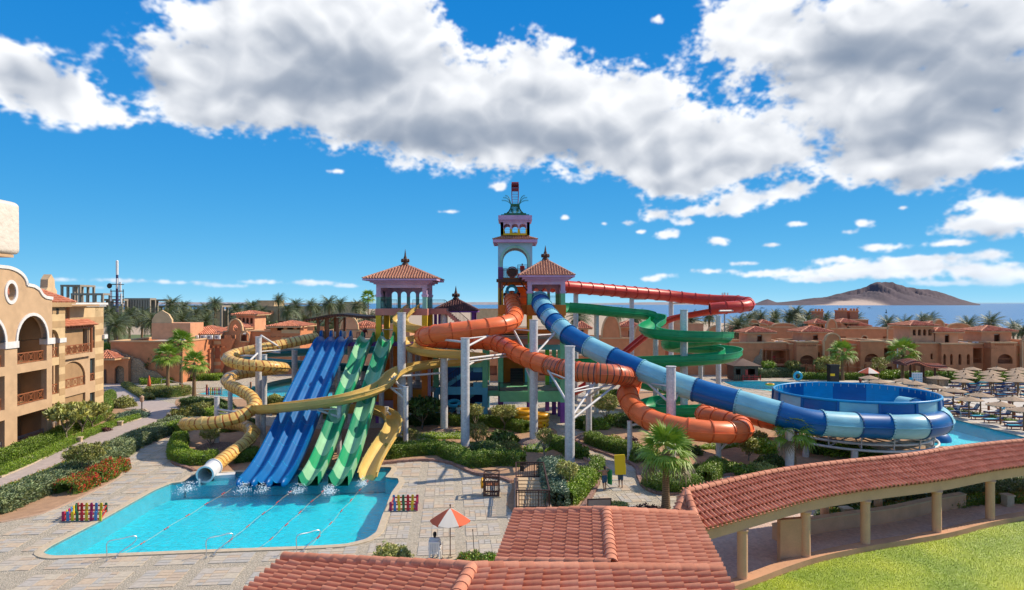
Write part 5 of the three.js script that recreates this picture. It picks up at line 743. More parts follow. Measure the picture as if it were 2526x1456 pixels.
// sweep a cross-section (side, up) along a path; bow shifts its middle along the path
function sweep(path,s0,s1,n,prof,o={}){
const{closed=true,bow=0,scale}=o,m=prof.length,wmax=Math.max(...prof.map((p)=>Math.abs(p[0]))),pos=[],uv=[],idx=[];const cols=closed?m + 1:m;let run=[0];for(let j=1;j<cols;j++)run.push(run[j - 1]+ Math.hypot(prof[j % m][0]- prof[j - 1][0],prof[j % m][1]- prof[j - 1][1]));
for(let i=0;i<=n;i++)for(let j=0;j<cols;j++){const q=prof[j % m],b=bow*(1 -(q[0]/ wmax)**2),s=mixv(s0,s1,i / n)+ b,f=path.frame(s),k=scale?scale(s):1;const v=f.p.addScaledVector(f.side,q[0]*k).addScaledVector(f.up,q[1]*k);pos.push(v.x,v.y,v.z);uv.push(s,run[j]);}
for(let i=0;i<n;i++)for(let j=0;j<cols - 1;j++){const a=i*cols + j,b=a + cols;idx.push(a,a + 1,b,a + 1,b + 1,b);}
const g=new THREE.BufferGeometry();g.setAttribute('position',new THREE.Float32BufferAttribute(pos,3));g.setAttribute('uv',new THREE.Float32BufferAttribute(uv,2));g.setIndex(idx);return toCreasedNormals(g,o.crease??0.7);
}
const circle=(r,n=22)=>Array.from({length:n},(_,i)=>{const a=-i / n*Math.PI*2 - Math.PI / 2;return[Math.cos(a)*r,Math.sin(a)*r];});
const rect=(x0,y0,x1,y1)=>[[x0,y0],[x0,y1],[x1,y1],[x1,y0]];
const join=(l)=>mergeGeometries(l);
function ring(path,s,r0,r1,w){const l=[];const n=22;const f=path.frame(s),pos=[],idx=[];const loops=[[r0,-w],[r1,-w],[r1,w],[r0,w]];for(const[r,d]of loops)for(let i=0;i<n;i++){const a=i / n*Math.PI*2;const v=f.p.clone().addScaledVector(f.side,Math.cos(a)*r).addScaledVector(f.up,Math.sin(a)*r).addScaledVector(f.t,d);pos.push(v.x,v.y,v.z);}for(let k=0;k<3;k++)for(let i=0;i<n;i++){const a=k*n + i,b=k*n +(i + 1)% n;idx.push(a,b,a + n,b,b + n,a + n);}const g=new THREE.BufferGeometry();g.setAttribute('position',new THREE.Float32BufferAttribute(pos,3));g.setIndex(idx);return boxUV(toCreasedNormals(g,0.6));}
function bolts(path,s,r){const l=mb();const f=path.frame(s);for(let i=0;i<26;i++){const a=i / 26*Math.PI*2;const v=f.p.clone().addScaledVector(f.side,Math.cos(a)*r).addScaledVector(f.up,Math.sin(a)*r);l.bar(v.clone().addScaledVector(f.t,-.09),v.clone().addScaledVector(f.t,.09),.035,.035,5);}return l.geo();}
// closed tube made of flanged sections
function tubeSlide(root,path,r,len,mats,flangeMat,o={}){
const n=Math.round((o.to??path.L)/ len),step=(o.to??path.L)/ n;
for(let i=0;i<n;i++){const s0=i*step,s1=s0 + step,m=typeof mats==='function'?mats(i,s0):mats[i % mats.length];const parts=[sweep(path,s0,s1,Math.max(4,Math.round(step / .32)),circle(r))];for(const k of[-1,1])parts.push(sweep(path,s0,s1,5,rect(k*(r + .06)- .05,-.035,k*(r + .06)+ .05,.035)));
const sec=mesh('tube_section',join(parts),m,root);const fl=ring(path,s0,r*.98,r*(o.fk??1.085),.055);mesh('flange',fl,flangeMat??(typeof mats==='function'?m:mats[i % mats.length]),sec);if(o.bolts)mesh('flange_bolt',bolts(path,s0,r*1.05),o.bolts,sec).userData.kind='stuff';}
mesh('flange',ring(path,n*step,r*.9,r*(o.fk??1.085),.055),flangeMat??mats[0],root);
}
// open flume: half pipe with lips
function flumeProfile(r,deg=96,th=.05,lip=.09){const out=[],inn=[],n=12;for(let i=0;i<=n;i++){const a=(-deg + 2*deg*i / n)*Math.PI / 180;out.push([Math.sin(a)*(r + th),-Math.cos(a)*(r + th)]);inn.push([Math.sin(a)*r,-Math.cos(a)*r]);}const e=out[n],s=out[0];return[...out,[e[0]+ lip,e[1]],[e[0]+ lip,e[1]+ .05],[inn[n][0],inn[n][1]+ .05],...inn.reverse().slice(1,-1),[inn[n][0],inn[n][1]+ .05],[s[0]- lip,s[1]+ .05],[s[0]- lip,s[1]]].reverse();}
function flumeSlide(root,path,r,len,m,o={}){
const n=Math.round(path.L / len),step=path.L / n,prof=flumeProfile(r,o.deg);
for(let i=0;i<n;i++){const mm=typeof m==='function'?m(i,n):m;const sec=mesh('flume_section',join([sweep(path,i*step,(i + 1)*step,Math.max(4,Math.round(step / .35)),prof),sweep(path,i*step,(i + 1)*step,4,rect(r*.93 + .03,-r*.42,r*.93 + .13,-r*.42 + .06)),sweep(path,i*step,(i + 1)*step,4,rect(-r*.93 - .13,-r*.42,-r*.93 - .03,-r*.42 + .06))]),mm,root);mesh('flange',sweep(path,i*step - .045,i*step + .045,1,flumeProfile(r + .03,o.deg,.06,.12)),mm,sec);}
}
const P4=(l)=>l.map((q)=>at(...q)),aty=(vx,y,d)=>V3((vx - CX)/ F*d,y,-d);
const stripeTex=(()=>{const t=tex(512,1,(u,v)=>{const w=Math.sin((u*3 + .23*Math.sin(v*6.283)+ .12*Math.sin(v*12.57 + 1)+ .05*tile(fbm,u,v,5,2,3))*6.283),k=ss(.62,.92,w + .3*tile(fbm,u,v,4,4,4)),n=.94 + .2*tile(fbm,u,v,6,6,4);return[mixv(.90,.66,k)*n,mixv(.74,.36,k)*n,mixv(.40,.10,k)*n];},true);t.repeat.set(1 / 1.6,1 / 3.46);return t;})();
const tiger=mat(lin(1,1,1),{map:stripeTex,roughness:.4,clearcoat:.2,clearcoatRoughness:.3});
const ringTex=(()=>{const t=tex(256,1,(u)=>{const a=Math.abs(((u*4)% 1)- .5),k=ss(.42,.46,a),g=Math.floor(u*4 + .5)% 3;return k?(g===0?[.12,.13,.2]:g===1?[.33,.32,.15]:[.1,.1,.16]):[.835,.415,.235];},true);t.repeat.set(1 / 1.75,1);return t;})();
const ringed=mat(lin(.9,.9,.9),{map:ringTex,roughness:.38,clearcoat:.2});
{// blue and white raft tube into the bowl
const S=thing('water_slide','wide raft tube slide with alternating dark blue and pale blue sections','water slide');
const B=[31.5,59.8],arc=(a,R,y)=>V3(B[0]+ R*Math.cos(a),y,-(B[1]- R*Math.sin(a)));
const pts=[...P4([[1330,742,74],[1338,756,71.5],[1352,778,69.5],[1378,806,67],[1415,835,64.8],[1480,869,62.4],[1560,905,60],[1650,940,57.8],[1740,969,56],[1830,994,54.4],[1910,1017,53.2],[1990,1039,52.2]]),arc(Math.PI*.56,7.2,3.5),arc(Math.PI*.44,7.1,3.44),arc(Math.PI*.33,6.95,3.44),arc(Math.PI*.22,6.7,3.5),arc(Math.PI*.1,6.3,3.6),arc(-.05,5.85,3.65),arc(-.3,5.4,3.7)];
const p=new Path(pts);const lens=[1.5,1.3,1.3,1.3,1.3,1.4,1.6,3.0,3.0,3.2,2.6,2.6,3.6,3.4,3.2,3.0,2.8,2.8,3,3,3];let s=0,i=0,dark=0;
while(s<p.L - .5){const l=Math.min(lens[i]??2.6,p.L - s),m=dark?M.sBlue:M.sPale,f=dark?M.sNavy:M.sPale;const parts=[sweep(p,s,s + l,Math.max(6,Math.round(l / .28)),circle(1.0,30))];for(const k of[-1,1])parts.push(sweep(p,s,s + l,6,rect(k*1.05 - .05,-.03,k*1.05 + .05,.03)));const sec=mesh('tube_section',join(parts),m,S);mesh('flange',ring(p,s,.98,1.085,.05),f,sec);if(!dark||i>6){const b=mesh('flange_bolt',bolts(p,s,1.05),M.sTeal,sec);b.userData.kind='stuff';}s +=l;i++;if(i !==11)dark=1 - dark;}
mesh('tube_mouth',ring(p,0,.9,1.12,.12),M.sPale,S);
// bowl
const Bw=thing('slide_bowl','large round blue slide bowl with light and dark panels beside the right pool','water slide',[B[0],0,-B[1]]);
const prof=[[6.8,5.3],[6.86,4.4],[6.8,3.5],[6.5,2.75],[5.9,2.3],[4.4,2.0],[2.2,1.85],[.6,1.8]],inn=prof.map((q)=>[q[0]- .07,q[1]+ .05]);
const N=14;const A0=.245;for(let k=0;k<N;k++){const a0=k / N*Math.PI*2 + A0,ln=Math.PI*2 / N,g=(list,nm,m)=>{const L=new THREE.LatheGeometry(list.map((q)=>new THREE.Vector2(...q)),8,a0,ln);return mesh(nm,boxUV(L),m,Bw);};const d=k % 2;g(prof.slice(0,4),'wall_panel',d?M.sBlue:M.sPale);g(inn.slice(0,4).reverse(),'inner_panel',d?M.sBlue:M.sBlueLt);g(prof.slice(3),'floor_panel',d?M.sBlue:M.sPale);g(inn.slice(3).reverse(),'inner_floor_panel',d?M.sBlue:M.sPale);}
{const l=new THREE.TorusGeometry(6.82,.11,8,90);l.rotateX(Math.PI / 2);l.translate(0,5.32,0);mesh('rim',boxUV(l),M.sBlueLt,Bw);const b=mb();for(let i=0;i<60;i++){const a=i / 60*Math.PI*2;b.bar(V3(Math.cos(a)*6.7,5.0,Math.sin(a)*6.7),V3(Math.cos(a)*6.7,5.3,Math.sin(a)*6.7),.03,.03,4);}b.build('rim_bolt',M.galv,Bw).userData.kind='stuff';const rib=mb();for(let k=0;k<N;k++){const a=k / N*Math.PI*2 + A0;for(let i=0;i<6;i++){const P=(q)=>V3(Math.sin(a)*(q[0]+ .08),q[1],Math.cos(a)*(q[0]+ .08));rib.beam(P(prof[i]),P(prof[i + 1]),.08,.2);}}rib.build('panel_rib',M.sBlue,Bw);}
{const f=mb();for(const[R,y,r]of[[6.2,1.75,.11],[6.6,1.3,.11],[3.6,1.35,.1]]){const t=new THREE.TorusGeometry(R,r,7,60);t.rotateX(Math.PI / 2);t.translate(0,y,0);f.add(t);}for(let i=0;i<16;i++){const a=i / 16*Math.PI*2;f.bar(V3(Math.cos(a)*6.3,1.3,Math.sin(a)*6.3),V3(Math.cos(a)*6.5,2.6,Math.sin(a)*6.5),.06,.06,6);f.bar(V3(Math.cos(a)*6.5,1.3,Math.sin(a)*6.5),V3(Math.cos(a)*1.4,1.35,Math.sin(a)*1.4),.07,.07,6);}f.build('support_ring',M.galv,Bw);for(let i=0;i<10;i++){const a=i / 10*Math.PI*2 + .16;const c=mb();c.bar(V3(Math.cos(a)*6.4,-.2,Math.sin(a)*6.4),V3(Math.cos(a)*6.4,1.3,Math.sin(a)*6.4),.28,.28,12);c.build('leg',M.galv,Bw);}}
{const e=thing('water_slide','short blue exit chute from the bowl into the right pool','water slide');const q=new Path([V3(36.4,1.9,-60.5),V3(38.6,1.3,-62),V3(40.6,.6,-63.4),V3(42,.25,-64.6)]);flumeSlide(e,q,.9,1.6,M.sPale,{deg:80});const cv=mb();cv.add(new THREE.SphereGeometry(1,14,8,0,Math.PI*2,0,Math.PI / 2),new THREE.Matrix4().compose(V3(40.6,.3,-62.4),new THREE.Quaternion(),V3(1.5,1.1,1.4)));cv.build('chute_hood',M.sBlue,e);}
}
{// orange tube
const S=thing('water_slide','orange tube slide looping left of the main tower and snaking down to the right','water slide');
const p=new Path(P4([[1262,736,78.5],[1263,746,76.5],[1267,762,73.5],[1269,779,70],[1260,794,67],[1234,802,65.2],[1195,808,64.2],[1140,815,63.5],[1090,821,63.3],[1058,827,64.5],[1044,831,66.8],[1056,836,69.5],[1100,840,71.3],[1150,842,71.8],[1196,843,71],[1228,848,69.3],[1252,858,67],[1281,875,64.5],[1321,892,62],[1360,904,60],[1403,914,58.5],[1446,919,57.6],[1490,922,57.2],[1525,925,57.7],[1548,931,59.2],[1560,939,60.8],[1557,950,61.3],[1550,963,60.2],[1549,980,58.6],[1560,1003,57],[1588,1027,55.2],[1630,1045,53.6],[1692,1058,52.4],[1755,1065,52.2],[1803,1066,53],[1830,1061,55],[1822,1047,57.6],[1785,1036,59.6],[1750,1030,61.6],[1738,1021,64.2],[1762,1014,66.6],[1834,1022,66.8],[1907,1040,64.5],[1960,1052,62.5]]));
const nTot=Math.round(p.L / 1.75),step=p.L / nTot;let a=0,b=0;for(let i=0;i<nTot;i++){const q=p.frame(i*step).p,vx=CX + q.x / -q.z*F;if(vx>1352&&!a)a=i;if(vx>1528&&!b)b=i;}
tubeSlide(S,p,.88,1.75,(i)=>(i>=a&&i<b?ringed:M.sOrange),M.sOrangeDk,{fk:1.075});
}
{const S=thing('water_slide','red tube slide reaching far right behind the others, then a red chute','water slide');
const p=new Path(P4([[1308,703,84],[1340,704,86],[1401,708,88],[1534,719,93.5],[1644,729,97.5],[1692,735,98],[1760,741,97.5],[1818,743.5,95.5],[1846,749,93],[1834,755.5,90.6],[1787,759.5,89.8],[1752,763,90]]));
tubeSlide(S,p,.84,2.1,[M.sRed],M.sRed,{fk:1.1});
const q=new Path(P4([[1752,763,90],[1723,768,91],[1676,776,92],[1640,788,92],[1597,819,92],[1550,857,91.5],[1500,900,91],[1445,946,90],[1405,968,89.5]]));const m2=M.sRed;flumeSlide(S,q,.72,2.6,m2,{deg:90});}
{const S=thing('water_slide','green open spiral slide winding down on the right of the towers','water slide');
const p=new Path(P4([[1396,751,77.8],[1450,755,79],[1502,761,80],[1550,766,81.5],[1592,770,83],[1618,778,83.3],[1622,789,81],[1606,799,78],[1598,808,75.2],[1615,815,72.8],[1660,820,71.3],[1720,823,71],[1768,823,72.2],[1788,825,74.6],[1772,829,77.2],[1720,835,78.5],[1668,841,78.6],[1650,847,80.6],[1672,851,82.6],[1720,853,83],[1770,856,81.8],[1803,861,79],[1808,868,75.8],[1785,875,73],[1723,880,71.5],[1629,884,72],[1540,886.5,73.5],[1470,888,75],[1434,891,78],[1432,899,82],[1465,911,85],[1530,926,85],[1600,944,82.5],[1660,957,80],[1688,968,77.6],[1665,978,76.2],[1625,985,75.8],[1598,994,74.6],[1604,1003,72.6],[1650,1008,71.3],[1720,1007,71.2],[1775,1004,72.6],[1820,1005,75],[1862,1006,78]]));
flumeSlide(S,p,.95,2.3,M.sGreen,{deg:100});}
{const S=thing('water_slide','yellow open slide curling from the left tower and sweeping in front of the lanes','water slide');
const p=new Path(P4([[1020,754,74.2],[1008,762,72.8],[994,775,71.8],[986,788,71],[996,800,69.5],[1030,807,68.6],[1065,810,69],[1088,817,71],[1076,824,73.2],[1040,829,73],[1012,836,71.6],[1006,847,69.4],[1030,859,67.6],[1075,866,66.8],[1130,869,66.8],[1170,873,68],[1180,879,70.2],[1150,885,71.2],[1095,890,69.6],[1040,897,67.4],[995,907,65.2],[968,922,63.4],[950,942,61.6],[912,961,59.4],[850,978,57.6],[780,989,56.9],[710,997,56.8],[662,1001,57.6],[640,1003,59.4],[646,1005,62],[690,1006,64],[770,1005,65.2],[860,1003.5,65.3],[920,1006,64.2],[955,1018,62.2],[970,1037,60],[966,1058,58],[950,1083,56],[930,1115,53.8],[914,1146,51.8],[906,1170,50.2]]));
flumeSlide(S,p,.66,2.4,M.sYellow,{deg:98});}
{const S=thing('water_slide','yellow tube slide with tiger stripes and white mouth at the far left','water slide');
const p=new Path(P4([[778,833,72],[737,841,70.3],[686,852,68.7],[630,863,67],[586,872,66.3],[562,882,64.8],[572,893,63.1],[602,900,62.5],[642,903,62.6],[682,906,63.8],[700,909,66.2],[690,911,68.2],[650,915,69],[610,920,68.3],[579,926,67.1],[561,935,65],[566,949,63.2],[592,963,61.6],[620,981,60.5],[627,1000,59.5],[610,1018,58.5],[573,1034,57.5],[532,1042,57],[486,1046,57.1],[459,1047,58.6],[460,1044,60.6],[486,1042,62],[532,1043,62.3],[580,1047,61.6],[612,1055,60],[622,1070,58],[606,1092,56.5],[576,1114,54.6],[547,1136,52.8],[519,1159,50.6],[505,1171,49.3]]));
tubeSlide(S,p,.55,1.5,[tiger],mat(lin(.70,.52,.2)),{to:p.L - 1.9,fk:1.05});
const a=p.L - 1.9,out=[sweep(p,a,p.L,8,circle(.6)),sweep(p,a,p.L,8,circle(.54).reverse()),ring(p,p.L,.53,.66,.05)];mesh('tube_mouth',join(out.map((g)=>g)),M.sWhite,S);mesh('flange',ring(p,a,.53,.68,.06),M.sWhite,S);
const f=mb();const e=p.frame(p.L).p;f.box(e.x + .8,-.15,e.z - 1.6,1.5,.5,.8,.3);f.box(e.x - .55,-.1,e.z - .2,.12,.6,1.2,.5);f.build('mouth_base',M.sWhite,S);}
{const S=thing('water_slide','dark teal open slide winding behind the lanes to the far left pool','water slide');const p=new Path([[1150,8.0,88],[960,7.7,87],[850,7.5,86.5],[700,7.3,86],[610,7.2,84.5],[572,7.1,81.8],[600,6.9,79],[700,6.55,78],[820,6.2,78],[900,5.8,79.6],[930,5.3,82.5],[900,4.7,86.5],[800,3.8,90],[700,2.6,92],[640,1.2,95],[615,.5,97]].map((q)=>aty(...q)));flumeSlide(S,p,.85,2.6,M.sTeal,{deg:92});}
// straight racing lanes
const lanePath=(x0,x1)=>new Path([[73.2,9.35],[71.9,9.34],[70.6,9.15],[69,8.55],[65,6.75],[61,4.95],[57.5,3.2],[54.5,1.8],[52.4,.95],[50.6,.42],[49.2,.16],[48.3,.08]].map(([d,y])=>V3(mixv(x0,x1,(73.2 - d)/ 24.9),y,-d)));
{const S=thing('water_slide','wide bright blue slide with three side by side racing lanes','water slide');const p=lanePath(-19.75,-18.55),n=9,st=p.L / n;
const W=3.3,lane=W / 3,prof=[];const P=(x,y)=>prof.push([x,y]);P(-W / 2 - .12,-.25);P(-W / 2 - .12,.5);P(-W / 2 + .02,.5);for(let l=0;l<3;l++){const c=-W / 2 + lane*(l + .5);for(let i=0;i<=8;i++){const t=i / 8*2 - 1;P(c + t*(lane / 2 - .1),.42*Math.pow(Math.abs(t),3.2));}if(l<2){P(c + lane / 2 - .05,.46);P(c + lane / 2 + .05,.46);}}P(W / 2 - .02,.5);P(W / 2 + .12,.5);P(W / 2 + .12,-.25);
for(let i=0;i<n;i++){mesh('lane_section',sweep(p,i*st,(i + 1)*st,10,prof,{crease:.5}),M.sBlue,S);const seam=sweep(p,(i + 1)*st - .03,(i + 1)*st + .03,1,prof.map((q)=>[q[0]*1.004,q[1]+ .012]));mesh('lane_seam',seam,M.sBlueLt,S);}
const e=mb();for(let k=0;k<4;k++){const f=p.frame(.4),x=-W / 2 + lane*k;e.ball(f.p.x + x,f.p.y + .62,f.p.z + .1,.16,.5,.55,10);}e.build('lane_headrail',M.sBlue,S);
for(let k=0;k<4;k++){const nose=mb(),f=p.frame(p.L - .1),x=-W / 2 + lane*k;nose.ball(f.p.x + x,f.p.y + .12,f.p.z + .15,.2,.36,.7,10);nose.build('lane_nose',M.sBlue,S);}}
for(const[x0,x1,lbl]of[[-16.15,-15.2,'left of the two pale and dark green straight slides beside the blue lanes'],[-13.9,-12.95,'right of the two pale and dark green straight slides, next to the yellow chute']]){
const S=thing('water_slide',lbl,'water slide');const p=lanePath(x0,x1),w=.64,prof=[[-w - .1,-.2],[-w - .1,.56],[-w + .02,.56]];for(let i=0;i<=10;i++){const t=i / 10*2 - 1;prof.push([t*(w - .06),.5*Math.pow(Math.abs(t),2.2)]);}prof.push([w - .02,.56],[w + .1,.56],[w + .1,-.2]);
const cuts=[0,1.6,3.2,5.6,8.6,11.4,14.2,16.8,19.2,21.4,23.4,25.4];const ph=x0<-15?.3:0;cuts.push(p.L);for(let i=0;i<cuts.length - 1;i++){if(cuts[i + 1]>p.L + .01||cuts[i]>=p.L)break;const a=cuts[i]+(i?ph:0),b=i===cuts.length - 2?p.L:cuts[i + 1]+ ph,m=i % 2?M.sGreen:(x0<-15?M.sGreenLt:M.sGreenLt);mesh('lane_section',sweep(p,a,b,8,prof,{bow:.55,crease:.5}),i % 4===3?M.sGreenDk:m,S);}
const e=mb();for(const k of[-1,1]){const f=p.frame(.5);e.ball(f.p.x + k*w,f.p.y + .55,f.p.z + .1,.15,.42,.7,10);}e.build('lane_headrail',M.sGreen,S);const hb=mb();const f=p.frame(-.3);for(const k of[-1,1])hb.bar(V3(f.p.x + k*.76,9.2,f.p.z),V3(f.p.x + k*.76,10.5,f.p.z),.03,.03,6);hb.bar(V3(f.p.x - .76,10.5,f.p.z),V3(f.p.x + .76,10.5,f.p.z),.03,.03,6);hb.build('grab_bar',M.steel,S);}
// ---------- galvanised support columns; base point from the ground bearing, arms to the slides ----------
function column(label,vx,vyBase,vyTop,r,arms=[],o={}){
const b=o.d?V3(X(vx,o.d),0,-o.d):gr(vx,vyBase,o.mound?.35:0);if(o.mound){const m=new THREE.SphereGeometry(1,18,8,0,Math.PI*2,0,Math.PI / 2),p=m.attributes.position;for(let i=0;i<p.count;i++){const k=1 + .12*fbm(p.getX(i)*2,p.getZ(i)*2,b.x,3);p.setXYZ(i,p.getX(i)*k,p.getY(i)*k,p.getZ(i)*k);}m.computeVertexNormals();m.scale(o.mound*1.15,.5,o.mound*.8);m.translate(b.x,.02,b.z);struct('gravel_mound',boxUV(m),M.gravel);}
const h=EYE -(vyTop - HZ)/ F*-b.z,t=thing('support_column',label,'column',[b.x,0,b.z],0,'grey steel columns carrying the slides');const g=mb();g.bar(V3(0,0,0),V3(0,h,0),r,r,20);g.build('shaft',M.galv,t);const c=mb();c.bar(V3(0,h,0),V3(0,h + .05,0),r*1.12,r*1.12,20);c.build('cap_plate',M.galv,t);
for(const[ax,ay,ad,y0]of arms){const e=at(ax,ay,ad).sub(t.position),a=mb();const d=V3(e.x,0,e.z).normalize().multiplyScalar(r*.9);a.bar(V3(d.x,y0??e.y,d.z),e,.11,.11,8);if(y0 !==undefined)a.bar(V3(d.x,e.y - .25,d.z),e.clone().setY(e.y - .25),.07,.07,6);a.build('bracket_arm',M.galv,t);}
return t;
}
column('thick grey column right of the path, carrying the ringed orange bend',1405,1147,855,.4,[[1350,910,59.5,5.2],[1470,940,57.3,4.2],[1400,868,62],[1530,940,58.5,4]],{mound:1.7});
column('thick grey column in the shade of the orange tube below the blue one',1316,1085,790,.4,[[1262,806,67,7.6],[1372,818,66,8.6],[1292,894,63.8,6]],{mound:1.6});
column('tall grey column in front of the yellow spiral, left of the orange bend',1147,1103,835,.4,[[1215,822,65,9.5],[1090,838,63.6],[1260,872,66.4,8.4],[1185,882,70]],{mound:1.5});
column('grey column between the stair building and the yellow spiral',1095,1060,875,.38,[[1130,880,67.5,7.6],[970,930,63.8]],{mound:1.4});
column('short grey column under the yellow sweep beside the white flowers',1000,1095,955,.24,[[955,950,62,4.6],[975,940,63,4.9]],{mound:1.2});
column('tall grey column at the yellow spiral, right of the green lanes',990,1078,772,.42,[[985,800,70.5],[1015,850,69],[965,935,63]],{});
column('grey column top beside the upper stair railing',1095,1060,766,.42,[[1070,815,69.5]],{d:76});
column('grey column foot under the yellow end chute',953,1080,1005,.2,[[962,1022,62]],{mound:.8});
column('slim grey column under the front of the yellow sweep',836,1122,1003,.2,[[765,1005,57.1,3.4],[840,990,57.6]],{});
column('grey column with hooked arm under the left end of the yellow sweep',648,1108,1024,.26,[[668,1024,58.5],[640,1022,59.5]],{});
column('tall thick grey column inside the tiger tube coil',637,1072,832,.31,[[690,858,68.4,10.2],[600,905,62.7,8.4],[660,912,64],[585,878,66]],{d:66});
column('second grey column behind the tiger tube coil',651,985,876,.32,[[690,870,76]],{d:78,mound:1.2});
column('grey column beside the lower left loop of the tiger tube',534,1096,979,.24,[[585,1018,59,3.6],[478,1060,57.4],[560,1046,58]],{mound:1.6});
column('grey column behind the lower tiger loop near the shrubs',567,1022,967,.25,[[600,975,62]],{d:72});
column('grey column left of the blue lanes under the teal slide',726,1080,865,.3,[[690,860,69,9]],{d:71.5});
column('grey column between the blue lanes and the green lanes',833,1090,905,.24,[],{d:66});
column('pink tinted thick column under the pale blue tube',1655,1180,905,.4,[[1585,935,59.2,5],[1680,958,57.4,4.8]],{d:55.5});
column('tall thick grey column in the middle of the green spiral',1687,1038,765,.42,[[1640,828,72.5],[1770,832,73.5],[1760,888,73.5],[1640,892,72.6]],{mound:1.5});
column('grey column behind the path under the ringed orange bend',1452,1075,940,.3,[[1500,945,58.5,4.4],[1420,935,59.5]],{mound:1.2});
column('pale column under the first turn of the green slide',1471,1030,770,.3,[[1440,766,79],[1495,772,80]],{d:80});
column('pale column under the green slide, left of the far villas',1617,1000,815,.32,[[1600,818,76.5],[1660,895,74]],{d:79});
column('slender grey column under the orange dip near the pink flowers',1553,1135,1040,.22,[[1590,1042,55.5,3]],{});
column('short grey column under the outer orange bend',1772,1148,1086,.22,[[1800,1086,53.6,1.4],[1745,1084,52.6]],{});
column('pale column at the right edge of the green spiral',1772,1000,780,.34,[[1790,876,75.5],[1835,766,92]],{d:86});
column('far column under the middle of the red tube',1558,960,734,.34,[[1530,734,94],[1592,738,96]],{d:95});
column('far column under the red tube beside the right tower',1420,950,722,.34,[[1440,724,90],[1400,722,89]],{d:90});
column('far column under the right part of the red tube',1655,960,742,.36,[[1690,748,98],[1620,740,97]],{d:99});
column('short pale column at the bowl entry behind the palm',1948,1160,1040,.36,[[1905,1040,53.4],[2000,1062,52.6]],{});
column('slim column under the middle of the pale blue tube',1728,1010,900,.28,[],{d:84});
// =====================================================================================
// PLANTS
// =====================================================================================
function faceUp(g){const p=g.attributes.position,n=g.attributes.normal,a=V3(),b=V3(),c=V3(),m=V3();for(let i=0;i<p.count;i +=3){a.fromBufferAttribute(p,i);b.fromBufferAttribute(p,i + 1);c.fromBufferAttribute(p,i + 2);m.fromBufferAttribute(n,i);if(b.clone().sub(a).cross(c.clone().sub(a)).dot(m)<0){p.setXYZ(i + 1,c.x,c.y,c.z);p.setXYZ(i + 2,b.x,b.y,b.z);const t=[n.getX(i + 1),n.getY(i + 1),n.getZ(i + 1)];n.setXYZ(i + 1,n.getX(i + 2),n.getY(i + 2),n.getZ(i + 2));n.setXYZ(i + 2,...t);}}return g;}
const leafMat=(r,g,b)=>new THREE.MeshPhysicalMaterial({color:lin(r,g,b),roughness:0.6,side:THREE.DoubleSide,transmission:0.3,thickness:0});
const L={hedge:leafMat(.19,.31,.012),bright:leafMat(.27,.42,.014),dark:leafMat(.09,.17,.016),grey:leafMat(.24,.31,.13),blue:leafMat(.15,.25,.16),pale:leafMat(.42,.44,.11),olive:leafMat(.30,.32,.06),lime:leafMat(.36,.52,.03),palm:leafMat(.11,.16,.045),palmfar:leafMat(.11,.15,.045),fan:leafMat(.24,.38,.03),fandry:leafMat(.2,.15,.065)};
const flowerMat=(r,g,b)=>mat(lin(r,g,b),{roughness:.7,side:THREE.DoubleSide});
const FL={red:flowerMat(.8,.012,.035),pink:flowerMat(.6,.04,.12),orange:flowerMat(.75,.3,.01),white:flowerMat(.75,.75,.7)};
function clumpGeo(n,size,seed,long=1.5){// spray of pointed leaves filling a unit ball
reseed(seed);const p=[],nn=[];const q=new THREE.Quaternion();
for(let i=0;i<n;i++){const d=V3(rr(-1,1),rr(-.8,1),rr(-1,1)).normalize(),c=d.clone().multiplyScalar(Math.cbrt(rr(.1,1)));const out=d.clone().add(V3(rr(-.8,.8),rr(-.2,1),rr(-.8,.8))).normalize(),side=out.clone().cross(V3(rr(-1,1),rr(-1,1),rr(-1,1))).normalize(),s=size*rr(.7,1.3);const a=c.clone().addScaledVector(out,-s*.5*long),b=c.clone().addScaledVector(side,s*.45),e=c.clone().addScaledVector(out,s*.5*long),f=c.clone().addScaledVector(side,-s*.45);const nm=side.clone().cross(out).normalize().add(d.clone().multiplyScalar(1.1)).normalize();for(const v of[a,b,e,a,e,f]){p.push(v.x,v.y,v.z);nn.push(nm.x,nm.y,nm.z);}}
const g=new THREE.BufferGeometry();g.setAttribute('position',new THREE.Float32BufferAttribute(p,3));g.setAttribute('normal',new THREE.Float32BufferAttribute(nn,3));return faceUp(g);}
const CL={fine:clumpGeo(26,.34,301),mid:clumpGeo(18,.5,302),big:clumpGeo(12,.72,303,1.9),spiky:clumpGeo(22,.3,304,3.2),flower:clumpGeo(9,.5,305,1)};
const tint=(v=.3)=>{const k=1 + rr(-v,v),w=rr(-.12,.12);return new THREE.Color(k*(1 + w),k,k*(1 - w));};
function foliage(parent,geo,m,list,name='foliage',v=.35){return instanced(name,geo,m,list,parent,list.map(()=>tint(v)));}
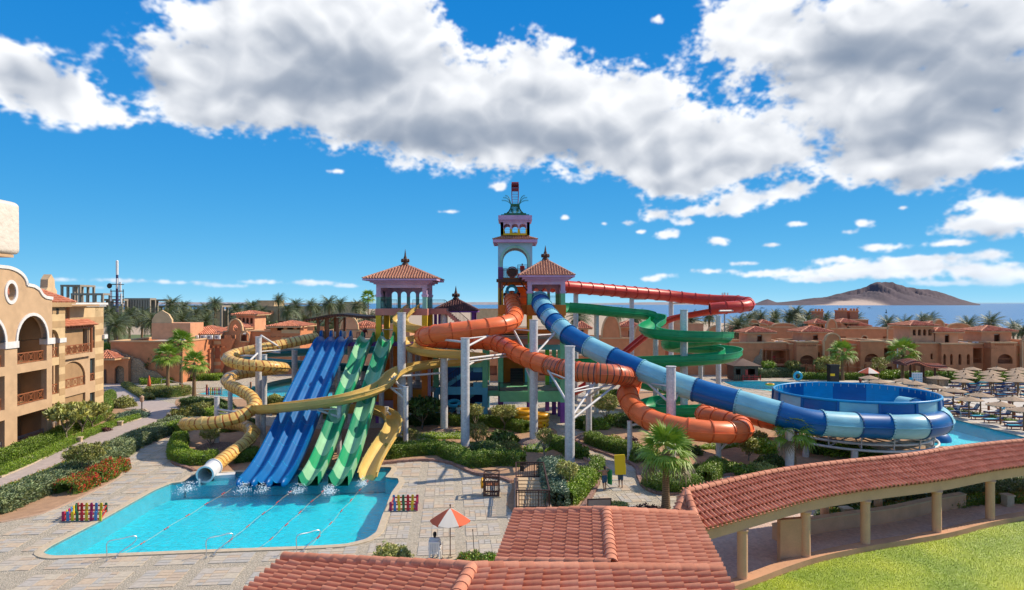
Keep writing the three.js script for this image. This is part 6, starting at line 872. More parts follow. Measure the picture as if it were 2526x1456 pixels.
// clipped or loose hedge along a plan line
function hedge(label,line,w,h,m,o={}){
const pts=o.world?line:line.map((v)=>{const g=gr(...v);return[g.x,-g.z];});const c=new THREE.CatmullRomCurve3(pts.map((p)=>V3(p[0],0,-p[1])),false,'centripetal'),Ln=c.getLength(),mid=c.getPointAt(.5);mid.y=0;
const t=thing(o.name??'hedge',label,o.cat??'hedge',mid,0,o.group),dens=o.dens??42,r=o.r??.17;const list=[],fl=[];
const n=Math.round(Ln*(w + 2*h)*dens);for(let i=0;i<n;i++){const u=rnd(),p=c.getPointAt(u),tg=c.getTangentAt(u),s=V3(-tg.z,0,tg.x),hh=h*(1 +(o.rough??.1)*fbm(p.x*.9,p.z*.9,3,3)*2),ww=w*(1 +(o.rough??.1)*fbm(p.x*.7,p.z*.7,9,3)*2);let a,b;const k=rnd()*(ww + 2*hh);if(k<ww){a=k - ww / 2;b=hh;}else{a=(k<ww + hh?1:-1)*ww / 2;b=rnd()*hh;}const e=Math.pow(Math.abs(a)/(ww / 2),4)*Math.pow(b / hh,4);a*=1 - .14*e;b*=1 - .12*e;if(u<.03||u>.97)a*=rr(.3,1);const q=V3(p.x,0,p.z).addScaledVector(s,a + rr(-.06,.06)).sub(mid);q.y=Math.max(.05,b + rr(-.1,.06));const rad=r*rr(.7,1.3)*(o.lump?1 + o.lump*fbm(q.x*1.3,q.z*1.3,4,2):1);const M4=TRS(q,rr(0,6.3),rad,rr(-.5,.5),rr(-.5,.5));list.push(M4);if(o.flower&&rnd()<o.fd)fl.push(TRS(q.clone().add(V3(s.x*Math.sign(a)*.08,.12,s.z*Math.sign(a)*.08)),rr(0,6),r*rr(.45,.85)));}
const core=sweep({L:Ln,frame:(s2)=>{const u=Math.min(1,Math.max(0,s2 / Ln)),p=c.getPointAt(u).sub(mid),tg=c.getTangentAt(u);return{p,t:tg,side:V3(-tg.z,0,tg.x),up:V3(0,1,0)};}},.1,Ln - .1,Math.max(3,Math.round(Ln)),rect(-w*.4,0,w*.4,h*.84));mesh('branches',core,L.dark,t);
foliage(t,o.geo??CL.fine,m,list);if(fl.length)foliage(t,CL.flower,o.flower,fl,'flowers',.25);return t;
}
// rounded shrub, optionally on a bare stem
function shrub(label,p,rx,ry,m,o={}){
const t=thing(o.name??'shrub',label,o.cat??'shrub',p,0,o.group),n=Math.round((o.dens??60)*(rx*rx + rx*ry)*2.4),list=[],fl=[],y0=o.stem??0,r=o.r??.16;
for(let i=0;i<n;i++){const d=V3(rr(-1,1),rr(y0?-1:-.15,1),rr(-1,1)).normalize(),k=Math.pow(rr(.25,1),.4)*(1 +(o.rough??.25)*fbm(d.x*2 + p.x,d.y*2,d.z*2 + p.z,3)*1.6);const q=V3(d.x*rx*k,y0 +(y0?ry:0)+ d.y*ry*k,d.z*rx*k);if(q.y<.04)q.y=rr(.04,.2);list.push(TRS(q,rr(0,6.3),r*rr(.7,1.4),rr(-.6,.6),rr(-.6,.6)));if(o.flower&&rnd()<o.fd)fl.push(TRS(q.clone().multiplyScalar(1.04),rr(0,6),r*rr(.35,.7)));}
const b=mb();const nb=o.stem?5:7;if(o.stem){const base=V3(0,0,0),fork=V3(rr(-.15,.15),y0*.45,rr(-.15,.15));b.bar(base,fork,.075*(o.tk??1),.06*(o.tk??1),7);for(let i=0;i<nb;i++){const a=i / nb*6.28 + rr(0,.8),e=V3(Math.cos(a)*rx*rr(.35,.7),y0 + ry*rr(.5,1.3),Math.sin(a)*rx*rr(.35,.7)),m1=fork.clone().lerp(e,.5).add(V3(Math.cos(a)*.12,-.06,Math.sin(a)*.12));b.bar(fork,m1,.05*(o.tk??1),.035*(o.tk??1),6);b.bar(m1,e,.035*(o.tk??1),.015,5);}b.build('trunk',M.branch,t);}else{for(let i=0;i<nb;i++){const a=i / nb*6.28,e=V3(Math.cos(a)*rx*.7,ry*.75,Math.sin(a)*rx*.7);b.bar(V3(0,0,0),e,.03,.012,5);}b.build('branches',M.branch,t);}
foliage(t,o.geo??CL.mid,m,list);if(fl.length)foliage(t,CL.flower,o.flower,fl,'flowers',.25);return t;
}
// ---------- palms ----------
function frondGeo(len,droop,n=13){// pinnate frond along +x, rising then drooping
const p=[],nn=[];const at_=(u)=>V3(len*(u - .12*u*u*droop),len*(.55*u*(1 - .25*droop)- droop*.75*u*u),0);const tri=(a,b,c)=>{const m=b.clone().sub(a).cross(c.clone().sub(a)).normalize();if(m.y<0)m.negate();m.y +=.6;m.normalize();for(const v of[a,b,c]){p.push(v.x,v.y,v.z);nn.push(m.x,m.y,m.z);}};
for(let i=0;i<n;i++){const u0=.1 + .9*i / n,a=at_(u0),b=at_(u0 + .6 / n),tip=at_(Math.min(1.12,u0 + .2)),w=len*.19*Math.sin(Math.PI*Math.min(1,(.15 + u0*.85)))+ .05;for(const s of[-1,1]){const e=tip.clone().add(V3(0,-w*.35 + len*.03*Math.sin(i*2.3 + s),s*w));tri(a,b,e);}}
for(let i=0;i<5;i++){const a=at_(i / 5),b=at_((i + 1)/ 5),w=.05*(1 - i / 6);const z=V3(0,0,w);tri(a.clone().add(z),a.clone().sub(z),b.clone().add(z));tri(a.clone().sub(z),b.clone().sub(z),b.clone().add(z));}
const g=new THREE.BufferGeometry();g.setAttribute('position',new THREE.Float32BufferAttribute(p,3));g.setAttribute('normal',new THREE.Float32BufferAttribute(nn,3));return faceUp(g);}
function dateCrown(seed,wind){reseed(seed);const l=[];for(let i=0;i<62;i++){const u=i / 62,a=i*2.399 + rr(-.2,.2),tilt=mixv(1.15,-.5,Math.pow(u,.85))+ rr(-.12,.12),g=frondGeo(rr(2.9,3.6),mixv(.45,1.05,u)+ rr(-.1,.15));g.applyMatrix4(new THREE.Matrix4().makeRotationZ(tilt - .35));g.applyMatrix4(new THREE.Matrix4().makeRotationY(a));const p=g.attributes.position;for(let k=0;k<p.count;k++){const r=Math.hypot(p.getX(k),p.getZ(k));p.setX(k,p.getX(k)+ wind*r*r*.05);}l.push(g);}return mergeGeometries(l);}
const dateCrowns=[dateCrown(401,.9),dateCrown(402,-.2),dateCrown(403,.5)];
const dateDry=(()=>{reseed(410);const l=[];for(let i=0;i<14;i++){const g=frondGeo(rr(1.8,2.4),1.1,7);g.applyMatrix4(new THREE.Matrix4().makeRotationZ(rr(-1.5,-1.0)));g.applyMatrix4(new THREE.Matrix4().makeRotationY(i*2.4));l.push(g);}return mergeGeometries(l);})();
const palmProto=dateCrowns.map((c,i)=>{const t=new THREE.Group();const cr=mesh('crown',c,L.palmfar,t),d=mesh('dead_fronds',dateDry,L.fandry,t);d.position.y=-.15;const g=mb();let p0=V3(0,-1,0);reseed(420 + i);for(let k=0;k<7;k++){const p1=V3(rr(-.06,.06),-1 -(k + 1)*2,rr(-.06,.06));if(k===6)p1.y=-15;g.bar(p1,p0,.27 - .002*k,.25,8);p0=p1;}g.bar(V3(0,-1.1,0),V3(0,.2,0),.26,.34,8);const tk=g.build('trunk',M.palmtrunk,t);return t;});
function datePalm(label,vx,vy,d,s,group){const c=at(vx,vy,d),k=Math.floor(rnd()*3),t=palmProto[k].clone();t.name=numbered('date_palm');scene.add(t);t.position.copy(c);t.rotation.y=rr(-.6,.6)+(k?0:0);t.scale.setScalar(s);t.userData={label,category:'palm tree',group};return t;}
{reseed(430);
const A=[[985,690,165],[1045,790,150],[1175,690,165],[1290,690,175],[1385,745,165],[1518,700,160],[1560,590,215],[1668,620,225],[1775,685,180],[1868,640,225],[1952,575,235],[2140,640,235],[2292,620,245],[1870,745,170],[2215,705,200],[1080,760,155],[1655,745,165]].map(([x,y,d])=>[...zA(x,y),d]);
const C=[[30,420,260],[265,470,240],[420,440,260],[530,495,255],[710,360,250],[800,480,235],[900,430,250],[1060,425,220],[1262,400,230],[1380,410,240],[1560,430,240],[1640,430,270],[380,490,250],[310,585,190],[985,620,132],[1270,640,140],[1130,460,240],[1700,590,150],[1930,610,150]].map(([x,y,d])=>[...zC(x,y),d]);
const R=[...[[560,400,135],[860,372,240],[1010,400,180],[1440,430,170],[1580,385,200],[1810,470,150]].map(([x,y,d])=>[...zG(x,y),d]),...[[270,378,270],[320,395,240],[430,372,320],[425,420,220],[540,390,230],[595,358,230],[600,400,240],[690,378,250],[680,455,165],[760,460,190],[830,395,270],[930,412,250],[1065,412,240],[1310,448,175],[1440,468,150],[1580,420,200],[1640,425,220],[1935,465,175],[2110,445,170],[2290,478,200],[2365,500,190],[225,410,260],[110,478,165]].map(([x,y,d])=>[...zH(x,y),d])];
const row=(list,where,group)=>{list.sort((a,b)=>a[0]- b[0]);list.forEach(([x,y,d],i)=>datePalm(`date palm, ${ORD[i] ?? ['ninth', 'eighth', 'seventh', 'sixth', 'fifth', 'fourth', 'third', 'second', 'first'][i - 20] } from the ${i < 20 ? 'left' : 'right'} of those ${where}`,x,y,d,rr(1.0,1.3),group));};
row(A,'behind the hotel end and road','date palms on the left');row(C,'in front of the sand hotel skyline','date palms in the middle distance');row(R,'before the sea at right','date palms on the right');
}
function fanLeaf(R,droop,seed){// fan leaf: stalk along +x, folded segments that hang at the tips
reseed(seed);const p=[],nn=[],n=22;const tri=(a,b,c)=>{const m=b.clone().sub(a).cross(c.clone().sub(a)).normalize();if(m.y<0)m.negate();m.y +=.5;m.normalize();for(const v of[a,b,c]){p.push(v.x,v.y,v.z);nn.push(m.x,m.y,m.z);}};const S=R*.95,hub=V3(S,S*.12,0);
for(let i=0;i<n;i++){const a=mixv(-1.95,1.95,(i + .5)/ n),da=3.9 / n*.55,l=R*(1 - .12*Math.abs(a)/ 1.95)*rr(.9,1.08),dir=(x,r,y)=>hub.clone().add(V3(Math.cos(x)*r,y,Math.sin(x)*r));const f=(i % 2?.02:-.02)*R;const m0=dir(a - da,l*.55,f - droop*R*.1),m1=dir(a + da,l*.55,-f - droop*R*.1),t=dir(a + rr(-.03,.03),l,-droop*R*.5*rr(.6,1.3));tri(hub,m0,m1);tri(m0,t,m1);}
const w=.03;tri(V3(0,0,-w),V3(0,0,w),hub);const g=new THREE.BufferGeometry();g.setAttribute('position',new THREE.Float32BufferAttribute(p,3));g.setAttribute('normal',new THREE.Float32BufferAttribute(nn,3));return faceUp(g);}
const fanLeaves=[fanLeaf(1,.35,501),fanLeaf(1,.7,502),fanLeaf(1,1.1,503),fanLeaf(1,1.5,504)];
function fanPalm(label,p,h,R,n,group,most){const t=thing('fan_palm',label,'palm tree',p,rr(0,6),group);const g=mb();g.lathe([[.36,0],[.3,.2],[.24,h*.4],[.21,h*.8],[.24,h*.92],[.3,h],[.2,h + .35],[0,h + .5]],0,0,0,12);g.build('trunk',M.palmtrunk,t);const st=mb();for(let i=0;i<26;i++){const a=i*2.4,y=h - .75 + i*.03;st.beam(V3(Math.cos(a)*.22,y,Math.sin(a)*.22),V3(Math.cos(a)*.42,y + .2,Math.sin(a)*.42),.07,.04);}st.build('leaf_bases',M.trunk,t).userData.kind='stuff';
const mg=[];for(let i=0;i<n;i++){const u=(i + .5)/ n,a=i*2.399 + rr(-.2,.2),tilt=mixv(1.35,-.5,Math.pow(u,.95))+ rr(-.14,.14),k=Math.min(3,Math.floor(u*4)),s=R*.52*rr(.88,1.1),M4=new THREE.Matrix4().makeTranslation(0,h + .25 - u*.35,0).multiply(new THREE.Matrix4().makeRotationY(a)).multiply(new THREE.Matrix4().makeRotationZ(tilt)).multiply(new THREE.Matrix4().makeRotationX(rr(-.4,.4))).multiply(new THREE.Matrix4().makeScale(s,s,s));if(most){const o=mesh('palm_leaf',fanLeaves[k],u>.93?L.fandry:L.fan,t);M4.decompose(o.position,o.quaternion,o.scale);}else mg.push(fanLeaves[k].clone().applyMatrix4(M4));}if(mg.length)mesh('crown',mergeGeometries(mg),L.fan,t);return t;}
reseed(510);
fanPalm('large fan palm with drooping leaves standing by the curved path',gr(1642,1254),3.45,2.25,32,'fan palms by the slides',true);
fanPalm('fan palm in front of the slide bowl behind the covered walk',gr(1956,1160),2.9,1.95,26,'fan palms by the slides',true);
fanPalm('tall fan palm on the round bed by the far left pool',gr(413,958),4.8,2.5,30,'fan palms at the far left pool',true);
fanPalm('highest fan palm of the left clump, against the flat villa',gr(446,950),6.8,2.5,30,'fan palms at the far left pool',true);
fanPalm('dark fan palm standing right of the clump beside the pool fence',gr(478,981),4.6,2.2,26,'fan palms at the far left pool',true);
fanPalm('fan palm in front of the round gabled doorway of the right villa',V3(X(2078,113),0,-113),4.6,2.6,24,'fan palms before the right villa',true);
fanPalm('fan palm beside the wavy roofed bar by the right villa',V3(X(2226,111),0,-111),4.9,3.0,24,'fan palms before the right villa',true);
{const p=at(...zC(1690,345),260);p.y=0;fanPalm('thin tall fan palm on the skyline left of the pavilion',p,at(...zC(1690,345),260).y,3.6,22,'skyline palms');}
// ---------- hedges ----------
reseed(600);
const hd=hedge;
hd('clipped green hedge below the hotel ground floor railing',[[-60,1172],[0,1150],[80,1117],[152,1088]],1.7,1.15,L.hedge);
hd('green hedge along the striped end of the hotel',[[140,1082],[195,1060],[240,1038],[262,1010],[272,980]],1.2,1.0,L.hedge);
hd('low yellow green border between hotel garden and road',[[-60,1192],[0,1172],[100,1129],[200,1082],[290,1047],[340,1033]],.9,.5,L.bright,{dens:55,r:.13});
hd('grey green lavender hedge running down the left planting strip',[[-70,1283],[0,1256],[100,1216],[180,1181],[245,1147],[330,1100],[400,1070],[438,1050]],2.2,1.0,L.grey,{geo:CL.spiky,rough:.25,r:.2});
hd('low border with orange and yellow flowers beside the road',[[-60,1250],[0,1227],[60,1202],[126,1174],[260,1114],[360,1068],[398,1051]],1.0,.5,L.hedge,{flower:FL.orange,fd:.16,dens:50,r:.14,rough:.2});
hd('red flowering shrubs in the strip, the clump nearest the pool fence',[[158,1222],[185,1212],[212,1200]],1.5,.95,L.hedge,{flower:FL.red,fd:.75,rough:.4,name:'flower_bed',cat:'flower bed'});
hd('red flowering shrubs further up the strip beside the paving',[[228,1194],[258,1180],[292,1160]],1.5,.95,L.hedge,{flower:FL.red,fd:.7,rough:.4,name:'flower_bed',cat:'flower bed'});
hd('bright green box hedge at the top of the left strip',[[412,1075],[450,1064]],1.8,1.1,L.bright);
hd('curved clipped hedge round the corner of the tiger tube bed',[[446,1090],[437,1110],[442,1134],[466,1144],[500,1145],[535,1140]],1.3,.95,L.bright);
hd('short clipped hedge between tiger tube and blue lanes',[[572,1142],[605,1138],[636,1131]],1.3,.95,L.hedge);
hd('long winding clipped hedge beside the pool deck right of the yellow chute',[[944,1132],[1000,1124],[1055,1120],[1091,1120],[1121,1134],[1163,1151],[1199,1148],[1243,1145],[1292,1150]],1.5,1.1,L.hedge);
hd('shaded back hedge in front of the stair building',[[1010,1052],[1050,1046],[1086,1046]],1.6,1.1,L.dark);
hd('clipped back hedge between the columns in front of the tube store',[[1108,1050],[1150,1049],[1194,1051],[1248,1056],[1300,1069]],1.4,1.1,L.hedge);
hd('clipped hedge left of the path behind the thick column',[[1356,1100],[1388,1110],[1412,1124],[1424,1134]],1.3,1.0,L.hedge);
hd('square clipped hedge between path and column row',[[1428,1062],[1452,1058]],1.7,1.3,L.hedge);
hd('blue green clipped hedge beside the railed stair',[[1350,1168],[1358,1190],[1367,1225],[1374,1256]],1.35,1.25,L.blue,{geo:CL.spiky,r:.18});
hd('bright hedge along the path edge right of the blue green one',[[1395,1246],[1420,1225],[1440,1206],[1456,1190]],1.2,1.0,L.bright);
hd('tall narrow hedge end at the bend of the path',[[1474,1158],[1472,1172],[1466,1186]],.9,1.1,L.hedge);
hd('low dark hedge across the little garden by the stair',[[1385,1184],[1420,1178],[1455,1174]],.9,.7,L.hedge);
hd('clipped hedge right of the path, leading to the pink flowers',[[1452,1090],[1485,1104],[1525,1116],[1565,1127],[1582,1144]],1.4,1.0,L.hedge);
hd('rounded hedge round the foot of the big fan palm',[[1606,1196],[1625,1211],[1655,1214],[1690,1212],[1718,1206]],1.4,1.0,L.hedge);
hd('hedge corner right of the big fan palm',[[1738,1192],[1756,1176],[1774,1160]],1.3,1.0,L.hedge);
hd('grey green hedge beside the covered walk on the right',[[2030,1264],[2085,1256],[2141,1248],[2220,1240],[2303,1231],[2441,1220],[2560,1212]],1.9,.95,L.grey,{geo:CL.spiky,rough:.15,r:.18});
hd('low orange flowering border below the grey hedge on the right',[[2022,1288],[2080,1280],[2141,1273],[2303,1254],[2430,1240],[2560,1236]],1.0,.5,L.hedge,{flower:FL.orange,fd:.15,r:.14,rough:.2});
hd('grey green hedge beside the brown kiosk by the right pool',[[1862,932],[1920,930],[1984,928]],2.2,1.5,L.grey,{dens:22,r:.24});
hd('long dark hedge behind the last row of parasols',[[38 + 30,114],[80,114],[100,114]].map((p)=>p),1.5,1.3,L.hedge,{world:true,dens:16,r:.28});
hd('second hedge row between the bar hut and the parasols',[[70,110],[82,109.5],[95,109.5]],1.6,1.0,L.hedge,{world:true,dens:16,r:.28});
hd('low hedge along the roped fence under the villa arches',[[50,115],[56,114.5],[62,114.5]],1.4,1.0,L.hedge,{world:true,dens:16,r:.28});
hd('round hedge bed with brown leaves under the left fan palms',[[378,972],[400,978],[430,978],[452,972]],2.6,1.2,L.olive,{dens:24,r:.22});
hd('low clipped border of the path to the far left pool',[[308,952],[330,965],[352,978],[372,988]],1.2,.6,L.olive,{dens:30});
hd('green hedge under the striped villa by the far left pool',[[470,940],[500,938],[545,938]],2,1.0,L.bright,{dens:18,r:.26});
hd('low bright groundcover beside the stone faced wall',[[345,948],[380,946],[430,942]],2.6,.8,L.bright,{dens:18,r:.24});
hd('clipped hedge behind the orange tube foot beside the tall column',[[1482,985],[1520,982],[1560,986]],1.6,1.1,L.hedge,{dens:26,r:.22});
hd('dark clipped trees row before the sand hotel entrance',[[-102,250],[-80,250],[-55,250]],4,5,L.dark,{world:true,dens:2.2,r:1.0,rough:.5});
hd('green hedge across the palm grove on the left',[[-105,165],[-92,163],[-80,166]],3,3,L.hedge,{world:true,dens:5,r:.6});
hd('row of shrubs before the lagoon pool behind the tiger tube',[[455,1002],[500,1004],[545,1005]],2.2,1.0,L.dark,{dens:26,r:.22,rough:.3});
hd('pale leaved shrub row behind the tiger tube columns',[[655,1000],[690,999],[720,997]],2.0,1.2,L.pale,{dens:26,r:.22,rough:.4});
// ---------- shrubs and small trees ----------
const S2=(label,vx,vy,rx,ry,m,o)=>shrub(label,gr(vx,vy),rx,ry,m,o);
S2('small spreading tree with pale stems in the left strip',211,1182,1.45,.62,L.olive,{stem:1.45,name:'small_tree',cat:'tree',dens:46,r:.16,rough:.6});
S2('plumeria tree with long leaves nearest the hotel corner',165,1093,1.6,.55,L.pale,{stem:2.3,name:'plumeria_tree',cat:'tree',geo:CL.big,r:.34,dens:22,tk:1.5,rough:.5});
S2('plumeria tree second from the hotel corner',199,1079,1.4,.5,L.pale,{stem:2.2,name:'plumeria_tree',cat:'tree',geo:CL.big,r:.34,dens:22,tk:1.3,rough:.5});
S2('leaning plumeria tree furthest from the hotel corner',228,1064,1.3,.4,L.pale,{stem:1.8,name:'plumeria_tree',cat:'tree',geo:CL.big,r:.28,dens:30,rough:.6});
S2('round bushy shrub with red berries at the road bend',300,1004,1.7,1.3,L.olive,{dens:26,r:.22});
S2('grey green shrub at the road bend in front of the lamp',328,1030,1.6,.9,L.blue,{dens:34,r:.2,geo:CL.spiky});
S2('grey green mound beside the bend, left of the other',303,1036,1.3,.8,L.blue,{dens:34,r:.2,geo:CL.spiky});
S2('thin leafed young shrub with pink tips in the hotel garden',268,1052,.7,.5,L.olive,{stem:.5,dens:26,r:.15});
S2('red leafed small shrub on the bare soil of the hotel garden',262,1064,.45,.4,leafMat(.14,.04,.03),{dens:40,r:.14});
S2('large round shrub left of the lower tiger loop',462,1032,2.2,1.4,L.olive,{dens:28,r:.2});
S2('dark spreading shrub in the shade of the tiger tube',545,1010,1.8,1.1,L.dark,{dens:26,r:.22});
S2('yellow flowering shrub between the tiger tube columns',520,1026,1.5,.9,L.lime,{dens:26,r:.2,flower:FL.orange,fd:.3});
S2('dark green shrub under the tiger tube',600,1055,1.6,1.1,L.dark,{dens:26,r:.22});
S2('big shaded shrub behind the lower tiger loop',560,1062,1.6,1.0,L.hedge,{dens:26,r:.22});
S2('small tree with thin crown under the striped tube beside the column',518,1110,.9,.55,L.pale,{stem:1.0,name:'small_tree',cat:'tree',dens:60,r:.13});
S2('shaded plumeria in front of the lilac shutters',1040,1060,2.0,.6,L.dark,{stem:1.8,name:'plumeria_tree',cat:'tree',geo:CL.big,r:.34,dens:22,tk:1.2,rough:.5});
S2('small standard tree with round pale crown between two thick columns',1174,1066,.8,.6,L.pale,{stem:1.7,name:'small_tree',cat:'tree',dens:80,r:.12});
S2('wide topped small tree in front of the yellow tubes',1244,1060,1.6,.6,L.pale,{stem:1.4,name:'small_tree',cat:'tree',dens:55,r:.14,tk:1.2});
S2('bare stemmed little tree at the bend of the path',1344,1128,.85,.6,L.olive,{stem:1.3,name:'small_tree',cat:'tree',dens:55,r:.12});
S2('round pale topped little tree beside the blue green hedge',1398,1222,.8,.5,L.pale,{stem:1.35,name:'small_tree',cat:'tree',dens:85,r:.12});
S2('leafy small tree right of the ringed orange bend',1495,1046,1.5,.9,L.pale,{stem:1.5,name:'small_tree',cat:'tree',dens:45,r:.16});
S2('dark flowering round shrub with white dots in the centre bed',1198,1124,1.7,1.25,L.dark,{dens:55,r:.15,flower:FL.white,fd:.1});
S2('broad leaved shrub left of the third column mound',1240,1096,1.4,1.0,L.dark,{geo:CL.big,r:.28,dens:22});
S2('grey twiggy shrub behind the white dotted one',1176,1098,1.3,.8,L.olive,{stem:.5,dens:36,r:.14});
S2('loose olive shrub right of the white dotted one',1254,1116,1.3,1.0,L.olive,{dens:36,r:.16});
S2('twiggy grey shrub beside the short column under the yellow sweep',1012,1098,.9,.6,L.olive,{stem:.4,dens:40,r:.12});
S2('small round dark shrub on the mound left of the chute',975,1094,.8,.6,L.hedge,{dens:50,r:.14});
S2('round hedge shrub behind the thick right column',1432,1128,.9,1.0,L.hedge,{dens:60,r:.14});
S2('dark round clipped shrub right of the path entrance',1518,1048,1.4,1.2,L.hedge,{dens:36,r:.18});
S2('bright round clipped shrub beside the small leafy tree',1474,1058,1.3,1.1,L.bright,{dens:36,r:.18});
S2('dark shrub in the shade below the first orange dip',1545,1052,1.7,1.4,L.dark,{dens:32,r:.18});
S2('pale shrub with white flowers beside the path hedge',1512,1096,1.2,.8,L.pale,{dens:40,r:.15,flower:FL.white,fd:.12});
S2('pink flowering shrub right of the slender column',1580,1120,.9,.7,L.hedge,{dens:50,r:.14,flower:FL.pink,fd:.4});
S2('second pink flowering shrub towards the big fan palm',1602,1128,.9,.6,L.hedge,{dens:50,r:.14,flower:FL.pink,fd:.4});
S2('purple leaved spiky shrub beside the slender column',1556,1098,.7,.8,leafMat(.07,.02,.03),{geo:CL.spiky,dens:40,r:.2});
S2('bright spiky leaved shrub on the open soil left of the bowl palm',1882,1116,1.0,1.2,L.lime,{geo:CL.spiky,dens:40,r:.32});
S2('thin yucca like shrub left of the bright spiky one',1846,1138,.7,.6,L.olive,{stem:.9,geo:CL.spiky,dens:26,r:.26,name:'yucca'});
S2('round pale shrub behind the tiled walk near the palm',1878,1172,1.3,.9,L.pale,{dens:46,r:.15});
S2('dark low shrub left of the round pale one',1836,1172,1.2,.8,L.hedge,{dens:46,r:.15});
S2('dark shrub between the round pale one and the palm trunk',1902,1150,1.3,.9,L.dark,{dens:46,r:.15});
S2('olive shrub behind the bright spiky one',1868,1088,1.2,.9,L.olive,{dens:40,r:.16});
S2('white flowering shrub mass under the slide bowl',2062,1118,2.2,1.0,L.bright,{dens:30,r:.17,flower:FL.white,fd:.12});
S2('red flowering shrub mass under the right half of the bowl',2120,1124,1.9,.8,L.hedge,{dens:34,r:.16,flower:FL.red,fd:.12});
S2('dark shrub under the bowl frame',2020,1116,1.4,.9,L.dark,{dens:40,r:.16});
S2('shrub at the orange outer bend base',1700,1120,1.2,.8,L.dark,{dens:40,r:.16});
S2('broad bush at the front of the deck left of the seated guard',966,1386,1.05,.85,L.pale,{dens:70,r:.13});
S2('red flowering plants with pale pot right of the parasol foot',1158,1390,.75,.55,L.hedge,{dens:60,r:.12,flower:FL.red,fd:.4});
S2('second red flowering plant close to the tiled roof edge',1206,1392,.7,.5,L.hedge,{dens:60,r:.12,flower:FL.red,fd:.35});
S2('cream variegated shrub behind the front tiled roof',1519,1262,.95,.6,L.pale,{dens:70,r:.13,flower:FL.white,fd:.2});
S2('dark shrub with red tips behind the roof next to the variegated one',1600,1268,1.2,.35,leafMat(.10,.03,.03),{dens:50,r:.13});
S2('small round standard tree before the brown kiosk',1895,930,1.3,.8,L.bright,{stem:1.3,name:'small_tree',cat:'tree',dens:26,r:.2});
S2('small round standard tree right of the kiosk hedge',1954,930,1.4,.8,L.olive,{stem:1.4,name:'small_tree',cat:'tree',dens:26,r:.2});
S2('yellow leaved bushy tree before the villa gable',2040,932,2.4,1.4,L.pale,{stem:1.0,name:'small_tree',cat:'tree',dens:18,r:.24});
S2('bare branched small tree before the dark garage openings',2168,936,1.5,1.2,L.olive,{stem:1.6,name:'small_tree',cat:'tree',dens:14,r:.2});
S2('rounded shrub bed at the bar hut',2205,934,3.0,1.4,L.bright,{dens:14,r:.28,flower:FL.orange,fd:.1});
S2('yellow tree cut by the right edge of the view',2524,925,2.5,2.2,L.lime,{stem:1.4,name:'small_tree',cat:'tree',dens:14,r:.3});
S2('dark bushy tree behind the left fan palms',395,940,3.2,2.4,L.dark,{stem:.6,name:'small_tree',cat:'tree',dens:14,r:.3});
S2('shrub with leathery leaves at the lagoon fence',500,1014,1.7,1.0,L.olive,{dens:26,r:.2});
// ---------- ground cover ----------
{const patch=(label,v,n,m,fl)=>{const c=v.reduce((s,p)=>[s[0]+ p[0]/ v.length,s[1]+ p[1]/ v.length],[0,0]),pl=plan(v),list=[],f=[];let xs=pl.map((p)=>p[0]),ds=pl.map((p)=>p[1]),k=0;while(list.length<n&&k++<n*20){const x=rr(Math.min(...xs),Math.max(...xs)),d=rr(Math.min(...ds),Math.max(...ds));if(!inside(pl,x,d))continue;const h=.14 + .14*Math.max(0,fbm(x,d,3,3)+ .4);list.push(TRS(V3(x,h*rr(.3,1),-d),rr(0,6),rr(.12,.22)));if(fl&&rnd()<.22)f.push(TRS(V3(x,h + .12,-d),rr(0,6),rr(.05,.09)));}const im=instanced('ground_cover',CL.fine,m,list,null,list.map(()=>tint(.35)));im.userData.label=label;im.userData.category='ground cover';if(f.length)instanced('flowers',CL.flower,fl,f,im);};
reseed(700);
patch('pale low ground cover strip on the soil behind the third column',[[1020,1074],[1130,1068],[1160,1074],[1150,1084],[1030,1086]],900,L.lime,FL.white);
patch('white flowering ground cover before the third column mound',[[1075,1106],[1140,1096],[1215,1094],[1235,1104],[1170,1110],[1085,1116]],900,L.bright,FL.white);
patch('white flowering ground cover right of the second column mound',[[1290,1108],[1345,1096],[1372,1106],[1340,1118],[1295,1116]],700,L.bright,FL.white);
patch('white flowering ground cover left of the thick right column',[[1325,1140],[1385,1132],[1398,1142],[1350,1152]],600,L.bright,FL.white);
patch('white flowering patch beside the short column',[[1018,1094],[1048,1088],[1060,1100],[1028,1106]],500,L.pale,FL.white);
patch('ground cover with pale leaves by the path hedge right side',[[1465,1092],[1510,1084],[1530,1096],[1490,1102]],500,L.bright,FL.white);
patch('ground cover at the foot of the outer orange bend',[[1700,1110],[1770,1096],[1830,1090],[1850,1098],[1780,1110]],700,L.bright,FL.white);
patch('trailing ground cover before the tiled walk',[[1690,1158],[1770,1140],[1830,1150],[1800,1162]],600,L.hedge,null);
patch('low plants in the soil under the yellow sweep',[[720,1020],[840,1018],[850,1034],[730,1036]],500,L.hedge,null);
patch('light ground cover behind the blue lanes',[[650,1014],[700,1008],[720,1022],[660,1026]],400,L.bright,null);
}
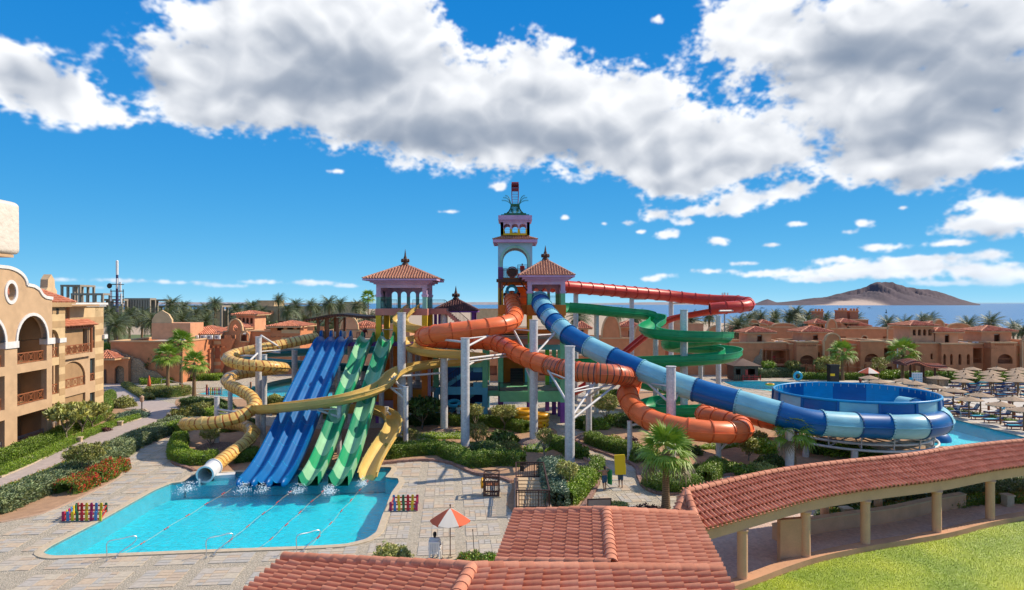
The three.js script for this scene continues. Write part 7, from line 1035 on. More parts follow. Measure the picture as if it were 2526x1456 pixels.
{// lawn blades
reseed(720);const p=[],nn=[];for(let i=0;i<16;i++){const x=rr(-.16,.16),z=rr(-.16,.16),h=rr(.025,.065),a=rr(0,6.3),w=.011;const dx=Math.cos(a)*w,dz=Math.sin(a)*w,lx=rr(-.05,.05),lz=rr(-.05,.05);p.push(x - dx,0,z - dz,x + dx,0,z + dz,x + lx,h,z + lz);for(let k=0;k<3;k++)nn.push(dz*8,.9,-dx*8);}const g=new THREE.BufferGeometry();g.setAttribute('position',new THREE.Float32BufferAttribute(p,3));g.setAttribute('normal',new THREE.Float32BufferAttribute(nn,3));
faceUp(g);const list=[],col=[];let k=0;while(list.length<60000&&k++<400000){const x=rr(3,42),d=rr(15,42);if(Math.abs(x)>d*.84||d<21||!inside(lawnRing,x,d))continue;list.push(TRS(V3(x,.03,-d),rr(0,6.3),rr(.7,1.5)));const n=fbm(x*.35,d*.35,2,4),q=1 + n*.5;col.push(new THREE.Color(q*(1 + .4*n),q,q*.7));}const im=instanced('grass',g,leafMat(.40,.54,.035),list,null,col);im.userData.label='bright yellow green lawn grass in the lower right corner';im.userData.category='grass';}
// =====================================================================================
// COVERED WALK AND FRONT ROOFS
// =====================================================================================
{const P=thing('covered_walk','curved covered walk with red tiled roof on beige round columns at the lower right','pergola',[0,0,0]);reseed(800);
const off=(k,y)=>pergolaPath.map((p)=>V3(p.x + p.nx*k,y,-(p.d + p.nd*k)));const N=pergolaPath.length - 1;
const i0=3;const eave=off(-.35,3.38),ridge=off(2.0,4.2),eave2=off(4.5,3.3);
const even=(l)=>new THREE.CatmullRomCurve3(l).getSpacedPoints(50),E=even(eave.slice(2)),R=even(ridge.slice(5)),E2=even(eave2.slice(10));const tiles=[],caps=[];const cE=new THREE.CatmullRomCurve3(E),cR=new THREE.CatmullRomCurve3(R),c2=new THREE.CatmullRomCurve3(E2);const nt=Math.round(cE.getLength()/ .31);
for(let j=0;j<nt;j++){const u0=j / nt,u1=(j + 1)/ nt;tilePatch(tiles,null,cR.getPointAt(u0),cR.getPointAt(u1),cE.getPointAt(u0),cE.getPointAt(u1),5,1);tilePatch(tiles,null,cR.getPointAt(u0),cR.getPointAt(u1),c2.getPointAt(u0),c2.getPointAt(u1),5,1,true);}
const nc=Math.round(cR.getLength()/ .5);for(let j=0;j<nc;j++){capLine(caps,cR.getPointAt((j + 1)/ nc).add(V3(0,.04,0)),cR.getPointAt(j / nc).add(V3(0,.04,0)),.36,1,.04);}
// hip end: tiles falling towards the front pavilion
const hipTip=V3(7.6,3.38,-30.4);{const a=R[0],e0=E[0],e1=E2[0];for(let k=0;k<9;k++){tilePatch(tiles,null,a.clone().add(V3(-.02,0,0)),a.clone().add(V3(-.06,0,0)),e0.clone().lerp(hipTip,k / 9),e0.clone().lerp(hipTip,(k + 1)/ 9),5,1);tilePatch(tiles,null,a,a.clone().add(V3(-.05,0,0)),hipTip.clone().lerp(e1,k / 9),hipTip.clone().lerp(e1,(k + 1)/ 9),5,1,true);}capLine(caps,a.clone().add(V3(0,.05,0)),e0.clone().add(V3(0,.05,0)),.36,.5);capLine(caps,a.clone().add(V3(0,.05,0)),hipTip.clone().add(V3(0,.05,0)),.36,.5);}
const arr=[];const quad=(a,b,c,d)=>{for(const v of[a,b,c,a,c,d])arr.push(v.x,v.y - .05,v.z);};for(let i=0;i<E.length - 1;i++){quad(E[i],E[i + 1],R[i + 1],R[i]);quad(R[i],R[i + 1],E2[i + 1],E2[i]);}quad(E[0],R[0],R[0],hipTip);quad(R[0],E2[0],E2[0],hipTip);const g=new THREE.BufferGeometry();g.setAttribute('position',new THREE.Float32BufferAttribute(arr,3));g.computeVertexNormals();const roof=mesh('roof',boxUV(g),clay[1],P);
pieces(roof,'roof_tile',tileGeo,clay,tiles,300);pieces(roof,'ridge_tile',capGeo,clay,caps,120);
const beamAt=(k,y0,y1,w,name,m,parent=P,from=i0)=>{const l=off(k,0).slice(from),q=mb();for(let i=0;i<l.length - 1;i++)q.beam(l[i].clone().setY((y0 + y1)/ 2),l[i + 1].clone().setY((y0 + y1)/ 2).addScaledVector(l[i + 1].clone().sub(l[i]),.02),w,y1 - y0);return q.build(name,m,parent);};
const BG=stucco(lin(.78,.45,.26)),BG2=stucco(lin(.66,.36,.2));beamAt(0,2.72,3.3,.42,'beam',BG);beamAt(4.1,2.72,3.2,.42,'beam',BG,P,8);{const l=off(0,0).slice(9),m=off(4.1,0).slice(9),c=mb(),aa=[];for(let i=0;i<l.length - 1;i++)for(const v of[l[i],m[i + 1],l[i + 1],l[i],m[i],m[i + 1]])aa.push(v.x,3.2,v.z);const cg=new THREE.BufferGeometry();cg.setAttribute('position',new THREE.Float32BufferAttribute(aa,3));cg.computeVertexNormals();mesh('ceiling',boxUV(cg),BG,P);}
pergolaCols.forEach(([x,d],i)=>{if(i<1)return;const mk=(X0,Z0)=>{const c=mb();c.lathe([[0,0],[.27,0],[.27,.12],[.25,.15],[.245,2.5],[.26,2.55],[.3,2.62],[.3,2.72],[0,2.72]],X0,0,Z0,20);c.build('column',BG,P);};mk(x,-d);const q=pergolaPath[Math.min(60,Math.round(i / 7*60))];if(i !==2)mk(q.x + q.nx*4.1,-(q.d + q.nd*4.1));});
// low walls along both sides and the tall panel
const W=thing('low_wall','low beige kerb wall under the front columns along the lawn edge','wall',[0,0,0]);beamAt(-.12,-.05,.34,.62,'wall',BG2,W,0);
const W2=thing('low_wall','curved beige parapet wall on the far side of the covered walk','wall',[0,0,0]);{const l=off(2.9,0).slice(18,46),q=mb();for(let i=0;i<l.length - 1;i++)q.beam(l[i].clone().setY(.42),l[i + 1].clone().setY(.42),.4,.84);q.build('wall',BG,W2);const t2=mb();for(let i=0;i<l.length - 1;i++)t2.beam(l[i].clone().setY(.87),l[i + 1].clone().setY(.87),.5,.08);t2.build('coping',stucco(lin(.72,.52,.32)),W2);}
const S=thing('screen_wall','tall plain beige screen wall between two columns of the covered walk','wall',[0,0,0]);{const a=pergolaPath[14],b=pergolaPath[17];const q=mb();const A=V3(a.x - .3,1.15,-a.d - .5),B=V3(b.x - .15,1.15,-b.d + .05);q.beam(A,B,.3,2.3);q.build('wall',BG2,S);}
}
{// two gabled tiled roofs in front
const roof=(label,far,near,eL,eR,nu,nvL,nvR,o={})=>{// far/near ridge ends; eL, eR = [far, near] eave points
const t=thing('tiled_roof',label,'roof',[0,0,0]),tl=[],cp=[];tilePatch(tl,null,far,near,eL[0],eL[1],nu[0],nvL);tilePatch(tl,null,far,near,eR[0],eR[1],nu[1],nvR);capLine(cp,far.clone().add(V3(0,.05,0)),near.clone().add(V3(0,.05,0)),.46,.5,.05);for(const[a,b]of o.verges??[])capLine(cp,a.clone().add(V3(0,.06,0)),b.clone().add(V3(0,.06,0)),.42,.52,.05);
const aa=[],q=(a,b,c,d)=>{for(const v of[a,b,c,a,c,d])aa.push(v.x,v.y - .04,v.z);};q(far,eL[0],eL[1],near);q(far,near,eR[1],eR[0]);const g=new THREE.BufferGeometry();g.setAttribute('position',new THREE.Float32BufferAttribute(aa,3));g.computeVertexNormals();const r=mesh('roof',boxUV(g),clay[1],t);pieces(r,'roof_tile',tileGeo,clay,tl,300);pieces(r,'ridge_tile',capGeo,clay,cp,90);
const w=mb();const P=(p,k)=>p.clone().setY(p.y - k);w.beam(P(eL[0],.22),P(eL[1],.22),.2,.3);w.beam(P(eR[0],.22),P(eR[1],.22),.2,.3);w.beam(P(far,.3),P(eL[0],.24),.2,.3);w.beam(P(far,.3),P(eR[0],.24),.2,.3);w.build('eave_beam',M.tan,t);const c=mb();for(const p of[eL[0],eL[1],eR[0],eR[1]]){const m=p.clone().lerp(far.clone().lerp(near,.5),.2);c.bar(V3(m.x,0,m.z),V3(m.x,p.y - .1,m.z),.25,.25,16);}c.build('column',M.tan,t);return t;};
reseed(810);const hp=(vx,vy,h)=>gr(vx,vy,h);
const f1=hp(1495,1263,4.45),n1=hp(1508,1396,4.45),l1=[hp(1270,1268,3.85),hp(1226,1392,3.85)],r1=[hp(1712,1275,3.8),hp(1780,1412,3.8)];
roof('upper tiled roof in front with a central ridge running towards the viewer',f1,n1,l1,r1,[8,8],15,15,{verges:[[f1,l1[0]],[f1,r1[0]],[n1,l1[1]]]});
const f2=hp(1164,1404,4.75),n2=hp(1080,1560,4.75),l2=[hp(700,1380,4.1),hp(540,1520,4.1)],r2=[hp(1778,1410,4.2),hp(1880,1580,3.6)];
roof('lowest tiled roof at the bottom edge with a hip ridge left of centre',f2,n2,l2,r2,[13,15],12,10,{verges:[[f2,l2[0]],[f2,r2[0]]]});
}
// =====================================================================================
// POOL SIDE OBJECTS
// =====================================================================================
const picketCols=[[.42,.01,.12],[.06,.25,.55],[.75,.60,.02],[.02,.17,.07],[.55,.02,.04],[.70,.55,.03]].map((c)=>mat(lin(...c),{map:T.worn,roughness:.55}));
function picketFence(label,corners,runs,h=.82){const t=thing('picket_fence',label,'fence',[0,0,0]);let k=0;const sh=new THREE.Shape();sh.moveTo(-.075,0);sh.lineTo(.075,0);sh.lineTo(.075,h - .06);sh.quadraticCurveTo(.07,h,0,h);sh.quadraticCurveTo(-.07,h,-.075,h - .06);sh.closePath();const pg=boxUV(new THREE.ExtrudeGeometry(sh,{depth:.035,bevelEnabled:true,bevelSize:.008,bevelThickness:.006,bevelSegments:1}));
for(const[i,j,pk]of runs){const a=corners[i],b=corners[j],d=b.clone().sub(a),Ln=d.length(),ry=Math.atan2(-d.z,d.x),r=mb();r.beam(a.clone().setY(h*.25),b.clone().setY(h*.25),.04,.09);r.beam(a.clone().setY(h*.74),b.clone().setY(h*.74),.04,.09);r.build('rail',M.red,t);if(pk){const n=Math.round(Ln / .29);for(let q=0;q<=n;q++){const p=a.clone().lerp(b,q / n),m=mesh('picket',pg,picketCols[k++ % 6],t);m.position.set(p.x,.03,p.z);m.rotation.y=ry;m.translateZ(.03);}}}const b=mb();const c0=corners[0],c1=corners[1];b.beam(c0.clone().setY(.02),c1.clone().setY(.02),.3,.05);b.build('base',M.concrete,t);return t;}
{const c=[gr(156,1287),gr(248,1286),gr(262,1264),gr(190,1265)];picketFence('rainbow picket fence enclosure with red rails left of the splash pool',c,[[0,1,1],[1,2,0],[3,2,1],[0,3,1]],.6);
const e=[gr(963,1262),gr(1027,1261),gr(1029,1243),gr(971,1244)];picketFence('rainbow picket fence enclosure at the right corner of the splash pool',e,[[0,1,1],[1,2,0],[3,2,1],[0,3,0]],.6);
const f=[at(509,976,95),at(545,974,95),at(546,970,97)].map((v)=>v.setY(0));picketFence('small rainbow picket fence far off beside the left lagoon pool',f,[[0,1,1],[1,2,1]],1.1);}
for(const[x,d,w]of[[-21.15,33.85,'left, at the pool corner'],[-16.15,34.25,'middle, halfway along the near edge'],[-11.55,34.75,'right, nearest the parasol']]){const t=thing('pool_handrail',`shining steel pool handrail on the ${w}`,'handrail',[x,0,-d],0,'steel handrails on the near pool edge');const g=mb();const pts=[[0,0,0],[0,.5,0],[0,.93,0],[.06,1.03,-.08],[.45,1.02,-.5],[.88,1.0,-.95],[.97,.9,-1.02],[.9,.7,-.95],[.55,.42,-.6],[.3,.2,-.36],[.27,0,-.33]].map((p)=>V3(...p));g.tube(pts,.024,8,60);g.build('rail',M.steel,t);const f=mb();for(const p of[[0,0],[.27,-.33]])f.bar(V3(p[0],.062,p[1]),V3(p[0],.085,p[1]),.06,.06,10);f.build('foot_plate',M.steel,t);}
for(const[x0,x1,d0,d1,w]of[[-20.95,-20.5,34.95,49.4,'leftmost of the four'],[-16.15,-15.9,35.4,49.7,'second from the left of the four'],[-13.9,-13.6,35.65,49.9,'third from the left of the four'],[-11.25,-11.0,35.9,50.2,'rightmost of the four']]){const t=thing('lane_rope',`lane rope with red floats in the splash pool, ${w}`,'lane rope',[0,0,0],0,'lane ropes in the splash pool');const g=mb(),a=V3(x0,.02,-d0),b=V3(x1,-.08,-d1);const pts=[];for(let i=0;i<=16;i++)pts.push(a.clone().lerp(b,i / 16).add(V3(.05*Math.sin(i*1.3 + x0),i?-.06:0,0)));g.tube(pts,.009,5,64);g.build('rope',M.rope,t);for(let i=0;i<6;i++){const f=mb(),p=a.clone().lerp(b,.12 + i*.165),e=b.clone().sub(a).normalize();for(const k of[-.22,.05])f.bar(p.clone().addScaledVector(e,k).setY(-.07),p.clone().addScaledVector(e,k + .17).setY(-.07),.034,.034,8);f.build('float',M.red,t);}}
{// splashes where the slides end
const drop=new THREE.IcosahedronGeometry(1,0),foam=mat(lin(.85,.9,.92),{roughness:.4});reseed(820);
for(const[x,d,n,w,spread]of[[-23.6,47.8,320,'below the white tube mouth',1.1],[-19.4,47.7,240,'at the foot of the left blue lanes',1.0],[-18.0,47.7,200,'at the foot of the right blue lane',.8],[-15.3,47.3,260,'below the left green slide',.9],[-13.0,47.2,420,'below the right green slide',.9],[-11.1,49.2,260,'below the yellow chute',.7]]){const l=[];for(let i=0;i<n;i++){const a=rr(0,6.3),r=spread*Math.sqrt(rnd())*rr(.3,1),h=Math.pow(rnd(),3)*.7*(1 - r / spread*.6);l.push(TRS(V3(x + Math.cos(a)*r*.8 - .15,-.13 + h,-d + Math.sin(a)*r*1.3 + .5),rr(0,6),V3(1,h<.05?.25:.7,1).multiplyScalar(rr(.01,.04))));}const m=instanced('splash',drop,foam,l);m.userData.label=`white water splash ${w}`;m.userData.category='splash';}}
// parasol with red and white panels
function panelParasol(label,p,r,h0,h1,open=true){const t=thing('parasol',label,'parasol',p);const cols=[mat(lin(.62,.12,.05),{roughness:.9,side:THREE.DoubleSide}),mat(lin(.72,.66,.56),{roughness:.9,side:THREE.DoubleSide})];const n=6;if(open)for(let i=0;i<n;i++){const a0=i / n*6.2832,a1=a0 + 6.2832 / n,q=[],S=5;const pt=(u,v)=>{const a=mixv(a0,a1,v),k=u*r*(1 - .05*Math.sin(Math.PI*v));return V3(Math.cos(a)*k,mixv(h1,h0,Math.pow(u,1.15))- .06*Math.sin(Math.PI*v)*u,Math.sin(a)*k);};for(let u=0;u<S;u++)for(let v=0;v<4;v++){const A=pt(u / S,v / 4),B=pt((u + 1)/ S,v / 4),C=pt((u + 1)/ S,(v + 1)/ 4),D=pt(u / S,(v + 1)/ 4);for(const w of[A,C,B,A,D,C])q.push(w.x,w.y,w.z);}const va=[pt(1,0),pt(1,1)];for(const w of[va[0],va[1],va[1].clone().add(V3(0,-.09,0)),va[0],va[1].clone().add(V3(0,-.09,0)),va[0].clone().add(V3(0,-.09,0))])q.push(w.x,w.y,w.z);const g=new THREE.BufferGeometry();g.setAttribute('position',new THREE.Float32BufferAttribute(q,3));g.computeVertexNormals();mesh('canopy_panel',boxUV(g),cols[i % 2],t);}else{const g=mb();g.lathe([[.03,h1],[.1,h1 - .15],[.2,h1 - .8],[.26,h1 - 1.5],[.1,h1 - 1.55]],0,0,0,10);g.build('canopy',cols[0],t);}
const s=mb();s.bar(V3(0,.1,0),V3(0,h1 + .12,0),.028,.024,8);s.ball(0,h1 + .14,0,.045,.07,.045,8);for(let i=0;i<(open?6:0);i++){const a=i / 6*6.2832;s.bar(V3(0,h1 - .12,0),V3(Math.cos(a)*r*.97,h0 + .01,Math.sin(a)*r*.97),.01,.01,4);}s.build('pole',M.darkwood,t);const b=mb();b.box(0,.05,0,.72,.1,.72,.3);b.box(0,.14,0,.2,.1,.2,.3);b.build('base',M.coping,t);return t;}
panelParasol('red and cream panelled parasol open beside the seated guard on the deck',gr(1110,1381),1.06,2.08,2.72);
panelParasol('red and white panelled parasol behind the slide bowl',V3(X(2143,106),0,-106),1.6,2.2,3.0);
panelParasol('closed red parasol standing by the far left pool path',gr(367,982),.8,2.2,3.2,false);
{const g0=gr(1168,1372),t=thing('marker_pole','thin black pole leaning in a small stone pot right of the parasol','pole',g0);const g=mb();g.bar(V3(.02,.25,0),V3(-.05,1.35,0),.02,.02,6);g.bar(V3(-.05,1.35,0),V3(-.055,1.42,0),.03,.03,6);g.build('pole',M.black,t);const p=mb();p.lathe([[0,0],[.16,0],[.22,.25],[.24,.3],[.2,.3],[0,.26]],0,0,0,12);p.build('pot',M.coping,t);}
{// lifeguard stand and railed stair
const b=gr(1212,1222),t=thing('lifeguard_stand','brown slatted wooden lifeguard stand on the shaded deck','lifeguard stand',b);const f=mb();for(const x of[-.52,.52])for(const z of[-.5,.5])f.box(x,.82,z,.1,1.64,.1);for(const y of[.12,1.1,1.6]){f.box(0,y,.5,1.0,.09,.08);f.box(0,y,-.5,1.0,.09,.08);f.box(-.52,y,0,.08,.09,.92);f.box(.52,y,0,.08,.09,.92);}f.build('frame',M.darkwood,t);for(let i=0;i<6;i++){const s=mb();s.box(-.4 + i*.16,.6,.5,.06,.92,.05);s.build('slat',M.darkwood,t);const r=mb();r.box(.52,.6,-.4 + i*.16,.05,.92,.06);r.build('slat',M.darkwood,t);}const s=mb();s.box(0,.75,-.1,.9,.06,.7);s.build('seat',M.wood,t);const bb=mb();bb.box(0,.04,0,1.3,.06,1.2);bb.build('base',M.coping,t);const q=mb();for(let i=0;i<4;i++){const x=-.38 + i*.25;q.beam(V3(x - .1,1.13,.5),V3(x + .1,1.57,.5),.04,.04);q.beam(V3(x + .1,1.13,.5),V3(x - .1,1.57,.5),.039,.04);}q.build('lattice',M.darkwood,t);const y=mb();y.add(new THREE.TorusGeometry(.3,.09,8,16),new THREE.Matrix4().makeRotationY(Math.PI / 2).setPosition(-.66,.85,0));y.build('lifebuoy',M.tubeyellow,t);}
{const t=thing('railed_stair','beige steps enclosed by dark brown metal railings beside the clipped hedge','stairs',[0,0,0]);const A=V3(.3,0,-48.6),B=V3(2.35,0,-48.6),C=V3(2.4,0,-41.4),D=V3(.28,0,-41.4);const w=mb();w.beam(A.clone().setY(.2),D.clone().setY(.2),.3,.4);w.beam(B.clone().setY(.2),C.clone().setY(.2),.3,.4);w.beam(A.clone().setY(.2).add(V3(.16,0,0)),B.clone().setY(.2).add(V3(-.16,0,0)),.3,.39);w.build('side_wall',M.kerb,t);for(let i=0;i<9;i++){const s=mb();s.b(.46,.03,-47.9 + i*.72,2.2,.62 - i*.062,-47.9 +(i + 1)*.72 - .01);s.build('step',stucco(lin(.62,.46,.28)),t);}const r=mb();for(const[a,b]of[[A,D],[B,C],[A,B],[D,C]])railBars(r,a.clone().setY(.4),b.clone().setY(.4),0,1.15,{sp:.17,r:.018,rail:.08,post:8});r.build('railing',mat(lin(.06,.028,.022),{roughness:.5}),t);const d=mb();d.box(.75,1.1,-48.56,.32,.4,.08);d.build('gate_lock_box',M.black,t);}
{const p=gr(1478,1266),t=thing('notice_board','small brown framed board seen from behind above the front roof','sign',p);const g=mb();g.box(0,.5,0,1.5,.75,.06,.12);g.build('board',M.kerb,t);const f=mb();f.box(0,.9,0,1.6,.06,.1,.12);for(const s of[-1,1])f.box(s*.76,.45,s*-.09,.06,.95,.08,.12);f.build('frame',M.darkwood,t);}
// stone light blocks along the road
{const s=[[zB(185,600),'beside the hotel hedge, nearest'],[zB(530,462),'by the plumeria roots'],[zB(805,352),'in the road border before the bend'],[zB(985,285),'at the point of the bend'],[zB(975,395),'at the upper end of the orange flower border'],[zB(715,512),'midway along the orange flower border'],[zB(360,678),'at the lower end of the orange flower border']];for(const[v,w]of s){const t=thing('light_block',`square sandstone light block ${w}`,'garden light',gr(...v),.2,'sandstone light blocks');const g=mb();g.box(0,.2,0,.42,.4,.42);g.box(0,.44,0,.54,.1,.54);g.build('block',M.coping,t);const q=mb();q.box(0,.24,.215,.22,.18,.02);q.box(.215,.24,0,.02,.18,.22);q.build('lamp_opening',M.tan,t);}for(const[v,w]of[[zK(820,880),'left of the second front column'],[zK(2148,765),'near the right edge']]){const t=thing('light_block',`sandstone light block in the orange border, ${w}`,'garden light',gr(...v),.1,'sandstone light blocks');const g=mb();g.box(0,.35,0,.5,.7,.5);g.box(0,.74,0,.62,.1,.62);g.box(0,.04,0,.62,.12,.62);g.build('block',M.coping,t);}}
{const t=thing('garden_lamp','dark bollard lamp with terracotta lantern at the road bend','lamp',gr(349,1010));const g=mb();g.bar(V3(0,0,0),V3(0,.9,0),.07,.07,8);g.build('post',M.black,t);const l=mb();l.lathe([[.1,.9],[.2,1.0],[.26,1.2],[.22,1.5],[.3,1.55],[.08,1.75],[0,1.8]],0,0,0,10);l.build('lantern',M.kerb,t);}
{const t=thing('stone_urn','stone urn in wrought iron holder standing behind the grey hedge at right','urn',gr(...zK(2082,665)));const g=mb();g.lathe([[0,.15],[.15,.15],[.2,.4],[.22,.7],[.28,.8],[.2,.8],[0,.75]],0,0,0,14);g.build('urn',M.concrete,t);const f=mb();for(const s of[-1,1])f.tube([V3(s*.05,0,0),V3(s*.25,.2,0),V3(s*.3,.45,0),V3(s*.45,.6,0),V3(s*.38,.7,0)],.02,5,20);f.build('holder',M.iron,t);const w=thing('planter_wall','low brown planter wall in the grey hedge beside the urn','planter',gr(...zK(1770,655)),.3);const q=mb();q.box(0,.35,0,1.6,.7,.25);q.build('wall',M.kerb,w);}
{const t=thing('speaker_box','black box speaker on the paving behind the third front column','speaker',gr(...zK(1620,655)));const g=mb();g.box(0,.35,0,.45,.7,.4);g.build('case',M.black,t);const l=mb();l.add(new THREE.CylinderGeometry(.15,.15,.03,14),new THREE.Matrix4().makeRotationX(Math.PI / 2).setPosition(0,.4,.21));l.build('cone',M.greyiron,t);}
// float tubes
function floatTube(label,p,r,m,tilt=0,group,ry=0){const t=thing('float_tube',label,'float tube',p,ry,group);const g=new THREE.TorusGeometry(r,r*.33,10,24);g.rotateX(Math.PI / 2 + tilt);mesh('ring',boxUV(g),m,t);const h=mb();for(const s of[-1,1])h.box(s*r*.98,r*.34,0,.22,.04,.12);const k=h.build('handle',M.aqua,t);k.rotation.x=tilt;return t;}
{const b=gr(1292,1056),c=gr(1330,1054);for(let i=0;i<4;i++){floatTube(`yellow two seat float tube in the left stack by the column, ${['bottom', 'second from bottom', 'third from bottom', 'top'][i]}`,V3(b.x + rr(-.05,.05),.3 + i*.5,b.z),.86,M.tubeyellow,rr(-.06,.06),'yellow float tubes stacked under the tower');if(i<3)floatTube(`yellow two seat float tube in the right stack by the column, ${['bottom', 'middle', 'top'][i]}`,V3(c.x + rr(-.05,.05),.3 + i*.5,c.z),.86,M.tubeyellow,rr(-.06,.06),'yellow float tubes stacked under the tower');}const d=gr(1152,1031);for(let i=0;i<3;i++)floatTube(`yellow float tube piled at the blue stair wall, ${['lowest', 'middle', 'top'][i]}`,V3(d.x,.35 + i*.5,d.z),.8,M.tubeyellow,0,'yellow float tubes at the stair wall');floatTube('turquoise float tube held above the pile at the blue stair wall',V3(d.x - 1.6,1.7,d.z),.7,M.aqua,.3);floatTube('single yellow float tube lying left of the blue stair wall',V3(d.x - 2.6,.35,d.z + .4),.8,M.tubeyellow,0);floatTube('yellow float tube drifting in the far end of the right pool',V3(X(1899,108),-.02,-108),.55,M.tubeyellow);floatTube('upright turquoise swim ring held at the far pool edge',V3(X(1968,111),1.0,-111),.62,M.aqua,Math.PI / 2);floatTube('blue float tube seen between orange tube start and timber gallery',at(1262,716,78),.55,M.aqua,1.2);}
{const t=thing('wet_floor_sign','yellow folding floor sign on the path beside the second column','sign',gr(1342,1058));const g=mb();for(const s of[-1,1])g.box(0,.38,s*.14,.42,.8,.02,0,s*.34);g.build('board',M.yellowmat,t);const b=mb();b.box(0,.42,.165,.16,.2,.012,0,.34);b.build('symbol',M.black,t);}
// =====================================================================================
// RIGHT TERRACE
// =====================================================================================
{const t=thing('wooden_kiosk','small brown timber kiosk with pyramid roof by the right pool','kiosk',[X(1831,114),0,-114]);const g=mb();addWall(g,4.2,2.5,.15,[{x:.4,y:1.0,w:.8,h:1.0},{x:2.4,y:1.0,w:1.3,h:1.0}],new THREE.Matrix4().makeTranslation(-2.1,.1,1.7));g.b(-2.1,.1,-1.7,-1.95,2.6,1.5);g.b(1.95,.1,-1.7,2.1,2.6,1.5);g.b(-1.9,.1,-1.7,1.9,2.6,-1.55);g.build('wall',M.darkwood,t);const r=mb();r.add(new THREE.ConeGeometry(3.45,1.15,4).rotateY(Math.PI / 4),new THREE.Matrix4().makeTranslation(0,3.25,0));r.box(0,2.66,0,4.8,.08,4.3);r.bar(V3(0,3.8,0),V3(0,4.3,0),.05,.03,6);r.build('roof',mat(lin(.12,.07,.05),{map:T.worn}),t);const s=mb();for(let i=0;i<11;i++)s.b(-2.1 + i*.4,.1,1.7,-2.06 + i*.4,1.0,1.74);s.build('slats',M.wood,t).userData.kind='stuff';const f=mb();f.b(-.1,1.0,1.705,.35,2.0,1.75);f.build('notice',M.red,t);}
{const t=thing('bar_hut','open bar hut with wavy red tile roof by the parasols','bar',[X(2268,108),0,-108]);reseed(830);const tl=[];const W=6.6;const wave=(u)=>3.3 + .75*Math.exp(-Math.pow((u - .22)/ .22,2))- .15*u;const n=22;for(let j=0;j<n;j++){const u0=j / n,u1=(j + 1)/ n;for(const s of[1,-1])tilePatch(tl,null,V3(-W / 2 + u0*W,wave(u0)+ .25,0),V3(-W / 2 + u1*W,wave(u1)+ .25,0),V3(-W / 2 + u0*W,wave(u0)- .3,s*2.2),V3(-W / 2 + u1*W,wave(u1)- .3,s*2.2),4,1);}const sh=new THREE.Shape();for(let j=0;j<=n;j++){const u=j / n;j?sh.lineTo(-W / 2 + u*W,wave(u)+ .1):sh.moveTo(-W / 2,wave(0)+ .1);}for(let j=n;j>=0;j--)sh.lineTo(-W / 2 + j / n*W,wave(j / n)- .34);const g=mb();g.extrude(sh,3.8,new THREE.Matrix4().makeTranslation(0,0,-1.9));const r=g.build('roof',clayBrown[0],t);pieces(r,'roof_tile',tileGeo,clay,tl,0);const p=mb();for(const x of[-.6,1.6])for(const z of[-1.5,1.5])p.bar(V3(x,0,z),V3(x,3.2,z),.2,.16,10);p.build('post',M.darkwood,t);const c=mb();c.lathe([[1.75,0],[1.8,1.0],[1.95,1.05],[1.95,1.15],[0,1.15]],1.9,0,1.2,18);c.build('bar_counter',M.rock,t);const b=mb();b.box(-1.7,1.2,2.1,1.7,1.9,.1);b.build('menu_board',M.plastic,t);const m=mb();for(let i=0;i<4;i++)for(let k=0;k<4;k++)m.box(-2.3 + k*.4,.65 + i*.38,2.16,.28,.24,.02);m.build('menu_panels',M.paleblue,t).userData.kind='stuff';}
{const t=thing('litter_bin','tall black bin by the roped fence at the far pool edge','bin',[X(2055,110),0,-110]);const g=mb();g.b(-.75,0,-.6,.75,2.9,.6);g.b(-.85,2.9,-.7,.85,3.1,.7);g.build('body',M.black,t);const y=mb();y.b(-.76,1.2,.601,.0,1.6,.63);y.build('stripe',M.yellowmat,t);}
{const t=thing('toy_frame','small red and white frame on the paving beside the kiosk','pool toy',[X(1837 + 16,112),0,-112]);const g=mb();for(const x of[-1.4,-.4,.6,1.6])g.box(x,.55,0,.12,1.1,.12);g.box(0,.8,0,3.2,.1,.08);g.box(0,.4,0,3.2,.1,.08);g.build('frame',M.red,t);const w=mb();w.box(0,.1,.3,3,.08,.5);w.build('base',M.plastic,t);}
// rope fences
function ropeFence(label,pts,h,thick,ropes=2){const t=thing('rope_fence',label,'fence',[0,0,0]);pts.forEach((p)=>{const g=mb();g.bar(V3(p.x,0,p.z),V3(p.x,h,p.z),thick,thick,10);g.lathe([[thick*.7,h],[thick*.7,h + .06],[thick*1.05,h + .08],[thick*1.05,h + .14],[thick*.6,h + .22],[0,h + .24]],p.x,0,p.z,10);g.build('post',M.wood,t);});const r=mb();for(let i=0;i<pts.length - 1;i++)for(let k=0;k<ropes;k++){const a=pts[i].clone().setY(h*(.85 - k*.4)),b=pts[i + 1].clone().setY(h*(.85 - k*.4)),m=a.clone().lerp(b,.5).add(V3(0,-.14,0));r.tube([a,a.clone().lerp(b,.25).add(V3(0,-.1,0)),m,a.clone().lerp(b,.75).add(V3(0,-.1,0)),b],.03,5,12);}r.build('rope',M.rope,t);}
ropeFence('rope fence with turned wooden posts between the right pool and the loungers',[[1890,1102],[2098,1140],[2298,1185],[2420,1215]].map(([x,y])=>gr(...zH(x,y))),1.05,.14);
ropeFence('rope fence with wooden posts before the villa arches',[[675,862],[735,872],[785,866],[1000,860],[1135,862]].map(([x,y])=>gr(...zH(x,y))),2.2,.2);
ropeFence('low rope fence by the far left pool, behind the picket fence',[[1655,1420],[1760,1418],[1880,1412],[2280,1385]].map(([x,y])=>gr(...zA(x,y))),1.3,.14);
// low planted strip along the rope fence
hedge('low grass strip along the rope fence beside the right pool',[[1780,1120],[1890,1145],[2098,1180],[2298,1222],[2420,1250]].map(([x,y])=>zH(x,y)),.6,.3,L.bright,{dens:30,r:.16});
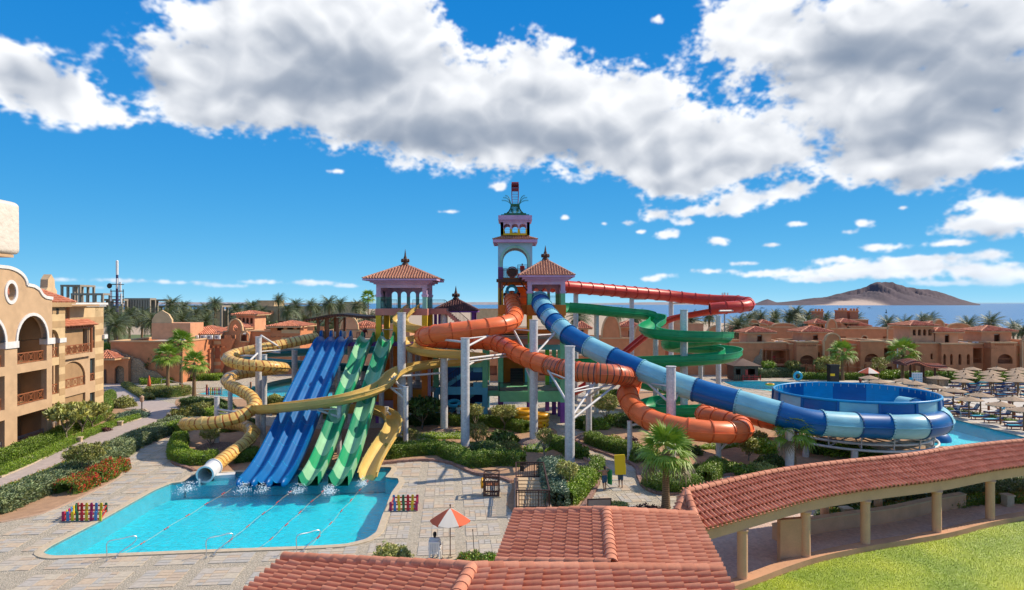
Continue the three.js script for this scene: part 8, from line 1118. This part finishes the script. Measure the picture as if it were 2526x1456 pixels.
// thatched parasols
const thatch=(()=>{const t=new THREE.Group();const R=1.45,rows=5;for(let k=0;k<8;k++){const a0=k / 8*6.2832,a1=a0 + 6.2832 / 8,p=[];for(let i=0;i<rows;i++){const r0=R*i / rows,r1=R*(i + 1.12)/ rows,y0=2.62 - .42*(i / rows)+ .02,y1=2.62 - .42*((i + 1.12)/ rows)+ .03;const q=(r,a,y)=>[Math.cos(a)*r,y,Math.sin(a)*r];const A=q(r0,a0,y0),B=q(r1,a0,y1),C=q(r1,a1,y1),D=q(r0,a1,y0),E=q(r1,a0,y1 - .07),G=q(r1,a1,y1 - .07);p.push(...A,...C,...B,...A,...D,...C,...B,...C,...G,...B,...G,...E);}const g=new THREE.BufferGeometry();g.setAttribute('position',new THREE.Float32BufferAttribute(p,3));g.computeVertexNormals();mesh('canopy_panel',boxUV(g),M.thatch,t);}const s=mb();s.bar(V3(0,0,0),V3(0,2.6,0),.085,.075,10);s.bar(V3(0,2.58,0),V3(0,2.82,0),.1,.06,8);for(let k=0;k<8;k++){const a=k / 8*6.2832;s.bar(V3(0,2.45,0),V3(Math.cos(a)*1.42,2.16,Math.sin(a)*1.42),.03,.03,5);s.bar(V3(0,1.9,0),V3(Math.cos(a)*.8,2.3,Math.sin(a)*.8),.025,.025,5);}s.build('pole',M.palmtrunk,t);return t;})();
const lounger=(()=>{const t=new THREE.Group();const f=mb();for(const s of[-.34,.34])f.box(0,.3,s,2.0,.07,.06);for(let i=0;i<9;i++)f.box(-.9 + i*.225,.33,0,.1,.03,.66);f.build('frame',M.wood,t);for(const x of[-.75,.7])for(const s of[-.32,.32]){const l=mb();l.box(x,.14,s,.07,.28,.07);l.build('leg',M.wood,t);}const m=mb();m.box(-.25,.41,0,1.45,.1,.62);m.box(.72,.5,0,.58,.1,.62,0,0,.38);m.build('mattress',M.bluecloth,t);return t;})();
const loungerUp=(()=>{const t=lounger.clone();const m=t.children.find((c)=>c.name==='mattress');m.geometry=(()=>{const q=mb();q.box(-.25,.41,0,1.45,.1,.62);q.box(.62,.72,0,.75,.1,.62,0,0,1.0);return q.geo();})();const w=mb();for(let i=-2;i<=2;i++)w.box(.585,.74,i*.125,.74,.1,.04,0,0,1.0);w.build('stripe',M.plastic,t);return t;})();
{const z8=ZZ(2038.6,822,.20327);const list=[[520,525],[640,570],[935,555],[1070,590],[840,615],[1290,630],[1100,665],[1355,520],[1475,420],[1770,420],[2070,420],[2350,425],[1680,452],[1995,452],[2300,455],[1665,485],[1980,485],[2290,490],[1690,520],[2025,525],[2330,525],[1650,560],[2000,560],[2320,560],[1540,675],[1400,725],[1870,730],[1730,775],[2260,780],[2110,840],[2395,905]].map(([x,y])=>{const v=z8(x,y),p=gr(v[0],v[1]+ 1.5,2.4);return{p,d:-p.z};}).sort((a,b)=>a.d - b.d);reseed(840);
const rows=[];for(const q of list){const r=rows[rows.length - 1];if(r&&q.d - r[0].d<3.2&&r.length<5)r.push(q);else rows.push([q]);}
const rowName=['nearest row, by the rope fence',...ORD.slice(1).map((o)=>`${o} row back from the rope fence`)];let lc=0;rows.forEach((r,ri)=>{r.sort((a,b)=>a.p.x - b.p.x);r.forEach((q,i)=>{const t=thatch.clone();t.name=numbered('thatched_parasol');scene.add(t);t.position.set(q.p.x,0,q.p.z);t.rotation.y=rr(0,6);t.scale.set(rr(.95,1.05),rr(.97,1.03),rr(.95,1.05));const where=r.length===1?'on its own':`${ORD[i]} from the left`;t.userData={label:`round thatched parasol, ${rowName[ri]}, ${where}`,category:'parasol',group:'thatched parasols on the terrace'};
if(q.p.x<45&&q.d>90)return;for(const s of[-1,1]){const up=rnd()<.22,l=(up?loungerUp:lounger).clone();l.name=numbered('sun_lounger');scene.add(l);l.position.set(q.p.x + s*rr(.2,.6)+ .2,0,q.p.z + s*rr(.85,1.05));l.rotation.y=Math.PI*(rnd()<.15?1:0)+ rr(-.12,.12);l.userData={label:`blue sun lounger${up ? ', striped raised back' : ''} ${s > 0 ? 'before' : 'behind'} the ${i === 0 && r.length === 1 ? 'lone' : ORD[i]} parasol, ${rowName[ri].replace(', by the rope fence', '').replace(' from the rope fence', '')}`,category:'sun lounger',group:'sun loungers under the thatched parasols'};if(!up&&rnd()<.5){const k=mb();k.box(-.3,.475,0,1.2,.03,.64);k.build('towel',[M.aqua,M.sky,M.plastic][lc++ % 3],l);}}});});}
{// dark paving squares beside the right pool
const g=mb();for(const[a,b,c,d]of[[1800,1170,1900,1186],[1900,1212,2010,1228],[2050,1240,2180,1256],[2180,1280,2330,1298]]){const p=gr(...zH(a,b)),q=gr(...zH(c,d));g.b(p.x,.012,p.z,q.x,.024,q.z + .4);}struct('dark_paving',g.geo(),mat(lin(.09,.09,.095),{map:T.worn}));const r=thing('pool_handrail','steel handrail on the right pool edge near the rope fence','handrail',gr(...zH(1880,1195)));const k=mb();k.tube([V3(0,0,0),V3(0,.9,0),V3(-.15,1.02,.05),V3(-1.4,1.0,.3),V3(-2.3,.5,.5),V3(-2.0,.3,.5),V3(-.6,.2,.3)],.03,6,40);k.build('rail',M.steel,r);}
{const r=thing('pool_handrail','thin steel handrail at the far left lagoon pool steps','handrail',gr(...zA(1720,1330)));const k=mb();k.tube([V3(0,0,0),V3(-2.8,.9,.4),V3(-4.2,1.1,.5),V3(-4.3,.5,.5),V3(-4.2,0,.5)],.04,6,40);k.build('rail',M.steel,r);}
// boats and buoy
function boat(label,vx,vy,L0,h){const d=(EYE + 12)*F /(vy - HZ),t=thing('boat',label,'boat',[X(vx,d),-12,-d],rr(-.3,.3));const s=new THREE.Shape();s.moveTo(-L0 / 2,.4);s.lineTo(-L0 / 2 + 1,2.2);s.lineTo(L0 / 2 + 1.5,3.0);s.lineTo(L0 / 2 - 1.5,.2);s.closePath();const g=mb();g.extrude(s,L0*.22,new THREE.Matrix4().makeTranslation(0,0,-L0*.11));g.build('hull',h>5?M.darkwood:M.plastic,t);const c=mb();c.box(-L0*.08,3.4,0,L0*.5,2.4,L0*.16);c.box(-L0*.05,5.4,0,L0*.3,1.6,L0*.14);c.build('cabin',M.plastic,t);const m=mb();m.bar(V3(L0*.1,5,0),V3(L0*.1,h + 6,0),.2,.15,5);m.build('mast',M.greyiron,t);const w=mb();w.box(-L0*.08,3.7,L0*.081,L0*.42,.7,.1);w.build('window_pane',M.glass,t);}
reseed(850);boat('dark wooden tour boat on the sea below the low island hill',1880,761,21,6);boat('white motor yacht left of the other on the open sea',2117,761,20,3);boat('larger white motor yacht on the sea above the red house towers',2145,761,26,4);boat('small dark boat on the sea near the dark tour boat',1919,763,6,1);
{const d=1650,t=thing('sea_buoy','dark channel buoy with slim tower on the sea at right','buoy',[X(2186,d),-12,-d]);const g=mb();g.lathe([[0,0],[2.4,0],[2.4,1.8],[1.0,2.4],[.6,7],[.9,7.2],[.4,9.5],[0,10]],0,0,0,10);g.build('body',M.black,t);}
// parked cars
function car(label,p,ry,m){const t=thing('parked_car',label,'car',p,ry);const s=new THREE.Shape();[[-2.1,.35],[-2.1,.85],[-1.9,.95],[-1.2,1.0],[-.7,1.45],[.9,1.48],[1.5,1.0],[2.0,.95],[2.12,.75],[2.12,.35]].forEach((q,i)=>i?s.lineTo(...q):s.moveTo(...q));s.closePath();const g=mb();g.extrude(s,1.6,new THREE.Matrix4().makeTranslation(0,0,-.8),.06);g.build('body',m,t);const w=mb();const ws=new THREE.Shape();[[-1.1,1.02],[-.65,1.4],[.85,1.42],[1.35,1.02]].forEach((q,i)=>i?ws.lineTo(...q):ws.moveTo(...q));ws.closePath();w.extrude(ws,1.76,new THREE.Matrix4().makeTranslation(0,0,-.88));w.build('window',M.glass,t);for(const x of[-1.3,1.3])for(const z of[-.78,.78]){const k=mb();k.add(new THREE.CylinderGeometry(.34,.34,.22,16),new THREE.Matrix4().makeRotationX(Math.PI / 2).setPosition(x,.34,z));k.build('wheel',M.black,t);}const l=mb();for(const z of[-.6,.6])l.box(2.16,.72,z,.05,.16,.3);l.build('headlight',M.plastic,t);}
car('dark blue parked car between the striped villas on the far left',V3(X(646,165),0,-165),.3,gloss(lin(.01,.04,.2)));car('white parked car among the left palms',V3(X(458,185),0,-185),.2,gloss(lin(.7,.7,.7)));car('silver parked car near the white one under the palms',V3(X(382,178),0,-178),.1,gloss(lin(.4,.42,.45)));
// platform chairs
function chair(label,p,ry,s=1){const t=thing('plastic_chair',label,'chair',p,ry);t.scale.setScalar(s);const g=mb();g.box(0,.43,0,.5,.04,.48);g.build('seat',M.plastic,t);for(const x of[-.24,.24]){for(const z of[-.24,.24]){const l=mb();l.bar(V3(x*1.1,0,z*1.15),V3(x,z>0?.64:.43,z),.028,.024,6);l.build('leg',M.plastic,t);}const a=mb();a.tube([V3(x*1.1,.64,.26),V3(x*1.15,.67,0),V3(x*1.1,.66,-.26)],.03,6,12);a.build('armrest',M.plastic,t);}for(let i=0;i<6;i++){const b=mb();b.box(-.2 + i*.08,.71,-.29,.055,.56,.025,0,-.14);b.build('back_slat',M.plastic,t);}const r=mb();r.box(0,1.0,-.335,.5,.07,.035,0,-.14);for(const x of[-.245,.245])r.box(x,.72,-.29,.04,.6,.035,0,-.14);r.build('back_frame',M.plastic,t);return t;}
chair('white plastic armchair under the seated guard beside the parasol',gr(1072,1384),Math.PI,1.08);chair('white plastic chair on the slide platform, left one',V3(X(833,75),9.18,-75),2.5);chair('white plastic chair on the slide platform, right one',V3(X(846,75.6),9.18,-75.6),3.6);
// =====================================================================================
// PEOPLE: bodies as one continuous surface meshed from tapered capsules
// =====================================================================================
function bodyGeo(bones,res=56){const lo=V3(1e9,1e9,1e9),hi=V3(-1e9,-1e9,-1e9);for(const[a,b,ra,rb]of bones)for(const[p,r]of[[a,ra],[b,rb]]){lo.min(V3(p[0]- r,p[1]- r,p[2]- r));hi.max(V3(p[0]+ r,p[1]+ r,p[2]+ r));}const c=lo.clone().add(hi).multiplyScalar(.5),half=Math.max(hi.x - lo.x,hi.y - lo.y,hi.z - lo.z)/ 2 + .08;const mc=new MarchingCubes(res,M.red,false,false,60000);mc.isolation=0;let q=0;for(let z=0;z<res;z++)for(let y=0;y<res;y++)for(let x=0;x<res;x++,q++){const h=res / 2,P=[c.x +(x - h)/ h*half,c.y +(y - h)/ h*half,c.z +(z - h)/ h*half];let d=1e3;for(const[a,b,ra,rb]of bones){const ab=[b[0]- a[0],b[1]- a[1],b[2]- a[2]],ap=[P[0]- a[0],P[1]- a[1],P[2]- a[2]],t=Math.max(0,Math.min(1,(ap[0]*ab[0]+ ap[1]*ab[1]+ ap[2]*ab[2])/(ab[0]**2 + ab[1]**2 + ab[2]**2 + 1e-9)));const e=Math.hypot(ap[0]- ab[0]*t,ap[1]- ab[1]*t,ap[2]- ab[2]*t)- mixv(ra,rb,t),k=.03,w=Math.max(0,Math.min(1,.5 + .5*(e - d)/ k));d=mixv(e,d,w)- k*w*(1 - w);}mc.field[q]=-d;}mc.update();const n=mc.count,g=new THREE.BufferGeometry();const p=new Float32Array(n*3);for(let i=0;i<n;i++){p[i*3]=c.x + mc.positionArray[i*3]*half;p[i*3 + 1]=c.y + mc.positionArray[i*3 + 1]*half;p[i*3 + 2]=c.z + mc.positionArray[i*3 + 2]*half;}g.setAttribute('position',new THREE.BufferAttribute(p,3));let m=mergeVertices(g,1e-4);m.computeVertexNormals();return boxUV(m.toNonIndexed());}
const skin=(r,g,b)=>mat(lin(r,g,b),{roughness:.6});
// joints in metres, figure faces +z
function figure(label,p,ry,o){const t=thing('person',label,'person',p,ry,undefined);t.scale.setScalar(o.s??1);const J=o.J,sk=o.skin??skin(.36,.18,.11),B=[];const cap=(a,b,ra,rb)=>B.push([a,b,ra,rb]);
cap(J.neck,J.head,.052,.05);cap([J.head[0],J.head[1]+ .08,J.head[2]- .01],[J.head[0],J.head[1]+ .13,J.head[2]- .015],.088,.088);cap([J.head[0],J.head[1]+ .02,J.head[2]+ .035],[J.head[0],J.head[1]+ .08,J.head[2]+ .03],.05,.07);cap([J.head[0],J.head[1]+ .075,J.head[2]+ .1],[J.head[0],J.head[1]+ .065,J.head[2]+ .115],.014,.016);
cap(J.chest,J.neck,.13,.06);cap([J.chest[0]- .09,J.chest[1],J.chest[2]],[J.hip[0]- .06,J.hip[1]+ .06,J.hip[2]],.115,.11);cap([J.chest[0]+ .09,J.chest[1],J.chest[2]],[J.hip[0]+ .06,J.hip[1]+ .06,J.hip[2]],.115,.11);cap(J.sl,J.sr,.075,.075);
for(const s of['l','r']){cap(J['s' + s],J['e' + s],.056,.044);cap(J['e' + s],J['w' + s],.043,.029);const w=V3(...J['w' + s]),e=V3(...J['e' + s]),d=w.clone().sub(e).normalize(),x=Math.abs(d.y)>.8?V3(1,0,0):V3(0,1,0),c2=d.clone().cross(x).normalize();cap(J['w' + s],w.clone().addScaledVector(d,.075).toArray(),.03,.036);for(let f=-1.5;f<=1.5;f++){const q=w.clone().addScaledVector(d,.08).addScaledVector(c2,f*.018);cap(q.toArray(),q.clone().addScaledVector(d,.075 - Math.abs(f)*.008).toArray(),.0105,.009);}const th=w.clone().addScaledVector(d,.03).addScaledVector(c2,.035);cap(th.toArray(),th.clone().addScaledVector(d,.04).addScaledVector(c2,.02).toArray(),.012,.01);cap(J['h' + s],J['k' + s],.088,.058);cap(J['k' + s],J['a' + s],.056,.037);const a=J['a' + s],ff=J.foot??[0,0,1];cap(a,[a[0]+ ff[0]*.14,a[1]- .055,a[2]+ ff[2]*.14],.04,.032);}
mesh('body',bodyGeo(B,o.res??72),sk,t);
const C=(list,name,m,res)=>mesh(name,bodyGeo(list,res??44),m,t);const H=J.head;C([[[H[0],H[1]+ .12,H[2]- .035],[H[0],H[1]+ .16,H[2]- .01],.088,.086],[[H[0],H[1]+ .06,H[2]- .05],[H[0],H[1]+ .1,H[2]- .05],.07,.075]],'hair',mat(lin(.015,.011,.01),{roughness:.8}),30);
if(o.shorts)C([[[J.hip[0]- .07,J.hip[1]+ .09,J.hip[2]],[J.hip[0]+ .07,J.hip[1]+ .09,J.hip[2]],.125,.125],...['l','r'].map((s)=>{const h=V3(...J['h' + s]),k=V3(...J['k' + s]);return[h.toArray(),h.clone().lerp(k,.78).toArray(),.112,.095];})],'shorts',o.shorts);
if(o.shirt)C([[[J.chest[0]- .09,J.chest[1]+ .01,J.chest[2]],[J.hip[0]- .06,J.hip[1]+ .08,J.hip[2]],.133,.135],[[J.chest[0]+ .09,J.chest[1]+ .01,J.chest[2]],[J.hip[0]+ .06,J.hip[1]+ .08,J.hip[2]],.133,.135],[J.sl,J.sr,.092,.092],[J.chest,[J.neck[0],J.neck[1]- .06,J.neck[2]],.14,.075],...['l','r'].map((s)=>[J['s' + s],V3(...J['s' + s]).lerp(V3(...J['e' + s]),.7).toArray(),.078,.07])],'shirt',o.shirt);
if(o.trousers)C([[[J.hip[0]- .07,J.hip[1]+ .06,J.hip[2]],[J.hip[0]+ .07,J.hip[1]+ .06,J.hip[2]],.12,.12],...['l','r'].flatMap((s)=>[[J['h' + s],J['k' + s],.105,.078],[J['k' + s],J['a' + s],.076,.062]])],'trousers',o.trousers,56);
const ey=mb();for(const s of[-1,1])ey.ball(H[0]+ s*.034,H[1]+ .105,H[2]+ .082,.013,.009,.009,6);ey.build('eyes',M.black,t);return t;}
const walk={head:[0,1.5,.01],neck:[0,1.43,0],chest:[0,1.22,0],hip:[0,.93,0],sl:[-.19,1.38,0],sr:[.19,1.38,0],el:[-.26,1.1,-.06],er:[.27,1.1,.02],wl:[-.28,.86,.05],wr:[.29,.86,.1],hl:[-.09,.9,0],hr:[.09,.9,0],kl:[-.1,.5,.1],kr:[.1,.49,-.02],al:[-.1,.085,.06],ar:[.1,.1,-.22]};
{const p1=gr(1491,1209),p2=gr(1530.5,1203);
figure('shirtless man in blue shorts on the path, arms raised, with green mat',p1,Math.PI + .15,{s:1.0,shorts:mat(lin(.025,.08,.17),{roughness:.9}),J:{...walk,el:[-.45,1.42,.02],wl:[-.27,1.52,.16],er:[.42,1.36,.03],wr:[.2,1.33,.2]}});
const gm=thing('foam_mat','green foam mat hanging at the side of the shirtless man','mat',V3(p1.x + .38,.55,p1.z - .05),.5);const q=mb();q.box(0,.38,0,.12,1.05,.42);q.build('mat',mat(lin(.01,.22,.06),{map:T.worn}),gm);
figure('person in dark patterned shorts carrying a yellow mat overhead on the path',p2,Math.PI - .1,{s:1.0,skin:skin(.22,.11,.07),shorts:mat(lin(.03,.07,.13),{roughness:.9}),J:{...walk,el:[-.33,1.5,.05],wl:[-.25,1.72,-.02],er:[.33,1.5,.05],wr:[.25,1.72,-.02],kl:[-.1,.5,.02],kr:[.1,.5,.1],al:[-.1,.1,-.2],ar:[.1,.085,.05]}});
const ym=thing('foam_mat','big yellow foam mat held upright over the head of the second walker','mat',V3(p2.x - .08,1.45,p2.z + .25),.1);const sh=new THREE.Shape();sh.moveTo(-.36,-.42);sh.quadraticCurveTo(-.4,.2,-.42,1.0);sh.lineTo(.3,1.02);sh.quadraticCurveTo(.36,.7,.34,.45);sh.quadraticCurveTo(.44,.1,.4,-.42);sh.closePath();const y=mb();y.extrude(sh,.06,undefined,.015);y.build('mat',M.yellowmat,ym);}
{const p=gr(1072,1384);figure('seated guard in white shirt on the white chair beside the parasol, seen from behind',V3(p.x,0,p.z),Math.PI,{s:1.06,res:64,skin:skin(.09,.045,.03),shirt:mat(lin(.74,.73,.72),{map:T.worn}),trousers:mat(lin(.62,.6,.58),{roughness:.9}),J:{head:[0,1.2,.0],neck:[0,1.13,-.04],chest:[0,.92,-.08],hip:[0,.56,-.06],sl:[-.19,1.08,-.06],sr:[.19,1.08,-.06],el:[-.27,.82,.0],er:[.27,.82,.0],wl:[-.2,.68,.22],wr:[.2,.68,.22],hl:[-.09,.54,-.04],hr:[.09,.54,-.04],kl:[-.12,.52,.38],kr:[.12,.52,.38],al:[-.12,.09,.4],ar:[.12,.09,.4]}});}
const small=(label,p,ry,shirt,tr,o={})=>figure(label,p,ry,{res:44,s:o.s??1,skin:o.skin??skin(.2,.1,.065),shirt,shorts:tr,J:{...walk,...(o.J??{})}});
small('attendant in dark red shirt bending at the top of the left green slide',V3(X(897,73.4),9.18,-73.4),.8,mat(lin(.20,.01,.012),{roughness:.9}),M.bluecloth,{J:{head:[0,1.32,.32],neck:[0,1.29,.25],chest:[0,1.15,.12],sl:[-.19,1.25,.2],sr:[.19,1.25,.2],el:[-.24,1.0,.32],er:[.24,1.0,.3],wl:[-.2,.8,.45],wr:[.22,.8,.42]}});
small('person in light shirt beside the yellow tubes at the blue stair wall',gr(1130,1036),.4,mat(lin(.5,.62,.55),{roughness:.9}),M.plastic);
small('person in dark teal shirt at the start of the blue tube',V3(3.5,13.3,-76.4),.3,mat(lin(.02,.12,.13),{roughness:.9}),M.bluecloth);
small('rider in red shirt waiting at the top tower gallery beside the tube mouth',V3(1.25,16.6,-79.2),-.3,M.red,M.bluecloth);
small('person in dark clothes at the left of the orange tube start',V3(-.75,13.3,-78.9),.2,M.bluecloth,M.black);
small('person in black standing at the orange tube start, right one',V3(.75,13.3,-79.3),-.4,M.black,M.black);
small('child in the turquoise swim ring at the far pool edge',V3(X(1968,111),.1,-111.6),0,mat(lin(.3,.1,.08)),M.bluecloth,{s:1.1});
small('person in dark red under the panelled parasol behind the bowl',V3(X(2122,104),0,-104),.5,mat(lin(.16,.02,.02)),M.black);
small('waiter in white shirt standing inside the bar hut',V3(X(2265,108.5),0,-108.5),.1,M.plastic,M.black);
small('person in turquoise top at the bar hut menu board',V3(X(2247,105),0,-105),2,M.aqua,M.bluecloth);
{const z8=ZZ(2038.6,822,.20327);const lie={head:[0,.78,-.78],neck:[0,.7,-.7],chest:[0,.6,-.5],hip:[0,.52,-.15],sl:[-.18,.66,-.64],sr:[.18,.66,-.64],el:[-.3,.5,-.45],er:[.3,.5,-.45],wl:[-.25,.52,-.2],wr:[.25,.52,-.2],hl:[-.09,.52,-.1],hr:[.09,.52,-.1],kl:[-.12,.85,.25],kr:[.12,.6,.3],al:[-.1,.5,.6],ar:[.1,.52,.68]};const spots=[[1610,840,'in yellow beside a towel under the second near parasol',M.yellowmat],[2140,915,'with raised knee on the turquoise towel by the rope fence',M.aqua],[2350,955,'in black at the right edge by the rope fence',M.black],[1745,715,'with dark hair on the striped raised lounger',M.bluecloth],[2275,700,'in black robe on a raised lounger near the right edge',M.black]];for(const[x,y,w,m]of spots){const v=z8(x,y),p=gr(v[0],v[1],.6);figure(`sunbather ${w}`,V3(p.x,0,p.z),1.4,{res:44,skin:skin(.36,.19,.13),shorts:m,shirt:m===M.black?m:undefined,J:lie});}figure('woman in dark dress standing beside a parasol pole by the rope fence',gr(2038.6 + 2225*.20327,822 + 945*.20327),.4,{res:44,shirt:mat(lin(.12,.05,.05)),trousers:mat(lin(.1,.05,.05)),J:walk});}
renderer.render(scene,camera);
